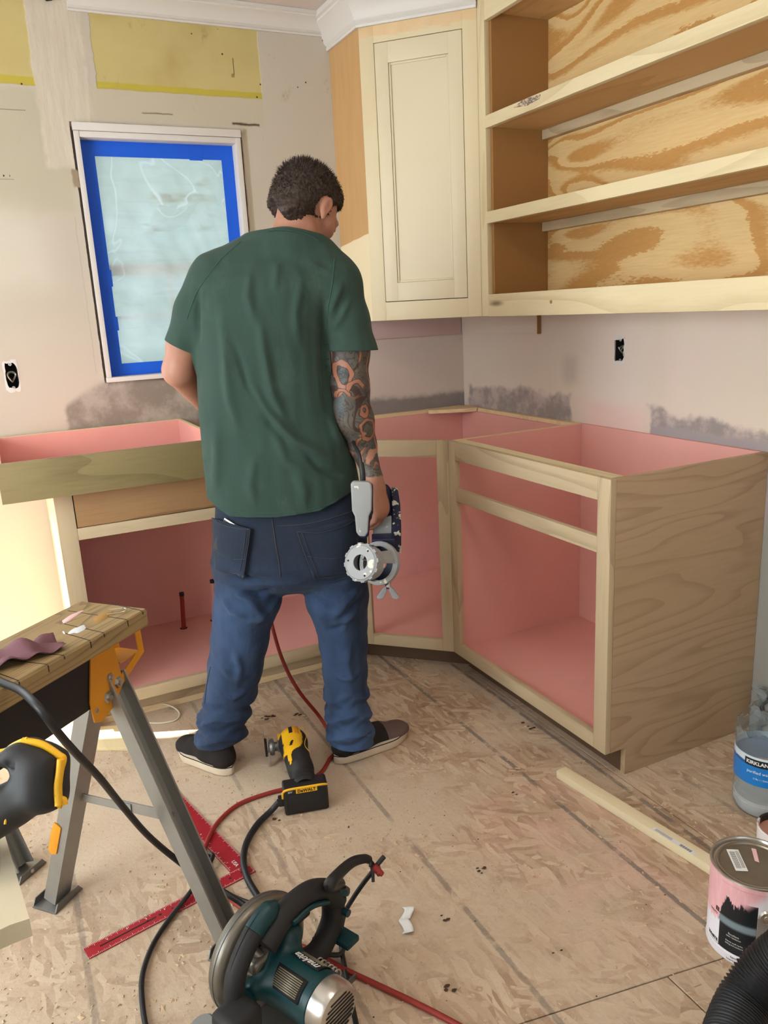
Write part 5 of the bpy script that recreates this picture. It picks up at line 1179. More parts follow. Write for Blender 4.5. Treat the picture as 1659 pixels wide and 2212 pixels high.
# ---- shoes --------------------------------------------------------------------
def shoe(heel, toe, tone_toe, side):
    """heel and toe: floor points (world) of the sole"""
    e = bpy.data.objects.new('shoe', None); COL.objects.link(e); e.parent = man
    h_, t_2 = Vector(heel), Vector(toe); L = (t_2-h_).length; yx = (t_2-h_).normalized(); xx = Vector((yx.y, -yx.x, 0)); Mw = frameM(h_, xx, yx, (0, 0, 1)); e.matrix_local = MM.inverted() @ Mw
    out = []
    for i in range(40):
        a = 2*PI*i/40; sy = 0.5-0.5*math.cos(a); sx_ = math.sin(a)
        wdt = np.interp(sy, [0, 0.08, 0.25, 0.45, 0.70, 0.88, 1.0], [0.028, 0.034, 0.034, 0.037, 0.050, 0.042, 0.020])
        out.append((sx_ and (abs(sx_)**0.55*math.copysign(1, sx_))*wdt+0.006*side*math.sin(PI*sy), L*(sy)))
    out = [(x if x else 0.0, y) for x, y in out]
    def mk(name, bm, mat, auto=40):
        bmesh.ops.recalc_face_normals(bm, faces=bm.faces); me_ = bpy.data.meshes.new(name); bm.to_mesh(me_); bm.free(); o = mlink(me_, name, mat, True, e); me_.set_sharp_from_angle(angle=math.radians(auto)); return o
    mk('sole', bevel_all(prism_bm([(x*1.07, y if 0 < y < L else y+(0.004 if y >= L else -0.004)) for x, y in out], 0.002, 0.030), 0.004, 2), M['sole'])
    mk('sole_stripe', prism_bm([(x*1.085, y if 0 < y < L else y+(0.005 if y >= L else -0.005)) for x, y in out], 0.026, 0.0285), M['ink_black'])
    # upper: implicit
    U = Field((-0.08, -0.03, 0.015), (0.08, L+0.03, 0.14), 0.0035)
    U.cone((0, 0.034, 0.048), (0, 0.095, 0.052), 0.038, 0.040, 0.01); U.cone((0, 0.038, 0.080), (0, 0.085, 0.088), 0.033, 0.037, 0.015)
    U.cone((0, 0.09, 0.045), (0.003*side, L*0.62, 0.036), 0.040, 0.036, 0.02, ((1, 0, 0), 1.0)); U.ell((0.005*side, L*0.76, 0.026), (0.046, 0.064, 0.030), None, 0.02); U.cone((0, 0.10, 0.078), (0, 0.165, 0.052), 0.020, 0.016, 0.02)
    sl_, P_ = U.region((-1, -1, -1), (1, 1, 1)); U.v = np.maximum(U.v, 0.024-P_[..., 2]).astype(np.float32); U.ell((0, 0.060, 0.125), (0.027, 0.040, 0.035), None, 0.004, sub=True)
    Vu, Fu = U.mesh(); Vu = relax(Vu, Fu, 1); Vu = Vu+normals(Vu, Fu)*(0.0012*vnoise(Vu, 90, 8))[:, None]; me_ = mesh_from(Vu, Fu, 'upper')
    me_.materials.append(M['suede']); me_.materials.append(M['suede_toe']); mi = [1 if me_.vertices[p.vertices[0]].co.y > L*0.62 and tone_toe else 0 for p in me_.polygons]; me_.polygons.foreach_set('material_index', mi)
    o = bpy.data.objects.new('upper', me_); COL.objects.link(o); o.parent = e; me_.polygons.foreach_set('use_smooth', [True]*len(me_.polygons))
    for kk in range(4):
        yy = 0.112+0.022*kk; zz = 0.091-0.012*kk
        bm = tube_bm(smooth_path([(-0.028, yy, zz-0.012), (-0.014, yy+0.003, zz+0.002), (0.014, yy-0.003, zz+0.003), (0.028, yy, zz-0.012)], 4), 0.0022, 6); mk('lace', bm, M['rubber'])
    bm = tube_bm(smooth_path([(0, 0.105, 0.10), (side*-0.02, 0.098, 0.118), (side*-0.034, 0.10, 0.098), (side*-0.036, 0.118, 0.080)], 5), 0.0022, 6); mk('lace', bm, M['rubber'])
    return e
M['sole'] = plain('dirty_rubber_sole', srgb(206, 190, 166), 0.6, 0, 0.3, 0.14, 26.0, 0.1); M['suede'] = plain('black_suede', srgb(44, 40, 38), 0.9, 0, 0.15, 0.2, 40.0, 0.2); M['suede_toe'] = plain('brown_grey_suede', srgb(104, 86, 82), 0.9, 0, 0.15, 0.12, 40.0, 0.15)
lw = lambda x, y: Vector(MO+MX*x+MY*y)
shoe(lw(-0.212, -0.072), lw(-0.398, 0.104), False, -1)
shoe(lw(0.098, -0.040), lw(0.322, 0.130), True, 1)

# ------------------------------------------------------------------ paint sprayer in the right hand (man's frame, then parented as a thing of its own)
def toW(p): return Vector(MO+MX*p[0]+MY*p[1]+MZ*p[2])
def Jw(px, py, dy): return toW(J(px, py, dy))
sp = empty('paint_sprayer', tuple(Jw(815, 1160, 0.03)), 'grey and navy paint sprayer held in the right hand of the man', 'paint sprayer')
def pprism(name, pix, dy, thick, mat, parent, bev=0.003, off=0.0):
    """solid whose outline shows at the given picture points, standing at depth dy in the man's frame, thick metres deep"""
    pts = [J(a, b, dy) for a, b in pix]; Mx = MM @ Matrix(((1, 0, 0, 0), (0, 0, -1, dy), (0, 1, 0, 0), (0, 0, 0, 1)))
    bm = prism_bm([(p[0], p[2]) for p in pts], -thick-off, -off)
    if bev: bevel_all(bm, bev, 3)
    return lfin(bm, name, Mx, mat, parent, auto=45)
def speck(name): 
    n = NT(name, 0.45, 0, 0.4); v = n.co(); m = n.smooth(n.noise(v, 45.0, 3.0, 0.6), 0.56, 0.60); return n, v, m
n, v, m_ = speck('grey_plastic_paint_specks'); n.color(n.mix(n.smooth(n.noise(v, 28.0, 2.0), 0.64, 0.67), srgb(146, 148, 148), srgb(214, 208, 190))); M['grey_speck'] = n.m
n, v, m_ = speck('navy_plastic_paint_specks'); n.color(n.mix(m_, srgb(22, 26, 54), srgb(200, 196, 184))); M['navy_speck'] = n.m
pprism('front_handle', [(758, 1042), (764, 1037), (797, 1038), (803, 1044), (804, 1060), (803, 1098), (797, 1112), (795, 1146), (789, 1155), (776, 1154), (770, 1146), (767, 1112), (761, 1100)], -0.150, -0.022, M['grey_speck'], sp, 0.005)
pprism('handle_back', [(765, 1041), (799, 1040), (806, 1046), (806, 1100), (800, 1114), (797, 1148), (790, 1154), (778, 1152), (774, 1112), (767, 1100)], -0.104, -0.045, M['navy'], sp, 0.004)
pprism('trigger_plate', [(806, 1118), (846, 1112), (846, 1152), (806, 1154)], 0.020, -0.016, M['grey_speck'], sp, 0.003)
pprism('cross_bar', [(803, 1153), (852, 1151), (853, 1168), (803, 1170)], -0.005, -0.06, M['navy'], sp, 0.003)
pprism('body_shell', [(846, 1052), (852, 1050), (859, 1054), (864, 1085), (866, 1130), (866, 1192), (852, 1180), (846, 1165)], 0.035, -0.035, M['navy_speck'], sp, 0.004)
pprism('grip', [(806, 1046), (816, 1040), (838, 1046), (848, 1060), (850, 1120), (838, 1130), (812, 1122)], 0.050, -0.020, M['navy'], sp, 0.006)
vr = ray(778, 1217); vr = vr/np.linalg.norm(vr); ax_ = -vr*math.cos(math.radians(31))-_r*math.sin(math.radians(31))+_u*0.02; ax_ = Vector(ax_).normalized()
fc = Jw(778, 1215, -0.185)
Mc = alignM(fc, ax_, Vector(_r)) @ Matrix.Scale(0.945, 4)
capM = M['grey_plastic']
lathe('nozzle_cap', [(0.0225, 0.0), (0.047, 0.0), (0.049, -0.002), (0.0495, -0.0015), (0.053, -0.003), (0.054, -0.006), (0.054, -0.016), (0.049, -0.019), (0.048, -0.056), (0.044, -0.056), (0.045, -0.006), (0.0225, -0.004), (0.0225, 0.0)], M['grey_speck'], sp, 48, Mc)
bm = bmesh.new()
for k_ in range(12):
    a = 2*PI*k_/12+0.1; q = box_bm(-0.006, 0.006, 0.0525, 0.0565, -0.016, -0.0035, 0.001); me_ = bpy.data.meshes.new('t'); q.to_mesh(me_); q.free(); me_.transform(Matrix.Rotation(a, 4, 'Z')); bm.from_mesh(me_); bpy.data.meshes.remove(me_)
lfin(bm, 'cap_ribs', Mc, M['grey_speck'], sp, auto=35)
for k_ in range(3):
    a = 2*PI*k_/3+0.9; hole_dot('screw_hole', Mc @ Vector((0.040*math.cos(a), 0.040*math.sin(a), 0.0003)), ax_, 0.0028, sp)
lathe('collar_ring', [(0.050, -0.098), (0.058, -0.098), (0.064, -0.101), (0.065, -0.108), (0.063, -0.118), (0.053, -0.121), (0.050, -0.118), (0.050, -0.098)], M['grey_speck'], sp, 48, Mc)
for k_, a in enumerate((0.35, 2.2, 4.1)):
    q = lathe_bm([(0.0445, -0.050), (0.0475, -0.050), (0.056, -0.100), (0.052, -0.100), (0.0445, -0.050)], 8, a0=a-0.38, a1=a+0.38); lfin(q, 'strut', Mc, M['grey_plastic'], sp, auto=40)
tube('needle', [Mc @ Vector((-0.012, 0.010, -0.030)), Mc @ Vector((0.006, -0.004, -0.115))], 0.0016, M['chrome'], sp, 6)
lathe('rear_disc', [(0.018, -0.119), (0.052, -0.119), (0.052, -0.123), (0.018, -0.123), (0.018, -0.119)], M['navy'], sp, 32, Mc)
# wing nut below the ring
wn = Jw(838, 1266, -0.06); tube('wing_nut_stem', [wn+Vector((0, 0, 0.016)), wn+Vector((0, 0, -0.006))], 0.008, M['navy_speck'], sp, 10)
for sg in (-1, 1):
    pprism('wing', [(838+sg*4, 1264), (838+sg*12, 1270), (838+sg*25, 1288), (838+sg*20, 1293), (838+sg*10, 1291), (838+sg*2, 1274)], -0.06, -0.008, M['grey_speck'], sp, 0.002)
tube('cord_sleeve', [Jw(784, 1041, -0.14), Jw(783, 1020, -0.14), Jw(780, 1000, -0.13)], 0.0075, M['rubber'], sp, 12, n=4)
tube('power_cord', [Jw(780, 1002, -0.13), Jw(776, 982, -0.12), Jw(768, 965, -0.09), Jw(760, 950, -0.02), Jw(752, 945, 0.06), Jw(735, 950, 0.13), Jw(725, 985, 0.20), Jw(728, 1040, 0.22)], 0.0048, M['rubber'], sp, 10, n=6)

# ------------------------------------------------------------------ sawhorses
def sawhorse(loc_shift, label, first):
    sh = Vector(loc_shift); e = empty('sawhorse', tuple(Vector((-1.81, -1.49, 0))+sh), label, 'sawhorse', 'folding sawhorses')
    U = Vector((-0.7433, -0.669, 0)); Vv = Vector((0.669, -0.7433, 0)); Z = Vector((0, 0, 1)); O = Vector((-1.835, -1.520, 0))+sh
    Mh = frameM(O, U, -Vv, Z) if False else Matrix((( U.x, Vv.x, 0, O.x), (U.y, Vv.y, 0, O.y), (0, 0, 1, 0), (0, 0, 0, 1)))
    W_ = lambda u_, v_, z_: O+U*u_+Vv*v_+Z*z_
    def P(name, bm, mat, auto=35): return lfin(bm, name, Mh, mat, e, auto=auto)
    # beam: black channel
    P('beam', bevel_all(prism_bm([(0.03, 0), (1.03, 0), (1.03, 0.06), (0.03, 0.06)], 0.585, 0.711), 0.004), M['black_beam']).matrix_basis.translation += Vv*-0.03
    # legs
    def leg(u_, vtop, vfoot, ufoot):
        top, ft = W_(u_, vtop, 0.62), W_(ufoot, vfoot, 0.012); d = (ft-top).normalized(); side = U.copy(); nrm = d.cross(side).normalized(); side = nrm.cross(d)
        L = (ft-top).length; sgn = 1 if vfoot > 0 else -1
        Ml = frameM(top, side, nrm, d)
        w2, dp = 0.0250, 0.034
        sec = [(-w2, -dp/2), (w2, -dp/2), (w2, dp/2), (w2-0.004, dp/2), (w2-0.004, -dp/2+0.008), (0.008, -dp/2+0.008), (0.004, -dp/2+0.004), (-0.004, -dp/2+0.004), (-0.008, -dp/2+0.008), (-w2+0.004, -dp/2+0.008), (-w2+0.004, dp/2), (-w2, dp/2)]
        if sgn > 0: sec = [(x, -y) for x, y in sec]
        bm = bmesh.new(); a_ = [bm.verts.new((x, y, 0)) for x, y in sec]; b_ = [bm.verts.new((x, y, L)) for x, y in sec]
        n_ = len(sec)
        for i in range(n_): bm.faces.new((a_[i], a_[(i+1) % n_], b_[(i+1) % n_], b_[i]))
        bm.faces.new(a_); bm.faces.new(b_)
        lg = lfin(bm, 'leg', Ml, M['steel'], e, auto=35)
        ftp = W_(ufoot, vfoot, 0.0)
        fo = lfin(bevel_all(box_bm(-0.045, 0.045, -0.035, 0.035, 0.001, 0.005), 0.001), 'foot', Mh @ Matrix.Translation((ufoot, vfoot, 0)), M['steel_dark'], e, auto=35)
        for s_ in (-1, 1):
            lfin(bevel_all(prism_bm([(-0.045, 0.0), (0.045, 0.0), (0.034, 0.018), (-0.034, 0.018)], -0.0015, 0.0015), 0.0005), 'foot_flange', Mh @ Matrix.Translation((ufoot+0.0, vfoot+s_*0.034, 0.002)) @ Matrix.Rotation(PI/2, 4, 'X'), M['steel_dark'], e)
        lfin(lathe_bm([(0, 0.003), (0.004, 0.002), (0.006, 0), (0, 0)], 10), 'rivet', Mh @ Matrix.Translation((ufoot, vfoot+sgn*0.036, 0.011)) @ Matrix.Rotation(-sgn*PI/2, 4, 'X'), M['chrome'], e)
        return top, ft, d, nrm
    for u_ in (0.02, 1.02):
        leg(u_, 0.020, 0.245, u_); leg(u_, -0.020, -0.245, u_)
        # folding brace
        a_, b_ = W_(u_-0.005, -0.128, 0.30), W_(u_-0.005, 0.128, 0.30)
        m1, m2 = a_.lerp(b_, 0.56), a_.lerp(b_, 0.40)
        for n_, p, q, h_, o_ in (('brace_bar', a_, m1, 0.010, 0.0), ('brace_bar', m2, b_, 0.013, 0.003)):
            d = (q-p).normalized(); lfin(box_bm(0, (q-p).length, -0.0012, 0.0012, -h_, h_), n_, frameM(p+U*-o_, d, Z.cross(d), Z), M['steel'], e)
        lfin(lathe_bm([(0, 0.004), (0.005, 0.003), (0.007, 0), (0, 0)], 10), 'rivet', alignM(a_.lerp(b_, 0.48)-U*0.006, -U), M['steel_dark'], e)
        # leg latch
        t_, f_ = W_(u_, -0.02, 0.62), W_(u_, -0.245, 0.012); c_ = t_.lerp(f_, 0.70); d = (f_-t_).normalized()
        lfin(bevel_all(prism_bm([(-0.012, -0.045), (0.008, -0.05), (0.012, -0.02), (0.012, 0.035), (0.002, 0.045), (-0.012, 0.035)], 0, 0.003), 0.0008), 'latch', frameM(c_+U*0.0255+Vv*-0.014, (d.cross(U)).normalized(), d, U), M['orange'], e, auto=35)
    # yellow end bracket with carrying loop, one plate each side of the beam
    for s_, u_s, u0 in ((1, 1, 0.0), (-1, 1, 0.0), (1, -1, 1.06), (-1, -1, 1.06)):
        out = [(0.105, 0.711), (0.045, 0.711), (0.0, 0.711), (-0.055, 0.700), (-0.068, 0.690), (-0.072, 0.640), (-0.060, 0.620), (0.000, 0.588), (0.050, 0.566), (0.105, 0.560), (0.118, 0.575), (0.120, 0.600)]
        inn = [(0.012, 0.698), (-0.045, 0.690), (-0.053, 0.642), (0.005, 0.622)]
        bm = bmesh.new()
        # plate as quads between outer edge and the loop hole
        o_ = [(u0+u_s*a, b) for a, b in [(-0.068, 0.705), (-0.072, 0.636), (0.006, 0.596), (0.030, 0.705)]]; i_ = [(u0+u_s*a, b) for a, b in [(-0.052, 0.692), (-0.055, 0.646), (0.006, 0.617), (0.016, 0.692)]]
        for zz in (0.0, 0.003):
            pass
        ov = [[bm.verts.new((a, zz, b)) for a, b in o_] for zz in (0.0, 0.003)]; iv = [[bm.verts.new((a, zz, b)) for a, b in i_] for zz in (0.0, 0.003)]
        for i in range(4):
            j_ = (i+1) % 4
            bm.faces.new((ov[0][i], ov[0][j_], iv[0][j_], iv[0][i])); bm.faces.new((ov[1][i], iv[1][i], iv[1][j_], ov[1][j_]))
            bm.faces.new((ov[0][i], ov[1][i], ov[1][j_], ov[0][j_])); bm.faces.new((iv[0][i], iv[0][j_], iv[1][j_], iv[1][i]))
        pl2 = [(0.030, 0.705), (0.006, 0.596), (0.036, 0.564), (0.080, 0.548), (0.098, 0.556), (0.102, 0.600), (0.078, 0.711)]
        av = [bm.verts.new((u0+u_s*a, 0.0, b)) for a, b in pl2]; bv_ = [bm.verts.new((u0+u_s*a, 0.003, b)) for a, b in pl2]; bm.faces.new(av); bm.faces.new(bv_[::-1])
        for i in range(len(pl2)): bm.faces.new((av[i], bv_[i], bv_[(i+1) % 7], av[(i+1) % 7]))
        o = P('end_bracket', bm, M['orange']); o.matrix_basis.translation += Vv*(0.0310 if s_ > 0 else -0.0345)
        if s_ > 0:
            for (a, b, r_) in ((0.040, 0.628, 0.010), (0.018, 0.607, 0.013), (0.052, 0.590, 0.013)):
                lfin(lathe_bm([(0, 0.008), (r_*0.45, 0.008), (r_*0.5, 0.004), (r_*0.8, 0.004), (r_, 0.0), (0, 0)], 6), 'bolt', alignM(W_(u0+u_s*a, 0.0345, b), Vv), M['chrome'], e, auto=25)
            lfin(lathe_bm([(0, 0.002), (0.004, 0.0015), (0.005, 0), (0, 0)], 10), 'rivet', alignM(W_(u0+u_s*0.088, 0.0345, 0.578), Vv), M['steel'], e)
    o = P('bracket_web', box_bm(-0.062, -0.059+0.06, -0.0305, 0.0305, 0.640, 0.643), M['orange'])
    return e
sawhorse((0, 0, 0), 'folding steel sawhorse with black beam and yellow brackets under the notched plank', True)
sawhorse((-0.40, 0.515, 0), 'folding steel sawhorse at the far left edge, only one grey foot plate in view', False)
# the notched plank on top
U_ = Vector((-0.7433, -0.669, 0)); V_ = Vector((0.669, -0.7433, 0))
c0 = Vector((-1.8080, -1.4825, 0)); PM = Matrix(((U_.x, V_.x, 0, c0.x), (U_.y, V_.y, 0, c0.y), (0, 0, 1, 0.712), (0, 0, 0, 1)))
bm = bmesh.new(); prof = [(-0.089, 0.004), (-0.085, 0), (0.085, 0), (0.089, 0.004), (0.089, 0.034), (0.085, 0.038), (-0.085, 0.038), (-0.089, 0.034)]
us = [0.0, 0.004]+[0.05*i for i in range(1, 25)]; rg = []
for u_ in us:
    k_ = 0.985 if u_ == 0 else 1.0; rg.append([bm.verts.new((u_, a*k_, 0.019+(b-0.019)*k_)) for a, b in prof])
for i in range(len(us)-1):
    for j_ in range(8): bm.faces.new((rg[i][j_], rg[i][(j_+1) % 8], rg[i+1][(j_+1) % 8], rg[i+1][j_]))
bm.faces.new(rg[0]); bm.faces.new(rg[-1])
plank = tag(lfin(bm, 'plank', PM, M['treated'], None, auto=30), 'weathered plank with saw notches and paint drips, on top of the sawhorse', 'plank')
def onp(name, bm, mat):
    bmesh.ops.recalc_face_normals(bm, faces=bm.faces); o = fin(bm, name, mat); o.parent = plank; return o
rk = random.Random(4)
for k_ in range(13):
    u_ = 0.02+0.052*k_+rk.uniform(-.012, .012); an = rk.uniform(-0.25, 0.25); ln = rk.uniform(0.05, 0.17)
    bm = box_bm(-0.0009, 0.0009, -ln, 0.0, 0.0, 0.0006); bmesh.ops.transform(bm, matrix=Matrix.Translation((u_, 0.0885, 0.0378)) @ Matrix.Rotation(an, 4, 'Z'), verts=bm.verts); onp('saw_kerf', bm, M['birch_dark'] if 'birch_dark' in M else M['black_beam'])
    bm = box_bm(-0.0010, 0.0010, 0.0885, 0.0896, 0.038-rk.uniform(.006, .016), 0.036); bmesh.ops.transform(bm, matrix=Matrix.Translation((u_, 0, 0)), verts=bm.verts); onp('saw_kerf', bm, M['black_beam'])
def puddle(px, py, rx, ry_, ang, mat, seed):
    w_ = atz(px, py, 0.7505); l_ = PM.inverted() @ w_; rr = random.Random(seed); bm = bmesh.new(); top = []; N_ = 26; ph = [rr.uniform(0, 6.28) for _ in range(3)]
    cv = bm.verts.new((0, 0, 0.0012)); r1, r2 = [], []
    for i in range(N_):
        a = 2*PI*i/N_; s_ = 1+0.16*math.sin(2*a+ph[0])+0.12*math.sin(3*a+ph[1])+0.08*math.sin(5*a+ph[2]); r1.append(bm.verts.new((rx*s_*0.85*math.cos(a), ry_*s_*0.85*math.sin(a), 0.0010))); r2.append(bm.verts.new((rx*s_*math.cos(a), ry_*s_*math.sin(a), 0.0)))
    for i in range(N_): bm.faces.new((cv, r1[i], r1[(i+1) % N_])); bm.faces.new((r1[i], r2[i], r2[(i+1) % N_], r1[(i+1) % N_]))
    bmesh.ops.transform(bm, matrix=Matrix.Translation((l_.x, l_.y, 0.0381)) @ Matrix.Rotation(ang, 4, 'Z'), verts=bm.verts); o = onp('paint_drip', bm, mat); o.data.polygons.foreach_set('use_smooth', [True]*len(o.data.polygons)); return o
M['pink_wet'] = plain('pale_pink_drip', srgb(226, 184, 184), 0.2, 0, 0.5, 0.02); M['white_wet'] = plain('white_drip', srgb(206, 212, 214), 0.35, 0, 0.4, 0.05); M['tan_stain'] = plain('tan_stain', srgb(156, 118, 56), 0.7)
puddle(155, 1332, 0.030, 0.010, 0.1, M['pink_wet'], 1); puddle(168, 1360, 0.022, 0.012, 0.3, M['white_wet'], 5); puddle(222, 1331, 0.026, 0.016, 0.2, M['tan_stain'], 8); puddle(138, 1366, 0.008, 0.002, 1.0, M['white_wet'], 9)
# bent metal clip
cw = atz(252, 1323, 0.7515)
ck = [(-.020, -.006), (.012, -.012), (.020, -.002), (.012, .006), (-.014, .008), (.004, .001), (.012, -.004)]
tag(tube('wire_clip', [cw+Vector((a, b, 0.002+0.002*i*0.5)) for i, (a, b) in enumerate(ck)], 0.0011, M['chrome'], None, 6, n=5), 'small bent wire clip lying on the notched plank', 'clip')
# curled sandpaper sheet
bm = bmesh.new(); g_ = {}
ca = atz(40, 1415, 0.756)
for i in range(25):
    for j_ in range(17):
        u_, v_ = i/24-0.5, j_/16-0.5; lx = u_*0.150; ly = v_*0.085*(1-0.5*max(0, u_+0.1)); z_ = 0.010+0.013*math.sin(u_*7+1.2)*math.cos(v_*4)+0.007*math.sin(v_*9+u_*6)+0.004*math.sin(u_*19+v_*3)
        p = ca+Vector((0.97, 0.22, 0))*lx+Vector((-0.30, 0.95, 0))*ly; g_[i, j_] = bm.verts.new((p.x, p.y, 0.7512+max(0.0006, z_)))
for i in range(24):
    for j_ in range(16): bm.faces.new((g_[i, j_], g_[i+1, j_], g_[i+1, j_+1], g_[i, j_+1]))
M['sandpaper'] = plain('sandpaper_backing', srgb(112, 78, 84), 0.8, 0, 0.2, 0.15, 18.0, 0.2)
sd = tag(fin(bm, 'sandpaper', M['sandpaper'], smooth=True), 'curled purple brown sandpaper sheet lying on the notched plank', 'sandpaper'); q = sd.modifiers.new('t', 'SOLIDIFY'); q.thickness = 0.0008; q.offset = 1
# raw cut board leaning over the plank towards the camera
lb_d = Vector((-0.116, 0.993, 0)); lb_x = Vector((0.993, 0.116, 0)); lo = atz(63, 1983, 0.770)
Mb = Matrix(((lb_x.x, lb_d.x, 0, lo.x), (lb_x.y, lb_d.y, 0, lo.y), (0, 0, 1, 0.7902), (0, 0, 0, 1)))
lumber = wood('sappy_pine', srgb(200, 188, 160), srgb(160, 138, 106), 'y', 2.0, 0.5, rings=5)
bm = bmesh.new(); N_ = 14; rk = random.Random(9); A_, B_ = [], []
for i in range(N_+1):
    x = -0.24*i/N_; jag = -0.006*rk.random()-0.02*(i/N_); A_.append(bm.verts.new((x, jag, 0.0))); B_.append(bm.verts.new((x, jag+0.004*rk.random(), 0.019)))
C_ = [bm.verts.new((-0.24*i/N_, 0.80, 0.0)) for i in range(N_+1)]; D_ = [bm.verts.new((-0.24*i/N_, 0.80, 0.019)) for i in range(N_+1)]
for i in range(N_):
    bm.faces.new((A_[i], A_[i+1], B_[i+1], B_[i])); bm.faces.new((B_[i], B_[i+1], D_[i+1], D_[i])); bm.faces.new((A_[i], C_[i], C_[i+1], A_[i+1])); bm.faces.new((C_[i], D_[i], D_[i+1], C_[i+1]))
bm.faces.new((A_[0], B_[0], D_[0], C_[0])); bm.faces.new((A_[-1], C_[-1], D_[-1], B_[-1]))
Mb.translation.z = 0.7512
tag(lfin(bm, 'cut_board', Mb, lumber, None, auto=40), 'pale raw cut board with splintered end, resting on the sawhorse at the left edge', 'board')

# ------------------------------------------------------------------ reciprocating tool on the cut board (left edge)
tz = 0.855; tcn = np.array(atz(70, 1690, tz)); nn = np.array([_f[0], _f[1], -0.35]); nn /= np.linalg.norm(nn)
fr_x = Vector(_r); fr_n = Vector(-nn); fr_y = fr_n.cross(fr_x).normalized(); fr_x = fr_y.cross(fr_n)
MT = frameM(tcn, fr_x, fr_y, fr_n); MTi = np.array(MT.inverted())
def T(px, py, d=0.0):
    w_ = atpl(px, py, tcn-nn*d, nn); l_ = MTi @ np.array([w_.x, w_.y, w_.z, 1]); return l_[:3]
tl = empty('cordless_saw', tuple(tcn), 'black and yellow cordless power tool with loop handle, left edge above the cut board', 'power tool')
def poly_sd(P2, poly):
    """signed distance to a polygon in the plane"""
    X, Y = P2[..., 0], P2[..., 1]; d = np.full(X.shape, 9.0); ins = np.zeros(X.shape, bool); n_ = len(poly)
    for i in range(n_):
        a, b = np.array(poly[i]), np.array(poly[(i+1) % n_]); e_ = b-a; wx, wy = X-a[0], Y-a[1]; t = np.clip((wx*e_[0]+wy*e_[1])/(e_@e_), 0, 1)
        d = np.minimum(d, np.hypot(wx-t*e_[0], wy-t*e_[1])); c_ = ((a[1] > Y) != (b[1] > Y)); xi = (b[0]-a[0])*(Y-a[1])/((b[1]-a[1]) if abs(b[1]-a[1]) > 1e-9 else 1e-9)+a[0]; ins ^= c_ & (X < xi)
    return np.where(ins, -d, d)
def slab_sdf(Fd, outer, holes, half, rnd):
    sl, P = Fd.region((-9,)*3, (9,)*3); d2 = poly_sd(P[..., :2], outer)
    for h_ in holes: d2 = np.maximum(d2, -poly_sd(P[..., :2], h_))
    a = d2+rnd; b = np.abs(P[..., 2])-half+rnd; d = np.minimum(np.maximum(a, b), 0)+np.hypot(np.maximum(a, 0), np.maximum(b, 0))-rnd; Fd.blend(sl, d, 0.002)
TFd = Field((-0.17, -0.12, -0.045), (0.07, 0.09, 0.045), 0.0028)
T2 = lambda pts: [tuple(T(a, b)[:2]) for a, b in pts]
slab_sdf(TFd, T2([(-110, 1640), (-20, 1628), (18, 1618), (30, 1606), (48, 1598), (62, 1597), (100, 1610), (132, 1630), (136, 1645), (130, 1690), (132, 1738), (112, 1742), (80, 1737), (58, 1752), (18, 1784), (-30, 1812), (-110, 1850)]), [T2([(-70, 1662), (-8, 1655), (16, 1648), (34, 1655), (40, 1668), (30, 1686), (0, 1702), (-70, 1722)])], 0.027, 0.012)
k = TFd.cone; k(T(92, 1668), T(92, 1708), 0.020, 0.021, 0.015, ((0, 0, 1), 0.62)); k(T(30, 1742), T(-60, 1785), 0.020, 0.024, 0.02, ((0, 0, 1), 0.75))
for q_ in ((16, 1652), (22, 1655), (28, 1658)): k(T(q_[0], q_[1]-4, 0.026), T(q_[0]+5, q_[1]+2, 0.026), 0.0020, 0.0020, 0.001, None, True)
k(T(118, 1648, 0.024), T(112, 1652, 0.030), 0.006, 0.007, 0.003, None, True)
Vt, Ft = TFd.mesh(); Vt = relax(Vt, Ft, 1)
me_ = mesh_from(Vt, Ft, 'tool_body'); o = link('tool_body', me_, M['rubber_grey'], None, None, True); o.parent = tl; place(o, MT)
def ttube(name, pts, r_, mat, d=0.024):
    P_ = smooth_path([T(a, b, d) for a, b in pts], 5); bm = tube_bm(P_, r_, 8); return lfin(bm, name, MT, mat, tl, auto=50)
ttube('yellow_rim', [(48, 1601), (90, 1608), (128, 1632), (136, 1640), (130, 1665), (126, 1700), (128, 1735), (133, 1738)], 0.0042, M['yellow'], 0.012); ttube('yellow_rim', [(131, 1640), (128, 1670), (124, 1700), (126, 1740)], 0.0040, M['yellow'], 0.020)
ttube('yellow_trim', [(0, 1625), (14, 1622), (28, 1612), (46, 1603), (60, 1598)], 0.0034, M['yellow'], 0.012); ttube('yellow_trim', [(30, 1706), (50, 1694), (66, 1692), (68, 1698), (46, 1708), (31, 1708)], 0.0016, M['yellow'], 0.0245)
ttube('yellow_trim', [(28, 1708), (24, 1725), (33, 1745), (33, 1765)], 0.0013, M['yellow'], 0.0275); ttube('yellow_trim', [(0, 1743), (8, 1746), (13, 1760), (11, 1780)], 0.0013, M['yellow'], 0.0300); ttube('lock_tab', [(128, 1728), (137, 1728), (138, 1738)], 0.004, M['yellow'], 0.010)
for k_ in range(5): ttube('vent_rib', [(12+7*k_, 1643+3.0*k_), (16+7*k_, 1649+3.0*k_)], 0.0012, M['rubber_grey'], 0.020)
ttube('screw', [(8, 1735), (12, 1735)], 0.003, M['steel_dark'], 0.028)
# battery foot so that it stands on the board
lfin(bevel_all(box_bm(-0.150, -0.080, -0.096, -0.060, -0.026, 0.026), 0.006), 'tool_battery', MT, M['black_beam'], tl, auto=40)

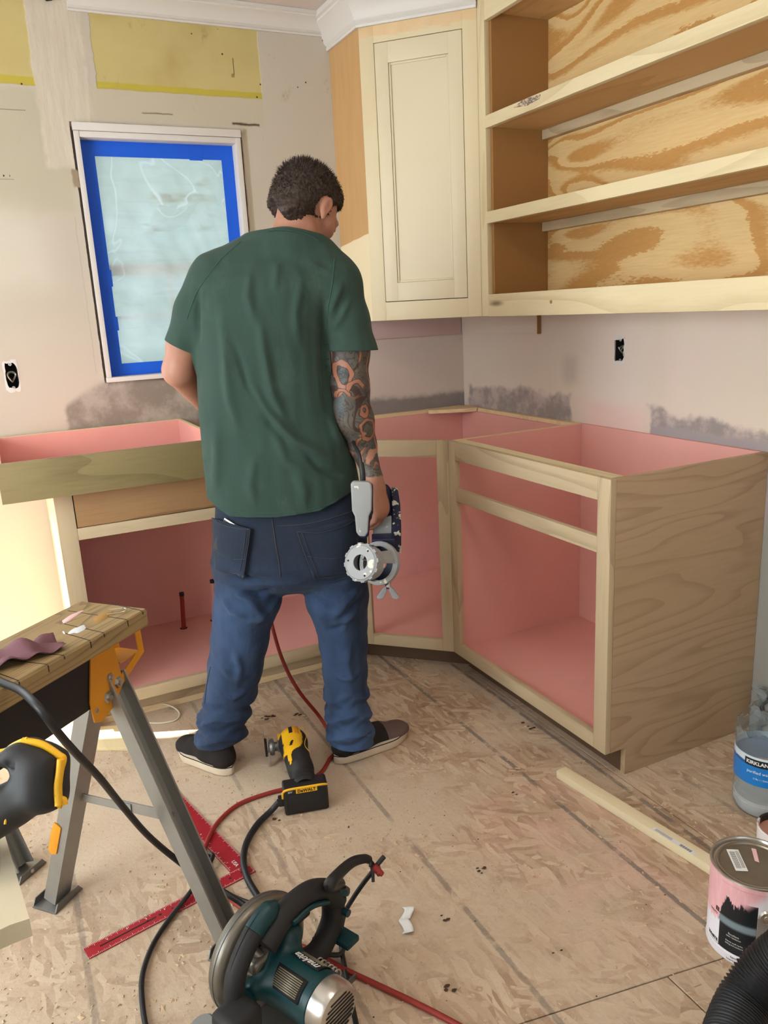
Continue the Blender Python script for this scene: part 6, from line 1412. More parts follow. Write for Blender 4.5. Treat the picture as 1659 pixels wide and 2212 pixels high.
# ------------------------------------------------------------------ oscillating tool on the floor
B0 = atz(664, 1757, 0); far = atz(640, 1640, 0); yv = (far-B0); yv.z = 0; yv.normalize(); xv = Vector((yv.y, -yv.x, 0)); yv2 = yv
MO_ = frameM(B0, xv, yv, (0, 0, 1))
ot = empty('oscillating_tool', tuple(B0), 'yellow and black cordless oscillating tool standing between the shoes', 'power tool')
def OT(name, bm, mat, auto=38): return lfin(bm, name, MO_, mat, ot, auto=auto)
OT('battery', bevel_all(box_bm(-0.060, 0.062, 0.0, 0.058, 0.0015, 0.080), 0.008, 3), M['black_beam'])
OT('battery_face', bevel_all(box_bm(-0.046, 0.050, -0.0015, 0.003, 0.012, 0.066), 0.001), M['rubber'])
OT('battery_rim', tube_bm(smooth_path([(-0.062, 0.010, 0.052), (-0.060, 0.004, 0.074), (-0.045, 0.0, 0.082), (0.0, -0.001, 0.083), (0.046, 0.0, 0.082), (0.060, 0.006, 0.076)], 6), 0.0032, 8), M['yellow'])
OT('name_plate', box_bm(-0.026, 0.032, -0.0030, 0.004, 0.068, 0.081), M['yellow'])
tx = text_obj('lettering', 'DeWALT', 0.0125, M['ink_black'], None, Matrix.Identity(4), bold=0.0003); tx.parent = ot; place(tx, MO_ @ Matrix.Translation((0.003, -0.0034, 0.0745)) @ Matrix.Rotation(PI/2, 4, 'X'))
tx = text_obj('lettering', '20V', 0.008, M['ink_white'], None, Matrix.Identity(4)); tx.parent = ot; place(tx, MO_ @ Matrix.Translation((-0.042, -0.0004, 0.073)) @ Matrix.Rotation(PI/2, 4, 'X'))
F2 = Field((-0.10, 0.03, 0.0), (0.09, 0.36, 0.14), 0.003); k = F2.cone
k((0.010, 0.055, 0.055), (0.004, 0.14, 0.058), 0.030, 0.026, 0.01); k((0.0, 0.13, 0.055), (-0.006, 0.27, 0.060), 0.036, 0.040, 0.02, ((0, 0, 1), 0.85)); k((-0.006, 0.27, 0.060), (-0.006, 0.31, 0.058), 0.040, 0.034, 0.02); k((0.0, 0.05, 0.050), (0.0, 0.07, 0.052), 0.040, 0.030, 0.015, ((0, 0, 1), 1.0))
Vt, Ft = F2.mesh(); me_ = mesh_from(Vt, Ft, 'body'); o = link('body', me_, M['rubber_grey'], None, None, True); o.parent = ot; place(o, MO_)
bvt = bvh_of(me_)
def onto(name, outl, mat, lift=0.0015, n_=14):
    """plate hugging the top of the body: outline (x, y) polygon sampled and dropped onto the body"""
    bm = bmesh.new(); xs = [p[0] for p in outl]; ys_ = [p[1] for p in outl]; g2 = {}
    def inside(x, y):
        c_ = False; j_ = len(outl)-1
        for i in range(len(outl)):
            xi, yi = outl[i]; xj, yj = outl[j_]
            if (yi > y) != (yj > y) and x < (xj-xi)*(y-yi)/(yj-yi)+xi: c_ = not c_
            j_ = i
        return c_
    st = 0.0025; nx_ = int((max(xs)-min(xs))/st)+2; ny_ = int((max(ys_)-min(ys_))/st)+2
    for i in range(nx_+1):
        for j_ in range(ny_+1):
            x, y = min(xs)+i*st, min(ys_)+j_*st; h = bvt.ray_cast(Vector((x, y, 0.3)), Vector((0, 0, -1)))
            if h[0] is not None: g2[i, j_] = bm.verts.new(h[0]+h[1]*lift)
    for i in range(nx_):
        for j_ in range(ny_):
            if inside(min(xs)+(i+.5)*st, min(ys_)+(j_+.5)*st) and all(q_ in g2 for q_ in ((i, j_), (i+1, j_), (i+1, j_+1), (i, j_+1))): bm.faces.new([g2[q_] for q_ in ((i, j_), (i+1, j_), (i+1, j_+1), (i, j_+1))])
    bmesh.ops.delete(bm, geom=[v_ for v_ in bm.verts if not v_.link_faces], context='VERTS')
    o = lfin(bm, name, MO_, mat, ot, auto=60); q = o.modifiers.new('t', 'SOLIDIFY'); q.thickness = 0.0018; q.offset = 0; return o
onto('yellow_shell', [(-0.038, 0.290), (-0.026, 0.305), (0.014, 0.302), (0.020, 0.245), (0.016, 0.205), (0.008, 0.180), (-0.018, 0.165), (-0.022, 0.120), (-0.028, 0.120), (-0.030, 0.172), (-0.040, 0.185), (-0.036, 0.225)], M['yellow'])
onto('dark_window', [(-0.020, 0.196), (-0.014, 0.194), (-0.008, 0.212), (-0.013, 0.214)], M['ink_black'], 0.0034); onto('switch', [(-0.016, 0.252), (-0.006, 0.252), (-0.006, 0.285), (-0.016, 0.285)], M['ink_black'], 0.0034); onto('grime', [(-0.002, 0.245), (0.010, 0.245), (0.010, 0.290), (-0.002, 0.288)], M['orange'], 0.0034)
OT('yellow_line', tube_bm(smooth_path([(0.020, 0.302, 0.098), (0.030, 0.290, 0.096), (0.034, 0.250, 0.092), (0.026, 0.215, 0.094), (0.024, 0.190, 0.092), (0.036, 0.172, 0.080)], 5), 0.0010, 6), M['yellow']); OT('yellow_clip', bevel_all(box_bm(-0.050, -0.030, 0.288, 0.305, 0.062, 0.082), 0.002), M['yellow'])
Mg = alignM(Vector((-0.040, 0.285, 0.052)), (-1, 0, 0), (0, 0, 1))
OT('gear_neck', lathe_bm([(0.018, 0), (0.018, 0.012), (0.014, 0.014), (0.014, 0.022), (0.024, 0.024), (0.026, 0.030), (0.022, 0.038), (0.010, 0.040), (0, 0.040)], 24, M=Mg), M['steel_dark']); OT('clamp_lever', bevel_all(box_bm(-0.083, -0.077, 0.255, 0.275, 0.004, 0.052), 0.002), M['chrome'])
OT('blade_holder', bevel_all(box_bm(-0.092, -0.084, 0.262, 0.306, 0.034, 0.074), 0.003), M['black_beam']); OT('blade', box_bm(-0.0905, -0.0893, 0.290, 0.360, 0.044, 0.070), M['steel'])
# guard over cable socket
OT('socket', bevel_all(box_bm(-0.075, -0.058, 0.008, 0.030, 0.028, 0.052), 0.003), M['rubber'])
tW = lambda x, y, z: MO_ @ Vector((x, y, z))

# ------------------------------------------------------------------ cords and hoses
fl = lambda px, py, r_: atz(px, py, r_+0.0006)
tag(tube('black_cable', [tW(-0.072, 0.018, 0.040), fl(585, 1752, 0.014), fl(555, 1782, .009), fl(532, 1822, .009), fl(526, 1862, .009), fl(536, 1900, .009), fl(556, 1935, .009), fl(575, 1965, .009)], 0.0085, M['rubber'], None, 12, n=8), 'thick black cable running from the battery of the oscillating tool to the saw', 'cable')
tag(tube('power_cord', [atz(-60, 1440, .758), atz(0, 1472, .758), atz(45, 1492, .760), atz(85, 1530, .762), atz(125, 1582, .715), atz(165, 1628, .64), atz(215, 1680, .54), atz(265, 1742, .41), atz(320, 1805, .28), atz(385, 1860, .17), atz(450, 1906, .10), atz(520, 1950, .09), atz(565, 1985, .10)], 0.0068, M['rubber'], None, 12, n=8), 'black power cord draped over the notched plank and down to the circular saw', 'cord')
tag(tube('power_cord', [atz(560, 1957, .10), atz(520, 1944, .06), fl(478, 1922, .006), fl(455, 1888, .006), fl(448, 1862, .006), fl(452, 1846, .008), fl(460, 1848, .017), fl(452, 1866, .019), fl(436, 1892, .017), fl(405, 1935, .013), fl(362, 1990, .006), fl(328, 2045, .006), fl(308, 2105, .006), fl(307, 2160, .006), fl(318, 2230, .006), fl(345, 2300, .006)], 0.0056, M['rubber'], None, 10, n=8), 'thin black cord lying across the red framing square and out of the bottom', 'cord')
tag(tube('air_hose', [Jw(560, 1240, 0.26), Jw(575, 1290, 0.25), Jw(590, 1360, 0.22), Jw(612, 1430, 0.19), Jw(645, 1492, 0.16), fl(690, 1548, .012), fl(715, 1590, .006), fl(728, 1618, .006), fl(712, 1640, .006), fl(690, 1672, .006), fl(640, 1697, .006), fl(575, 1715, .006), fl(515, 1738, .006), fl(472, 1775, .006), fl(449, 1815, .006), fl(440, 1850, .006), fl(455, 1900, .006), fl(520, 1960, .005), fl(600, 2020, .006), fl(680, 2058, .006), fl(740, 2092, .006), fl(820, 2130, .006), fl(900, 2168, .006), fl(990, 2215, .006), fl(1080, 2270, .006)], 0.0060, M['air_red'], None, 12, n=8), 'thin red hose looping from the cabinet past the shoes to the lower edge', 'hose')
tag(tube('white_wire', [fl(300, 1560, .003), fl(345, 1562, .003), fl(378, 1556, .003), fl(388, 1543, .004), fl(378, 1530, .008), fl(355, 1521, .016), fl(345, 1525, .010)], 0.0028, M['glue'], None, 8, n=8), 'short loop of cream cable on the floor beside the sink cabinet toe board', 'cable')

# ------------------------------------------------------------------ framing square
K = atz(553, 1884, 0); Aend = atz(187, 2062, 0); Bend = atz(345, 1668, 0)
dB = (Bend-K); dB.z = 0; LBq = dB.length+0.004; dB.normalize(); dA = Vector((-dB.y, dB.x, 0)); dA = dA if dA.dot(Aend-K) > 0 else -dA; LAq = (Aend-K).dot(dA)
Ms = frameM(K, dA, dB, dA.cross(dB)); sgz = 1 if dA.cross(dB).z > 0 else -1
bm = prism_bm([(0, 0), (LAq, 0), (LAq, 0.038), (0.050, 0.038), (0.050, LBq), (0, LBq)], 0.001*sgz, 0.0032*sgz)
sq = tag(lfin(bm, 'framing_square', Ms, M['anod_red'], None, auto=30), 'red metal framing square lying under the front leg of the sawhorse', 'framing square')
def onsq(name, bm, mat):
    bmesh.ops.recalc_face_normals(bm, faces=bm.faces); o = fin(bm, name, mat); o.parent = sq; return o
zt2 = 0.0033*sgz; e2 = 0.0002*sgz
bm = bmesh.new()
for k_ in range(int(LAq/0.0032)):
    ln = 0.008 if k_ % 8 == 0 else 0.005 if k_ % 4 == 0 else 0.003
    for y0, sg in ((0.0005, 1), (0.0375, -1)): box_bm(0.004+k_*0.0032-0.0003, 0.004+k_*0.0032+0.0003, min(y0, y0+sg*ln), max(y0, y0+sg*ln), min(zt2, zt2+e2), max(zt2, zt2+e2), bm=bm)
for k_ in range(int(LBq/0.0032)):
    ln = 0.008 if k_ % 8 == 0 else 0.005 if k_ % 4 == 0 else 0.003
    for x0, sg in ((0.0005, 1), (0.0495, -1)):
        if x0 > 0.03 and k_*0.0032 < 0.04: continue
        box_bm(min(x0, x0+sg*ln), max(x0, x0+sg*ln), 0.004+k_*0.0032-0.0003, 0.004+k_*0.0032+0.0003, min(zt2, zt2+e2), max(zt2, zt2+e2), bm=bm)
o = onsq('scale_marks', bm, M['ink_white']); o['kind'] = 'stuff'
for k_ in range(14):
    bm = lathe_bm([(0, zt2+e2), (0.0035 if k_ % 2 else 0.0026, zt2+e2), (0.0035 if k_ % 2 else 0.0026, zt2), (0, zt2)], 12); bmesh.ops.translate(bm, vec=(0.03+0.030*k_ if 0.03+0.03*k_ < LAq-0.12 else 0.03+0.03*(k_ % 6), 0.020, 0), verts=bm.verts)
    if 0.03+0.03*k_ < LAq-0.12: onsq('hole', bm, M['ink_black'])
    else: bm.free()
bm = box_bm(LAq-0.16, LAq-0.03, 0.017, 0.021, min(zt2, zt2+e2), max(zt2, zt2+e2)); onsq('slot', bm, M['ink_black'])
def sqtext(s_, x, y, size, ang=0.0):
    t = text_obj('lettering', s_, size, M['ink_white'], None, Matrix.Identity(4), 0.0001); t.parent = sq
    bm2 = bmesh.new(); bm2.from_mesh(t.data); mt = Matrix.Translation((x, y, zt2+e2)) @ Matrix.Rotation(ang, 4, 'Z') @ (Matrix.Identity(4) if sgz > 0 else Matrix.Rotation(PI, 4, 'X')); bmesh.ops.transform(bm2, matrix=mt, verts=bm2.verts); bm2.to_mesh(t.data); bm2.free()
sqtext('USA', 0.026, 0.060, 0.014, -PI/2)
for i in range(9): sqtext(str(i+1), 0.040, 0.075+0.05*i, 0.008, -PI/2)
for i in range(7): sqtext(str(i+1), 0.09+0.045*i, 0.030, 0.008, 0)

# ------------------------------------------------------------------ circular saw
def sawframe():
    c_ = atz(596, 2118, 0.0); rr1 = atz(700, 1960, 0.14); ff1 = atz(465, 2165, 0.14); d = (ff1-rr1); d.z = 0; d.normalize(); return c_, d
c_, fx = sawframe(); sxv = Vector((-fx.y, fx.x, 0)); sxv = sxv if sxv.dot(Vector(_r)) > 0 else -sxv
S0 = atz(560, 2060, 0.115)-Vector((0, 0, 0.115)); MS = Matrix(((fx.x, sxv.x, 0, S0.x), (fx.y, sxv.y, 0, S0.y), (0, 0, 1, 0.001), (0, 0, 0, 1)))
saw = empty('circular_saw', tuple(S0), 'teal and grey corded circular saw on the floor in front', 'circular saw')
def SW(name, bm, mat, auto=38): return lfin(bm, name, MS, mat, saw, auto=auto)
def swl(name, prof, mat, o_, ax, seg=32, xh=(0, 0, 1), **kw): return SW(name, lathe_bm(prof, seg, M=alignM(Vector(o_), ax, xh), **kw), mat)
# frame: x forward (towards camera-left), y to the motor side, z up; blade plane y=0, blade centre (0,0,.115)
SW('base_plate', bevel_all(box_bm(-0.15, 0.19, -0.035, 0.115, 0.0, 0.005), 0.002), M['steel_dark']); SW('base_edge', box_bm(-0.15, 0.19, 0.1125, 0.116, 0.005, 0.014), M['steel_dark'])
G = (0, 0, 0.118)
gp = [(0.0, 0.026), (0.060, 0.026), (0.080, 0.022), (0.100, 0.020), (0.112, 0.012), (0.115, 0.004), (0.115, -0.010), (0.110, -0.018), (0.100, -0.020), (0.0, -0.020)]
# upper guard: half lathe above the base
SW('upper_guard', lathe_bm(gp, 44, M=alignM(Vector(G), (0, 1, 0), (1, 0, 0)), a0=-PI*1.12, a1=0.12*PI), M['guard'])
swl('guard_lip', [(0.1135, 0.002), (0.1165, 0.000), (0.1165, -0.004), (0.1135, -0.006)], M['steel_dark'], G, (0, 1, 0), 44, (1, 0, 0), a0=-PI*1.12, a1=0.12*PI)
swl('lower_guard', [(0.0, 0.010), (0.098, 0.010), (0.104, 0.004), (0.104, -0.012), (0.0, -0.012)], M['steel_dark'], G, (0, 1, 0), 44, (1, 0, 0), a0=0.1*PI, a1=0.88*PI)
swl('blade', [(0.0, 0.0008), (0.092, 0.0008), (0.092, -0.0008), (0, -0.0008)], M['chrome'], (0, -0.004, 0.100), (0, 1, 0), 40)
# cast ribs between guard and motor
for (x0, z0, x1, z1) in ((0.045, 0.185, 0.030, 0.150), (0.075, 0.150, 0.045, 0.125), (0.088, 0.110, 0.045, 0.105), (-0.01, 0.20, 0.0, 0.16)):
    SW('cast_rib', tube_bm([(x0, 0.020, z0), (x1, 0.050, z1)], 0.011, 10), M['guard'])
SW('dust_port', bevel_all(prism_bm([(-0.02, -0.02), (0.022, -0.024), (0.026, 0.022), (-0.020, 0.024)], 0, 0.030), 0.003), M['guard']).matrix_basis = MS @ Matrix.Translation((0.035, 0.030, 0.200)) @ Matrix.Rotation(-0.5, 4, 'Y')
SW('gear_case', bevel_all(box_bm(-0.055, 0.060, 0.026, 0.060, 0.060, 0.165), 0.014, 3), M['guard'])
# motor housing (teal), implicit blend
F3 = Field((-0.24, 0.0, 0.0), (0.20, 0.26, 0.30), 0.0042); k = F3.cone
k((0.005, 0.055, 0.110), (0.005, 0.210, 0.110), 0.052, 0.050, 0.01); k((0.0, 0.05, 0.12), (-0.035, 0.055, 0.165), 0.040, 0.026, 0.02)
k((0.060, 0.055, 0.115), (0.020, 0.070, 0.115), 0.022, 0.036, 0.02)
sl, P = F3.region((-9,)*3, (9,)*3); F3.v = np.maximum(F3.v, P[..., 1]-0.183).astype(np.float32)
V3, F3_ = F3.mesh(); V3 = relax(V3, F3_, 1); me_ = mesh_from(V3, F3_, 'motor_housing'); o = link('motor_housing', me_, M['teal'], None, None, True); o.parent = saw; place(o, MS); bvt2 = bvh_of(me_)
swl('housing_band', [(0.050, 0.165), (0.0525, 0.167), (0.0525, 0.178), (0.050, 0.180)], M['teal'], (0.005, 0, 0.110), (0, 1, 0))
swl('end_cap', [(0.051, 0.180), (0.051, 0.205), (0.047, 0.215), (0.040, 0.218), (0.0, 0.218), (0.0, 0.180)], M['chrome'], (0.005, 0, 0.110), (0, 1, 0), 40)
for k_ in range(9):
    zz = -0.032+0.008*k_; hw = math.sqrt(max(0, 0.038**2-zz**2)); SW('vent_slot', box_bm(0.005-hw, 0.005+hw, 0.2178, 0.2190, 0.110+zz-0.0016, 0.110+zz+0.0016), M['ink_black'])
# rear D handle: black rubber loop with teal trim
hp_ = smooth_path([(0.035, 0.062, 0.195), (-0.02, 0.060, 0.222), (-0.085, 0.058, 0.222), (-0.135, 0.056, 0.195), (-0.165, 0.055, 0.150)], 6)
SW('rear_handle', tube_bm(hp_, lambda t, i: 0.026-0.003*math.sin(t*PI), 14), M['rubber_grey']); SW('handle_stem', tube_bm(smooth_path([(-0.160, 0.055, 0.160), (-0.150, 0.056, 0.110), (-0.105, 0.056, 0.070), (-0.05, 0.056, 0.080)], 6), 0.024, 12), M['rubber_grey'])
SW('trigger', bevel_all(box_bm(-0.085, -0.030, 0.048, 0.066, 0.178, 0.202), 0.005), M['ink_black']); SW('teal_trim', tube_bm(smooth_path([(-0.02, 0.086, 0.216), (-0.07, 0.085, 0.216), (-0.12, 0.082, 0.192)], 6), 0.005, 8), M['teal'])
SW('handle_collar', lathe_bm([(0.018, 0), (0.026, 0.0), (0.027, 0.006), (0.025, 0.012), (0.016, 0.012)], 24, M=alignM(Vector((-0.172, 0.055, 0.168)), (-0.55, 0, 0.8), (0, 1, 0))), M['teal']); SW('lock_knob', tube_bm([(-0.165, 0.060, 0.135), (-0.166, 0.090, 0.135)], 0.008, 12), M['teal'])
# front grip bar: teal top, black lower
gb = smooth_path([(-0.012, 0.052, 0.248), (0.020, 0.052, 0.242), (0.060, 0.052, 0.218), (0.098, 0.054, 0.176), (0.110, 0.056, 0.135)], 6)
SW('grip_top', tube_bm(gb[:11], lambda t, i: 0.010+0.010*min(1, t*3.0), 14), M['teal']); SW('front_grip', tube_bm(gb[10:], 0.0195, 14), M['rubber_grey']); SW('grip_seam', tube_bm([p+Vector((0.6, 0, 0.8)).normalized()*0.0197 for p in gb[2:-1]], 0.0009, 6), M['ink_black'])
SW('grip_foot', tube_bm([(0.108, 0.056, 0.140), (0.085, 0.060, 0.100)], 0.019, 12), M['teal'])
SW('front_knob', bevel_all(box_bm(0.092, 0.165, 0.050, 0.118, 0.090, 0.145), 0.018, 3), M['rubber_grey'])
swl('depth_dial', [(0.0, 0.020), (0.024, 0.020), (0.028, 0.014), (0.028, 0.0), (0, 0)], M['steel_dark'], (0.150, 0.012, 0.060), (0.3, -0.2, 1), 22)
SW('bevel_lever', tube_bm([(0.120, 0.02, 0.05), (0.172, 0.0, 0.075)], 0.007, 10), M['steel_dark'])
SW('guard_lever', tube_bm([(-0.115, 0.03, 0.075), (-0.150, 0.07, 0.075)], 0.006, 8), M['rubber']); SW('lever_pad', bevel_all(box_bm(-0.178, -0.140, 0.060, 0.105, 0.068, 0.082), 0.004), M['teal'])
SW('spring', tube_bm([(-0.085+0.008*math.cos(a*0.45), 0.075+0.0007*a, 0.072+0.008*math.sin(a*0.45)) for a in range(84)], 0.0016, 6), M['chrome']); SW('quadrant', bevel_all(prism_bm([(-0.02, 0), (0.03, 0), (0.03, 0.02), (0.01, 0.05), (-0.02, 0.05)], 0, 0.004), 0.001), M['steel']).matrix_basis = MS @ Matrix.Translation((-0.10, 0.112, 0.012)) @ Matrix.Rotation(PI/2, 4, 'X')
# rating label and name on the housing
def hug(name, a0, a1, y0, y1, mat, r_=0.0525, n_=14):
    bm = bmesh.new(); A_, B_ = [], []
    for i in range(n_+1):
        a = a0+(a1-a0)*i/n_; p = (0.005+r_*math.cos(a), 0.110+r_*math.sin(a)); A_.append(bm.verts.new((p[0], y0, p[1]))); B_.append(bm.verts.new((p[0], y1, p[1])))
    for i in range(n_): bm.faces.new((A_[i], A_[i+1], B_[i+1], B_[i]))
    o = SW(name, bm, mat); q = o.modifiers.new('t', 'SOLIDIFY'); q.thickness = 0.0006; q.offset = 0; return o
hug('rating_label', 1.75, 2.85, 0.085, 0.160, M['ink_black']); hug('rating_label', 0.45, 1.25, 0.085, 0.160, M['ink_black'])
for k_ in range(9):
    hug('label_print', 2.12+0.075*k_, 2.12+0.075*k_+0.038, 0.112 if k_ > 3 else 0.098, 0.155, M['gold_label'], 0.0530, 3); hug('label_print', 0.55+0.07*k_, 0.55+0.07*k_+0.035, 0.092, 0.152, M['gold_label'], 0.0530, 3)
Mt = MS @ Matrix.Translation((0.005, 0, 0.110)) @ Matrix.Rotation(-(1.90-PI/2), 4, 'Y') @ Matrix.Translation((0, 0.125, 0.0530)) @ Matrix.Rotation(-PI/2, 4, 'Z')
t = text_obj('lettering', 'makita', 0.022, M['ink_white'], None, Matrix.Identity(4), 0.0002, shear=0.3, bold=0.0003); t.parent = saw; place(t, Mt)
# heavy cable guard rising from the handle and the spliced wires
e0 = MS @ Vector((-0.180, 0.055, 0.180)); 
cord_pts = [e0, atz(712, 1912, 0.235), atz(735, 1884, 0.235), atz(762, 1862, 0.225), atz(786, 1855, 0.212), atz(797, 1857, 0.20)]
tube('cable_boot', cord_pts, lambda t, i: 0.0135-0.005*t, M['rubber'], saw, 14, n=8)
sw2 = atz(803, 1868, 0.19)
tag(tube('spliced_cord', [atz(830, 1850, .20), atz(815, 1868, .19), atz(803, 1885, .17), atz(785, 1908, .14), atz(763, 1940, .10), atz(745, 1972, .06), atz(737, 2010, .03), atz(738, 2050, .012), atz(746, 2095, .007), atz(757, 2150, .007), atz(770, 2215, .007), atz(790, 2300, .007)], 0.0052, M['rubber'], None, 10, n=8), 'thin black cord spliced to the saw cable and trailing down the floor', 'cord')
spl = empty('wire_splice', tuple(sw2), 'torn cable splice with red wire connectors at the end of the saw cable', 'wire connector')
for a, b in (((800, 1862, .20), (806, 1905, .165)), ((796, 1850, .205), (800, 1872, .195)), ((790, 1853, .212), (806, 1866, .19))): tube('bare_wire', [atz(*a), atz((a[0]+b[0])/2+2, (a[1]+b[1])/2, (a[2]+b[2])/2), atz(*b)], 0.0036, M['rubber'], spl, 7, n=4)
for i in range(5): tube('copper_strand', [atz(800+rk.uniform(-4, 4), 1852, .205), atz(806+rk.uniform(-5, 5), 1862+rk.uniform(-4, 4), .195)], 0.0008, M['glue'], spl, 5)
for a, b in (((806, 1872, .19), (830, 1892, .175)), ((812, 1868, .185), (818, 1886, .18))): lfin(lathe_bm([(0.004, 0), (0.0085, 0.002), (0.0080, 0.012), (0.005, 0.026), (0, 0.027)], 12), 'red_connector', alignM(atz(*a), atz(*b)-atz(*a)), M['connector'] if 'connector' in M else M['air_red'], spl, auto=40)
tag(tube('black_cable', [MS @ Vector((-0.12, 0.06, 0.06)), atz(705, 2010, .05), atz(730, 2028, .02), atz(741, 2050, .014), atz(733, 2062, .014), atz(712, 2062, .02), atz(700, 2058, .03)], 0.0052, M['rubber'], None, 10, n=8), 'black cable loop beside the right side of the circular saw', 'cable')

# ------------------------------------------------------------------ paint cans, jug, stick, hose
Rg = Vector((_r[0], _r[1], 0)).normalized(); Fg = Vector((_f[0], _f[1], 0)).normalized()
cc = atz(1541, 1868, 0.19)+Rg*0.083; cc.z = 0
pc = empty('paint_can', tuple(cc), 'closed gallon paint can with pink drips and dark label, right edge', 'paint can')
R0, Hc = 0.0825, 0.190
def can_mat():
    n = NT('paint_can_print', 0.3, 0, 0.5); v = n.co(); X = n.xyz(v); a = n.mth('ARCTAN2', X[1], X[0]); z = X[2]
    ang = math.atan2(-Fg.y, -Fg.x)-0.055/R0
    s = n.mth('MULTIPLY', n.mth('WRAP', n.mth('SUBTRACT', a, ang), PI, -PI), R0)          # metres round the can, 0 faces the camera
    base = srgb(228, 226, 232)
    c = n.mix(n.box(s, z, -0.045, 0.030, 0.022, 0.150, 0.0006), base, srgb(18, 26, 32))
    c = n.mix(n.box(s, z, -0.050, 0.030, 0.082, 0.098, 0.004), c, srgb(120, 134, 142)); c = n.mix(n.box(s, z, 0.030, 0.10, 0.020, 0.125, 0.0006), c, n.mix(n.smooth(n.mth('PINGPONG', n.mth('MULTIPLY', z, 420.0), 0.5), 0.2, 0.3), srgb(150, 142, 132), srgb(108, 102, 96)))
    c = n.mix(n.box(s, z, -0.20, 0.2, 0.0, 0.016, 0.0006), c, srgb(216, 212, 216)); c = n.mix(n.box(s, z, -0.075, -0.045, 0.0215, 0.0225, 0.0004), c, srgb(40, 40, 44))
    w_ = n.noise(n.comb(n.mth('MULTIPLY', s, 26.0), n.mth('MULTIPLY', z, 4.0), 0.0), 3.0, 5.0, 0.75)
    edge = n.mth('ADD', n.mth('MULTIPLY', n.smooth(s, -0.055, -0.030), 0.062), 0.078); drip = n.smooth(n.mth('SUBTRACT', z, n.mth('ADD', edge, n.mth('MULTIPLY', n.mth('SUBTRACT', w_, 0.5), 0.10))), -0.003, 0.003)
    drip = n.mth('MULTIPLY', drip, n.smooth(n.mth('ADD', s, n.mth('MULTIPLY', w_, 0.04)), 0.075, 0.055)); low = n.smooth(n.mth('ADD', z, n.mth('MULTIPLY', s, -0.9)), 0.118, 0.150); drip = n.mth('MULTIPLY', drip, n.mth('MAXIMUM', low, n.smooth(s, -0.028, -0.045)))
    c = n.mix(drip, c, n.mix(n.smooth(w_, 0.3, 0.6), srgb(236, 184, 188), srgb(226, 170, 174)))
    n.color(c); return n.m
lathe('can_wall', [(0, 0.003), (R0-0.002, 0.003), (R0-0.002, 0.0), (R0, 0.0), (R0+0.001, 0.003), (R0-0.0005, 0.006), (R0-0.0005, Hc-0.012), (R0+0.0012, Hc-0.010), (R0+0.0015, Hc-0.004), (R0+0.0015, Hc)], can_mat(), pc, 64, Matrix.Translation(cc))
lathe('can_rim', [(R0+0.0015, Hc-0.0003), (R0+0.0005, Hc+0.0028), (R0-0.003, Hc+0.003), (R0-0.005, Hc), (R0-0.006, Hc-0.005), (R0-0.010, Hc-0.005), (R0-0.011, Hc-0.001), (R0-0.013, Hc-0.0005)], M['chrome'], pc, 64, Matrix.Translation(cc))
n = NT('lid_metal', 0.35, 0.75, 0.5); n.color(n.mix(n.noise(n.co(), 18.0, 4.0), srgb(112, 104, 92), srgb(150, 140, 122))); M['lid'] = n.m
lathe('lid', [(R0-0.0129, Hc-0.0004), (R0-0.016, Hc-0.0008), (R0-0.018, Hc-0.004), (0, Hc-0.0035)], M['lid'], pc, 64, Matrix.Translation(cc))
zl_ = Hc-0.0030
lx = atz(1592, 1858, zl_); yy = (atz(1609, 1893, zl_)-atz(1577, 1823, zl_)).normalized(); xx = yy.cross(Vector((0, 0, 1))).normalized()
Mlb = frameM(lx, xx, yy, xx.cross(yy))
lfin(box_bm(-0.012, 0.012, -0.033, 0.033, 0.0001, 0.0005), 'sticker', Mlb, M['ink_white'], pc)
for i in range(26):
    w_ = (0.0004, 0.0009, 0.0006)[i % 3]; lfin(box_bm(-0.002, 0.0085, -0.026+i*0.0020, -0.026+i*0.0020+w_, 0.0005, 0.0007), 'barcode_bar', Mlb, M['ink_black'], pc)
for i in range(3): lfin(box_bm(-0.0095+i*0.0022, -0.0087+i*0.0022, -0.028, 0.024, 0.0005, 0.0007), 'print_line', Mlb, M['ink_black'], pc)
pk = atz(1632, 1848, zl_); yy2 = (atz(1640, 1868, zl_)-atz(1625, 1830, zl_)).normalized(); lfin(bevel_all(prism_bm([(-0.006, -0.020), (0.003, -0.022), (0.006, 0.018), (-0.002, 0.022)], 0.0002, 0.0010), 0.0004), 'pink_dab', frameM(pk, yy2.cross(Vector((0, 0, 1))), yy2, (0, 0, 1)), M['pink_wet'], pc)
def can_text(s_, sx_, z_, size, mat, R_=R0, cen=cc, par=pc, bold=0.0, sh=-0.055):
    ang = math.atan2(-Fg.y, -Fg.x)+(sx_+sh)/R_; nrm = Vector((math.cos(ang), math.sin(ang), 0)); tan = Vector((-nrm.y, nrm.x, 0))
    t = text_obj('lettering', s_, size, mat, None, Matrix.Identity(4), 0.0001, bend=R_, bold=bold); t.parent = par; place(t, frameM(Vector(cen)+nrm*(R_+0.0003)+Vector((0, 0, z_)), tan, (0, 0, 1), nrm)); return t
can_text('EL', -0.050, 0.104, 0.013, M['ink_black'], bold=0.0004); can_text('UALITY', -0.062, 0.092, 0.007, M['ink_black']); can_text('Excellent', -0.012, 0.066, 0.006, M['ink_white']); can_text('stain resistance', -0.012, 0.060, 0.0048, M['ink_white'])
can_text('Resists scuff marks,', -0.010, 0.048, 0.0045, M['ink_white']); can_text('fading and moisture', -0.010, 0.042, 0.0045, M['ink_white']); can_text('Semi-Gloss /', 0.000, 0.0135, 0.0062, M['ink_black']); can_text('Interior + Exterior', 0.000, 0.0062, 0.0062, M['ink_black']); can_text('WHITE', -0.062, 0.030, 0.010, M['ink_black'], bold=0.0003)
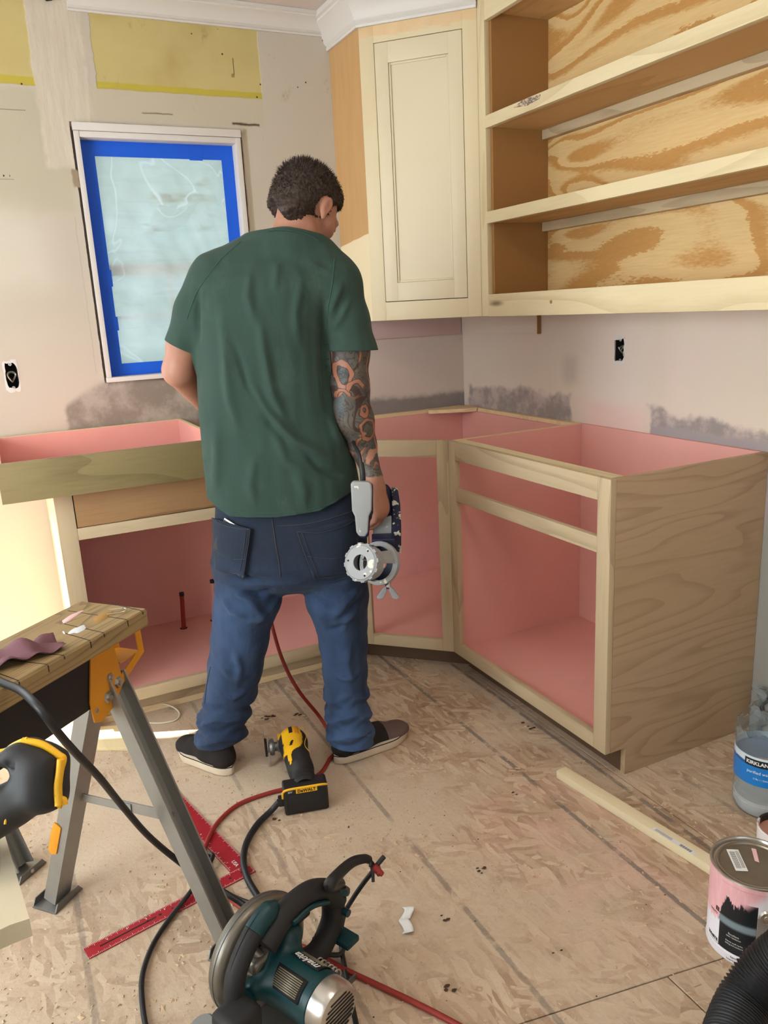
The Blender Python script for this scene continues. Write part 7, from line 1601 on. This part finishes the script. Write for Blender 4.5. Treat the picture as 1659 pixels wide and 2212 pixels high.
ea = math.atan2(-Fg.y, -Fg.x)-0.10; en = Vector((math.cos(ea), math.sin(ea), 0)); Me = alignM(cc+en*(R0-0.0005)+Vector((0, 0, 0.128)), en, (0, 0, 1))
lfin(lathe_bm([(0, 0.006), (0.007, 0.005), (0.008, 0.003), (0.010, 0.003), (0.011, 0.005), (0.014, 0.004), (0.016, 0.0), (0, 0)], 24), 'bail_ear', Me, M['chrome'], pc, auto=35)
# open can of pink paint behind it
oc = atz(1668, 1830, 0.0)+Rg*0.012; oc = atz(1640, 1790, 0.10)+Rg*0.058; oc.z = 0
op = empty('paint_can', tuple(oc), 'small open can of pink paint behind the closed can, at the right edge', 'paint can')
n = NT('small_can_smeared', 0.4, 0, 0.4); n.color(n.mix(n.smooth(n.noise(n.mapv(n.co(), (1, 1, 0.4)), 22.0, 3.0), 0.47, 0.52), srgb(230, 222, 218), srgb(28, 24, 24))); M['small_can'] = n.m
lathe('can_wall', [(0, 0.002), (0.055, 0.002), (0.056, 0.0), (0.057, 0.002), (0.057, 0.098), (0.0585, 0.100), (0.0575, 0.102), (0.054, 0.100), (0.054, 0.085)], M['small_can'], op, 48, Matrix.Translation(oc))
n = NT('wet_pink_brown', 0.15, 0, 0.5); n.color(srgb(186, 136, 118)); lathe('paint_surface', [(0.0539, 0.084), (0.0, 0.084)], n.m, op, 48, Matrix.Translation(oc))
# plastic water jug cut open
jc = atz(1583, 1742, 0.0)+Rg*0.076; jc.z = 0
jg = empty('water_jug', tuple(jc), 'clear water jug with cut off top and blue label, right edge', 'jug')
n = NT('clear_pet', 0.08, 0, 0.5); n.b.inputs['Transmission Weight'].default_value = 0.92; n.b.inputs['IOR'].default_value = 1.08; n.color(srgb(232, 238, 240)); n.bump(n.noise(n.co(), 30.0, 3.0), 0.4, 0.004); M['pet'] = n.m
bm = bmesh.new(); RJ = 0.074; prof = []; H_ = 0.235
for i in range(60):
    z_ = H_*i/59; r_ = RJ
    if z_ < 0.02: r_ = RJ-0.010*(1-z_/0.02)**2
    if 0.03 < z_ < 0.105: r_ = RJ-0.0022*(0.5-0.5*math.cos((z_-0.03)/0.0155*2*PI))
    if z_ > 0.20: r_ = RJ-0.10*(z_-0.20)**1.0*0.25
    prof.append((r_, z_))
rings = []
for (r_, z_) in prof:
    row_ = []
    for k_ in range(64):
        a = 2*PI*k_/64; cr_ = max(0, (z_-0.195)/0.04); rr = r_+cr_*0.004*math.sin(9*a+2)*math.sin(23*a); zz = z_+(cr_*0.008*math.sin(7*a+1)+cr_*0.004*math.sin(19*a) if z_ > 0.2 else 0)
        row_.append(bm.verts.new((rr*math.cos(a), rr*math.sin(a), zz+0.001)))
    rings.append(row_)
for i in range(59):
    for k_ in range(64): bm.faces.new((rings[i][k_], rings[i][(k_+1) % 64], rings[i+1][(k_+1) % 64], rings[i+1][k_]))
bm.faces.new(rings[0])
bo = lfin(bm, 'bottle_wall', Matrix.Translation(jc), M['pet'], jg, auto=60); q = bo.modifiers.new('t', 'SOLIDIFY'); q.thickness = 0.0008; q.offset = -1
lathe('white_residue', [(0, 0.003), (RJ-0.012, 0.003), (RJ-0.0025, 0.022), (RJ-0.0025, 0.040), (RJ-0.006, 0.043), (0, 0.040)], M['white_paint'], jg, 48, Matrix.Translation(jc))
def jlabel():
    n = NT('jug_label', 0.3, 0, 0.5); v = n.co(); X = n.xyz(v); z = X[2]; w_ = n.noise(v, 28.0, 4.0, 0.7)
    zz = n.mth('ADD', z, n.mth('MULTIPLY', n.mth('SUBTRACT', w_, 0.5), 0.012)); c = n.mix(n.smooth(zz, 0.156, 0.160), srgb(28, 120, 196), srgb(206, 218, 226)); c = n.mix(n.mth('MULTIPLY', n.smooth(n.mth('ABSOLUTE', n.mth('SUBTRACT', zz, 0.156)), 0.006, 0.002), 0.8), c, srgb(20, 70, 130)); n.color(c); return n.m
lathe('label', [(RJ+0.0004, 0.098), (RJ+0.0010, 0.0982), (RJ+0.0010, 0.178), (RJ+0.0004, 0.1782)], jlabel(), jg, 64, Matrix.Translation(jc))
def jug_text(s_, sx_, z_, size, mat, bold=0.0, off=0.0013): 
    t = can_text(s_, sx_, z_-0.016, size, mat, RJ+off, jc, jg, bold, -0.040); return t
jb_a = math.atan2(-Fg.y, -Fg.x)
bm = lathe_bm([(RJ+0.0011, 0.152), (RJ+0.0016, 0.152), (RJ+0.0016, 0.172), (RJ+0.0011, 0.172), (RJ+0.0011, 0.152)], 12, a0=jb_a-1.14, a1=jb_a-0.18); lfin(bm, 'name_plate', Matrix.Translation(jc), M['ink_black'], jg, auto=40)
jug_text('KIRKLAND', -0.009, 0.178, 0.0135, M['ink_white'], 0.0004, 0.0017); jug_text('purified water', -0.006, 0.152, 0.0115, M['ink_white'], 0.0, 0.0012); jug_text('3.78L / 1 Gallon', -0.002, 0.134, 0.006, M['ink_white'], 0, 0.0012)
# crumpled clear plastic strip standing behind the jug
bm = bmesh.new(); pb = atz(1662, 1600, 0.0); g_ = {}
for i in range(14):
    for j_ in range(20): g_[i, j_] = bm.verts.new((pb.x+0.06*(i/13-.5)+0.012*math.sin(j_*0.9+i), pb.y+0.03+0.015*math.sin(j_*0.7)+0.010*math.sin(i*1.3), 0.004+0.16*j_/19+0.005*math.sin(i*2.1)))
for i in range(13):
    for j_ in range(19): bm.faces.new((g_[i, j_], g_[i+1, j_], g_[i+1, j_+1], g_[i, j_+1]))
o = tag(fin(bm, 'plastic_wrap', M['pet'], smooth=True), 'crumpled clear plastic wrap by the wall behind the water jug', 'plastic wrap'); o.location.z = 0.0; q = o.modifiers.new('t', 'SOLIDIFY'); q.thickness = 0.0006

# square stick on the floor
s0, s1_ = atz(1202, 1681, 0), atz(1556, 1905, 0); d = (s1_-s0); d.z = 0; Ls = d.length+0.16; d.normalize(); nx_ = Vector((d.y, -d.x, 0)); nx_ = nx_ if nx_.dot(Rg) > 0 else -nx_; nx_ = -nx_ if False else nx_
Mst = Matrix(((d.x, nx_.x, 0, s0.x), (d.y, nx_.y, 0, s0.y), (0, 0, 1, 0.0005), (0, 0, 0, 1)))
stick = tag(lfin(bevel_all(box_bm(0, Ls, 0, 0.036, 0, 0.024), 0.001), 'wood_strip', Mst, wood('pale_strip', srgb(226, 212, 176), srgb(200, 180, 138), 'x', 1.4, 0.4, rings=4), None, auto=30), 'pale square wood strip with a barcode sticker on the floor before the base cabinet', 'wood strip')
sp_ = Mst.inverted() @ atz(1452, 1822, 0.02); 
stp = fin(box_bm(sp_.x-0.062, sp_.x+0.062, 0.0020, 0.0155, 0.0241, 0.0244), 'sticker', M['ink_white'], None); stp.parent = stick
for i in range(16):
    b_ = fin(box_bm(sp_.x+0.018+0.0021*i, sp_.x+0.018+0.0021*i+(0.0012 if i % 3 else 0.0007), 0.0040, 0.0125, 0.0244, 0.0246), 'barcode_bar', M['ink_black'], None); b_.parent = stick
for i in range(4):
    b_ = fin(box_bm(sp_.x-0.055, sp_.x-0.005, 0.0045+0.0025*i, 0.0053+0.0025*i, 0.0244, 0.0246), 'print_line', M['steel_dark'], None); b_.parent = stick
# corrugated vacuum hose
hpth = smooth_path([atz(1555, 2330, 0.055), atz(1580, 2235, 0.062), atz(1612, 2160, 0.085), atz(1665, 2092, 0.135), atz(1740, 2040, 0.20), atz(1830, 2010, 0.26)], 10)
seg_l = [0]; 
for a, b in zip(hpth, hpth[1:]): seg_l.append(seg_l[-1]+(b-a).length)
tot = seg_l[-1]; NN = int(tot/0.0016); dense = []
for i in range(NN+1):
    s_ = tot*i/NN; j_ = max(0, min(len(seg_l)-2, int(np.searchsorted(seg_l, s_))-1)); t_ = (s_-seg_l[j_])/max(1e-6, seg_l[j_+1]-seg_l[j_]); dense.append(hpth[j_].lerp(hpth[j_+1], min(1, max(0, t_))))
bm = tube_bm(dense, lambda t, i: 0.0450+0.0028*math.sin(i*0.0016/0.0072*2*PI), 36); bmesh.ops.recalc_face_normals(bm, faces=bm.faces)
tag(fin(bm, 'vacuum_hose', M['rubber'], smooth=True), 'wide black corrugated vacuum hose at the lower right corner', 'hose')
# wavy scrap of paper
bm = bmesh.new(); g_ = {}; pa, pb_ = atz(879, 1962, 0), atz(877, 2022, 0); dd = (pb_-pa); ww = Vector((-dd.y, dd.x, 0)).normalized()
for i in range(21):
    for j_ in range(5):
        u_ = i/20; p = pa+dd*u_+ww*((j_/4-.5)*0.022+0.006*math.sin(u_*9)); g_[i, j_] = bm.verts.new((p.x, p.y, 0.002+0.010*abs(math.sin(u_*7+0.3))*(0.5+j_/6)))
for i in range(20):
    for j_ in range(4): bm.faces.new((g_[i, j_], g_[i+1, j_], g_[i+1, j_+1], g_[i, j_+1]))
o = tag(fin(bm, 'paper_scrap', M['ink_white'], smooth=True), 'wavy scrap of white paper on the open floor right of the saw', 'paper'); q = o.modifiers.new('t', 'SOLIDIFY'); q.thickness = 0.0005
# offcuts by the sunlit patch
def offcut(pts, h_, label, mat, z0=0.0006, name='offcut'):
    P_ = [atz(a, b, z0) for a, b in pts]; return tag(fin(bevel_all(prism_bm([(p.x, p.y) for p in P_], z0, z0+h_), 0.0008, 1), name, mat), label, 'offcut')
offcut([(170, 1578), (262, 1572), (305, 1603), (298, 1622), (150, 1622)], 0.010, 'flat wood offcut lying in the sun patch behind the sawhorse legs', M['strip_pale'])
offcut([(150, 1548), (235, 1540), (240, 1552), (156, 1562)], 0.018, 'short pale batten on the floor at the left end of the sink cabinet', M['poplar_x'])
tb0 = atz(212, 1556, 0.0); tag(box('offcut', tb0.x-0.030, tb0.x+0.004, tb0.y+0.012, tb0.y+0.028, 0.0195, 0.085, M['strip_pale'], None, 0.001), 'small upright pale block beside the sink cabinet left foot', 'offcut').location = (0, 0, -0.019)
# shavings, chips and sawdust crumbs
rs = np.random.default_rng(11); NC = 5200; bm_v, bm_f = [], []
X_ = rs.uniform(-2.5, -0.35, NC*2); Y_ = rs.uniform(-2.6, -0.62, NC*2); dens = 0.55+0.45*np.sin(X_*5+1)*np.sin(Y_*4.0)+0.3*np.sin(X_*13+Y_*9); dens *= np.where(X_ < -1.25, 1.2, 0.8); keep = rs.uniform(0, 1, NC*2) < dens; X_, Y_ = X_[keep][:NC], Y_[keep][:NC]
for i in range(len(X_)):
    L = rs.uniform(0.0012, 0.0046)*(2.2 if rs.random() < 0.06 else 1); Wd = L*rs.uniform(0.2, 0.6); a = rs.uniform(0, 6.28); ca_, sa_ = math.cos(a), math.sin(a); h_ = rs.uniform(0.0005, 0.0022); b = len(bm_v)
    for (u_, v_, z_) in ((-L, -Wd, 0.0002), (L, -Wd, 0.0002), (L, Wd, h_), (-L, Wd, h_*0.6), (0, 0, h_*1.3+0.0006)): bm_v.append((X_[i]+u_*ca_-v_*sa_, Y_[i]+u_*sa_+v_*ca_, z_))
    bm_f += [(b, b+1, b+4), (b+1, b+2, b+4), (b+2, b+3, b+4), (b+3, b, b+4)]
me_ = bpy.data.meshes.new('wood_chips'); me_.from_pydata(bm_v, [], bm_f); me_.update()
M['chips'] = plain('wood_chip', srgb(198, 172, 140), 0.8, 0, 0.2, 0.18, 40.0)
o = link('wood_chips', me_, M['chips']); tag(o, 'fine wood chips and sawdust crumbs scattered over the floor', 'wood chips', kind='stuff')
bm = bmesh.new(); rk = random.Random(3)
for (px, py) in ((970, 2140), (960, 1985), (1210, 2062), (1105, 1555+160), (640, 1545), (575, 1552), (590, 1548), (350, 1745), (365, 1752), (600, 1770), (1125, 1562), (1145, 1573), (752, 1788), (1040, 1880)):
    c_ = atz(px, py, 0.0)
    for _ in range(rk.randint(2, 6)):
        r_ = rk.uniform(0.002, 0.006); q = bmesh.ops.create_icosphere(bm, subdivisions=1, radius=r_)['verts']
        for v_ in q: v_.co = Vector((c_.x+rk.uniform(-.00, .00)+v_.co.x*rk.uniform(.6, 2.0), c_.y+v_.co.y, 0.0008+abs(v_.co.z)*0.8))
        ox, oy = rk.uniform(-.012, .012), rk.uniform(-.012, .012)
        for v_ in q: v_.co.x += ox; v_.co.y += oy
o = fin(bm, 'dirt_crumbs', plain('dark_crumb', srgb(70, 48, 32), 0.85)); tag(o, 'small dark crumbs of dirt and bark on the floor', 'dirt', kind='stuff')
# pencilled scribble on the wall beside the cabinet
t = text_obj('wall_writing', 'W', 0.045, M['steel_dark'], None, Matrix.Identity(4), 0.0002, shear=0.3); place(t, frameM((-0.0008, -1.700, 0.075), (0, -1, 0), (0, 0, 1), (-1, 0, 0))); tag(t, 'dark handwritten letter low on the wall beside the cabinet end', 'writing')
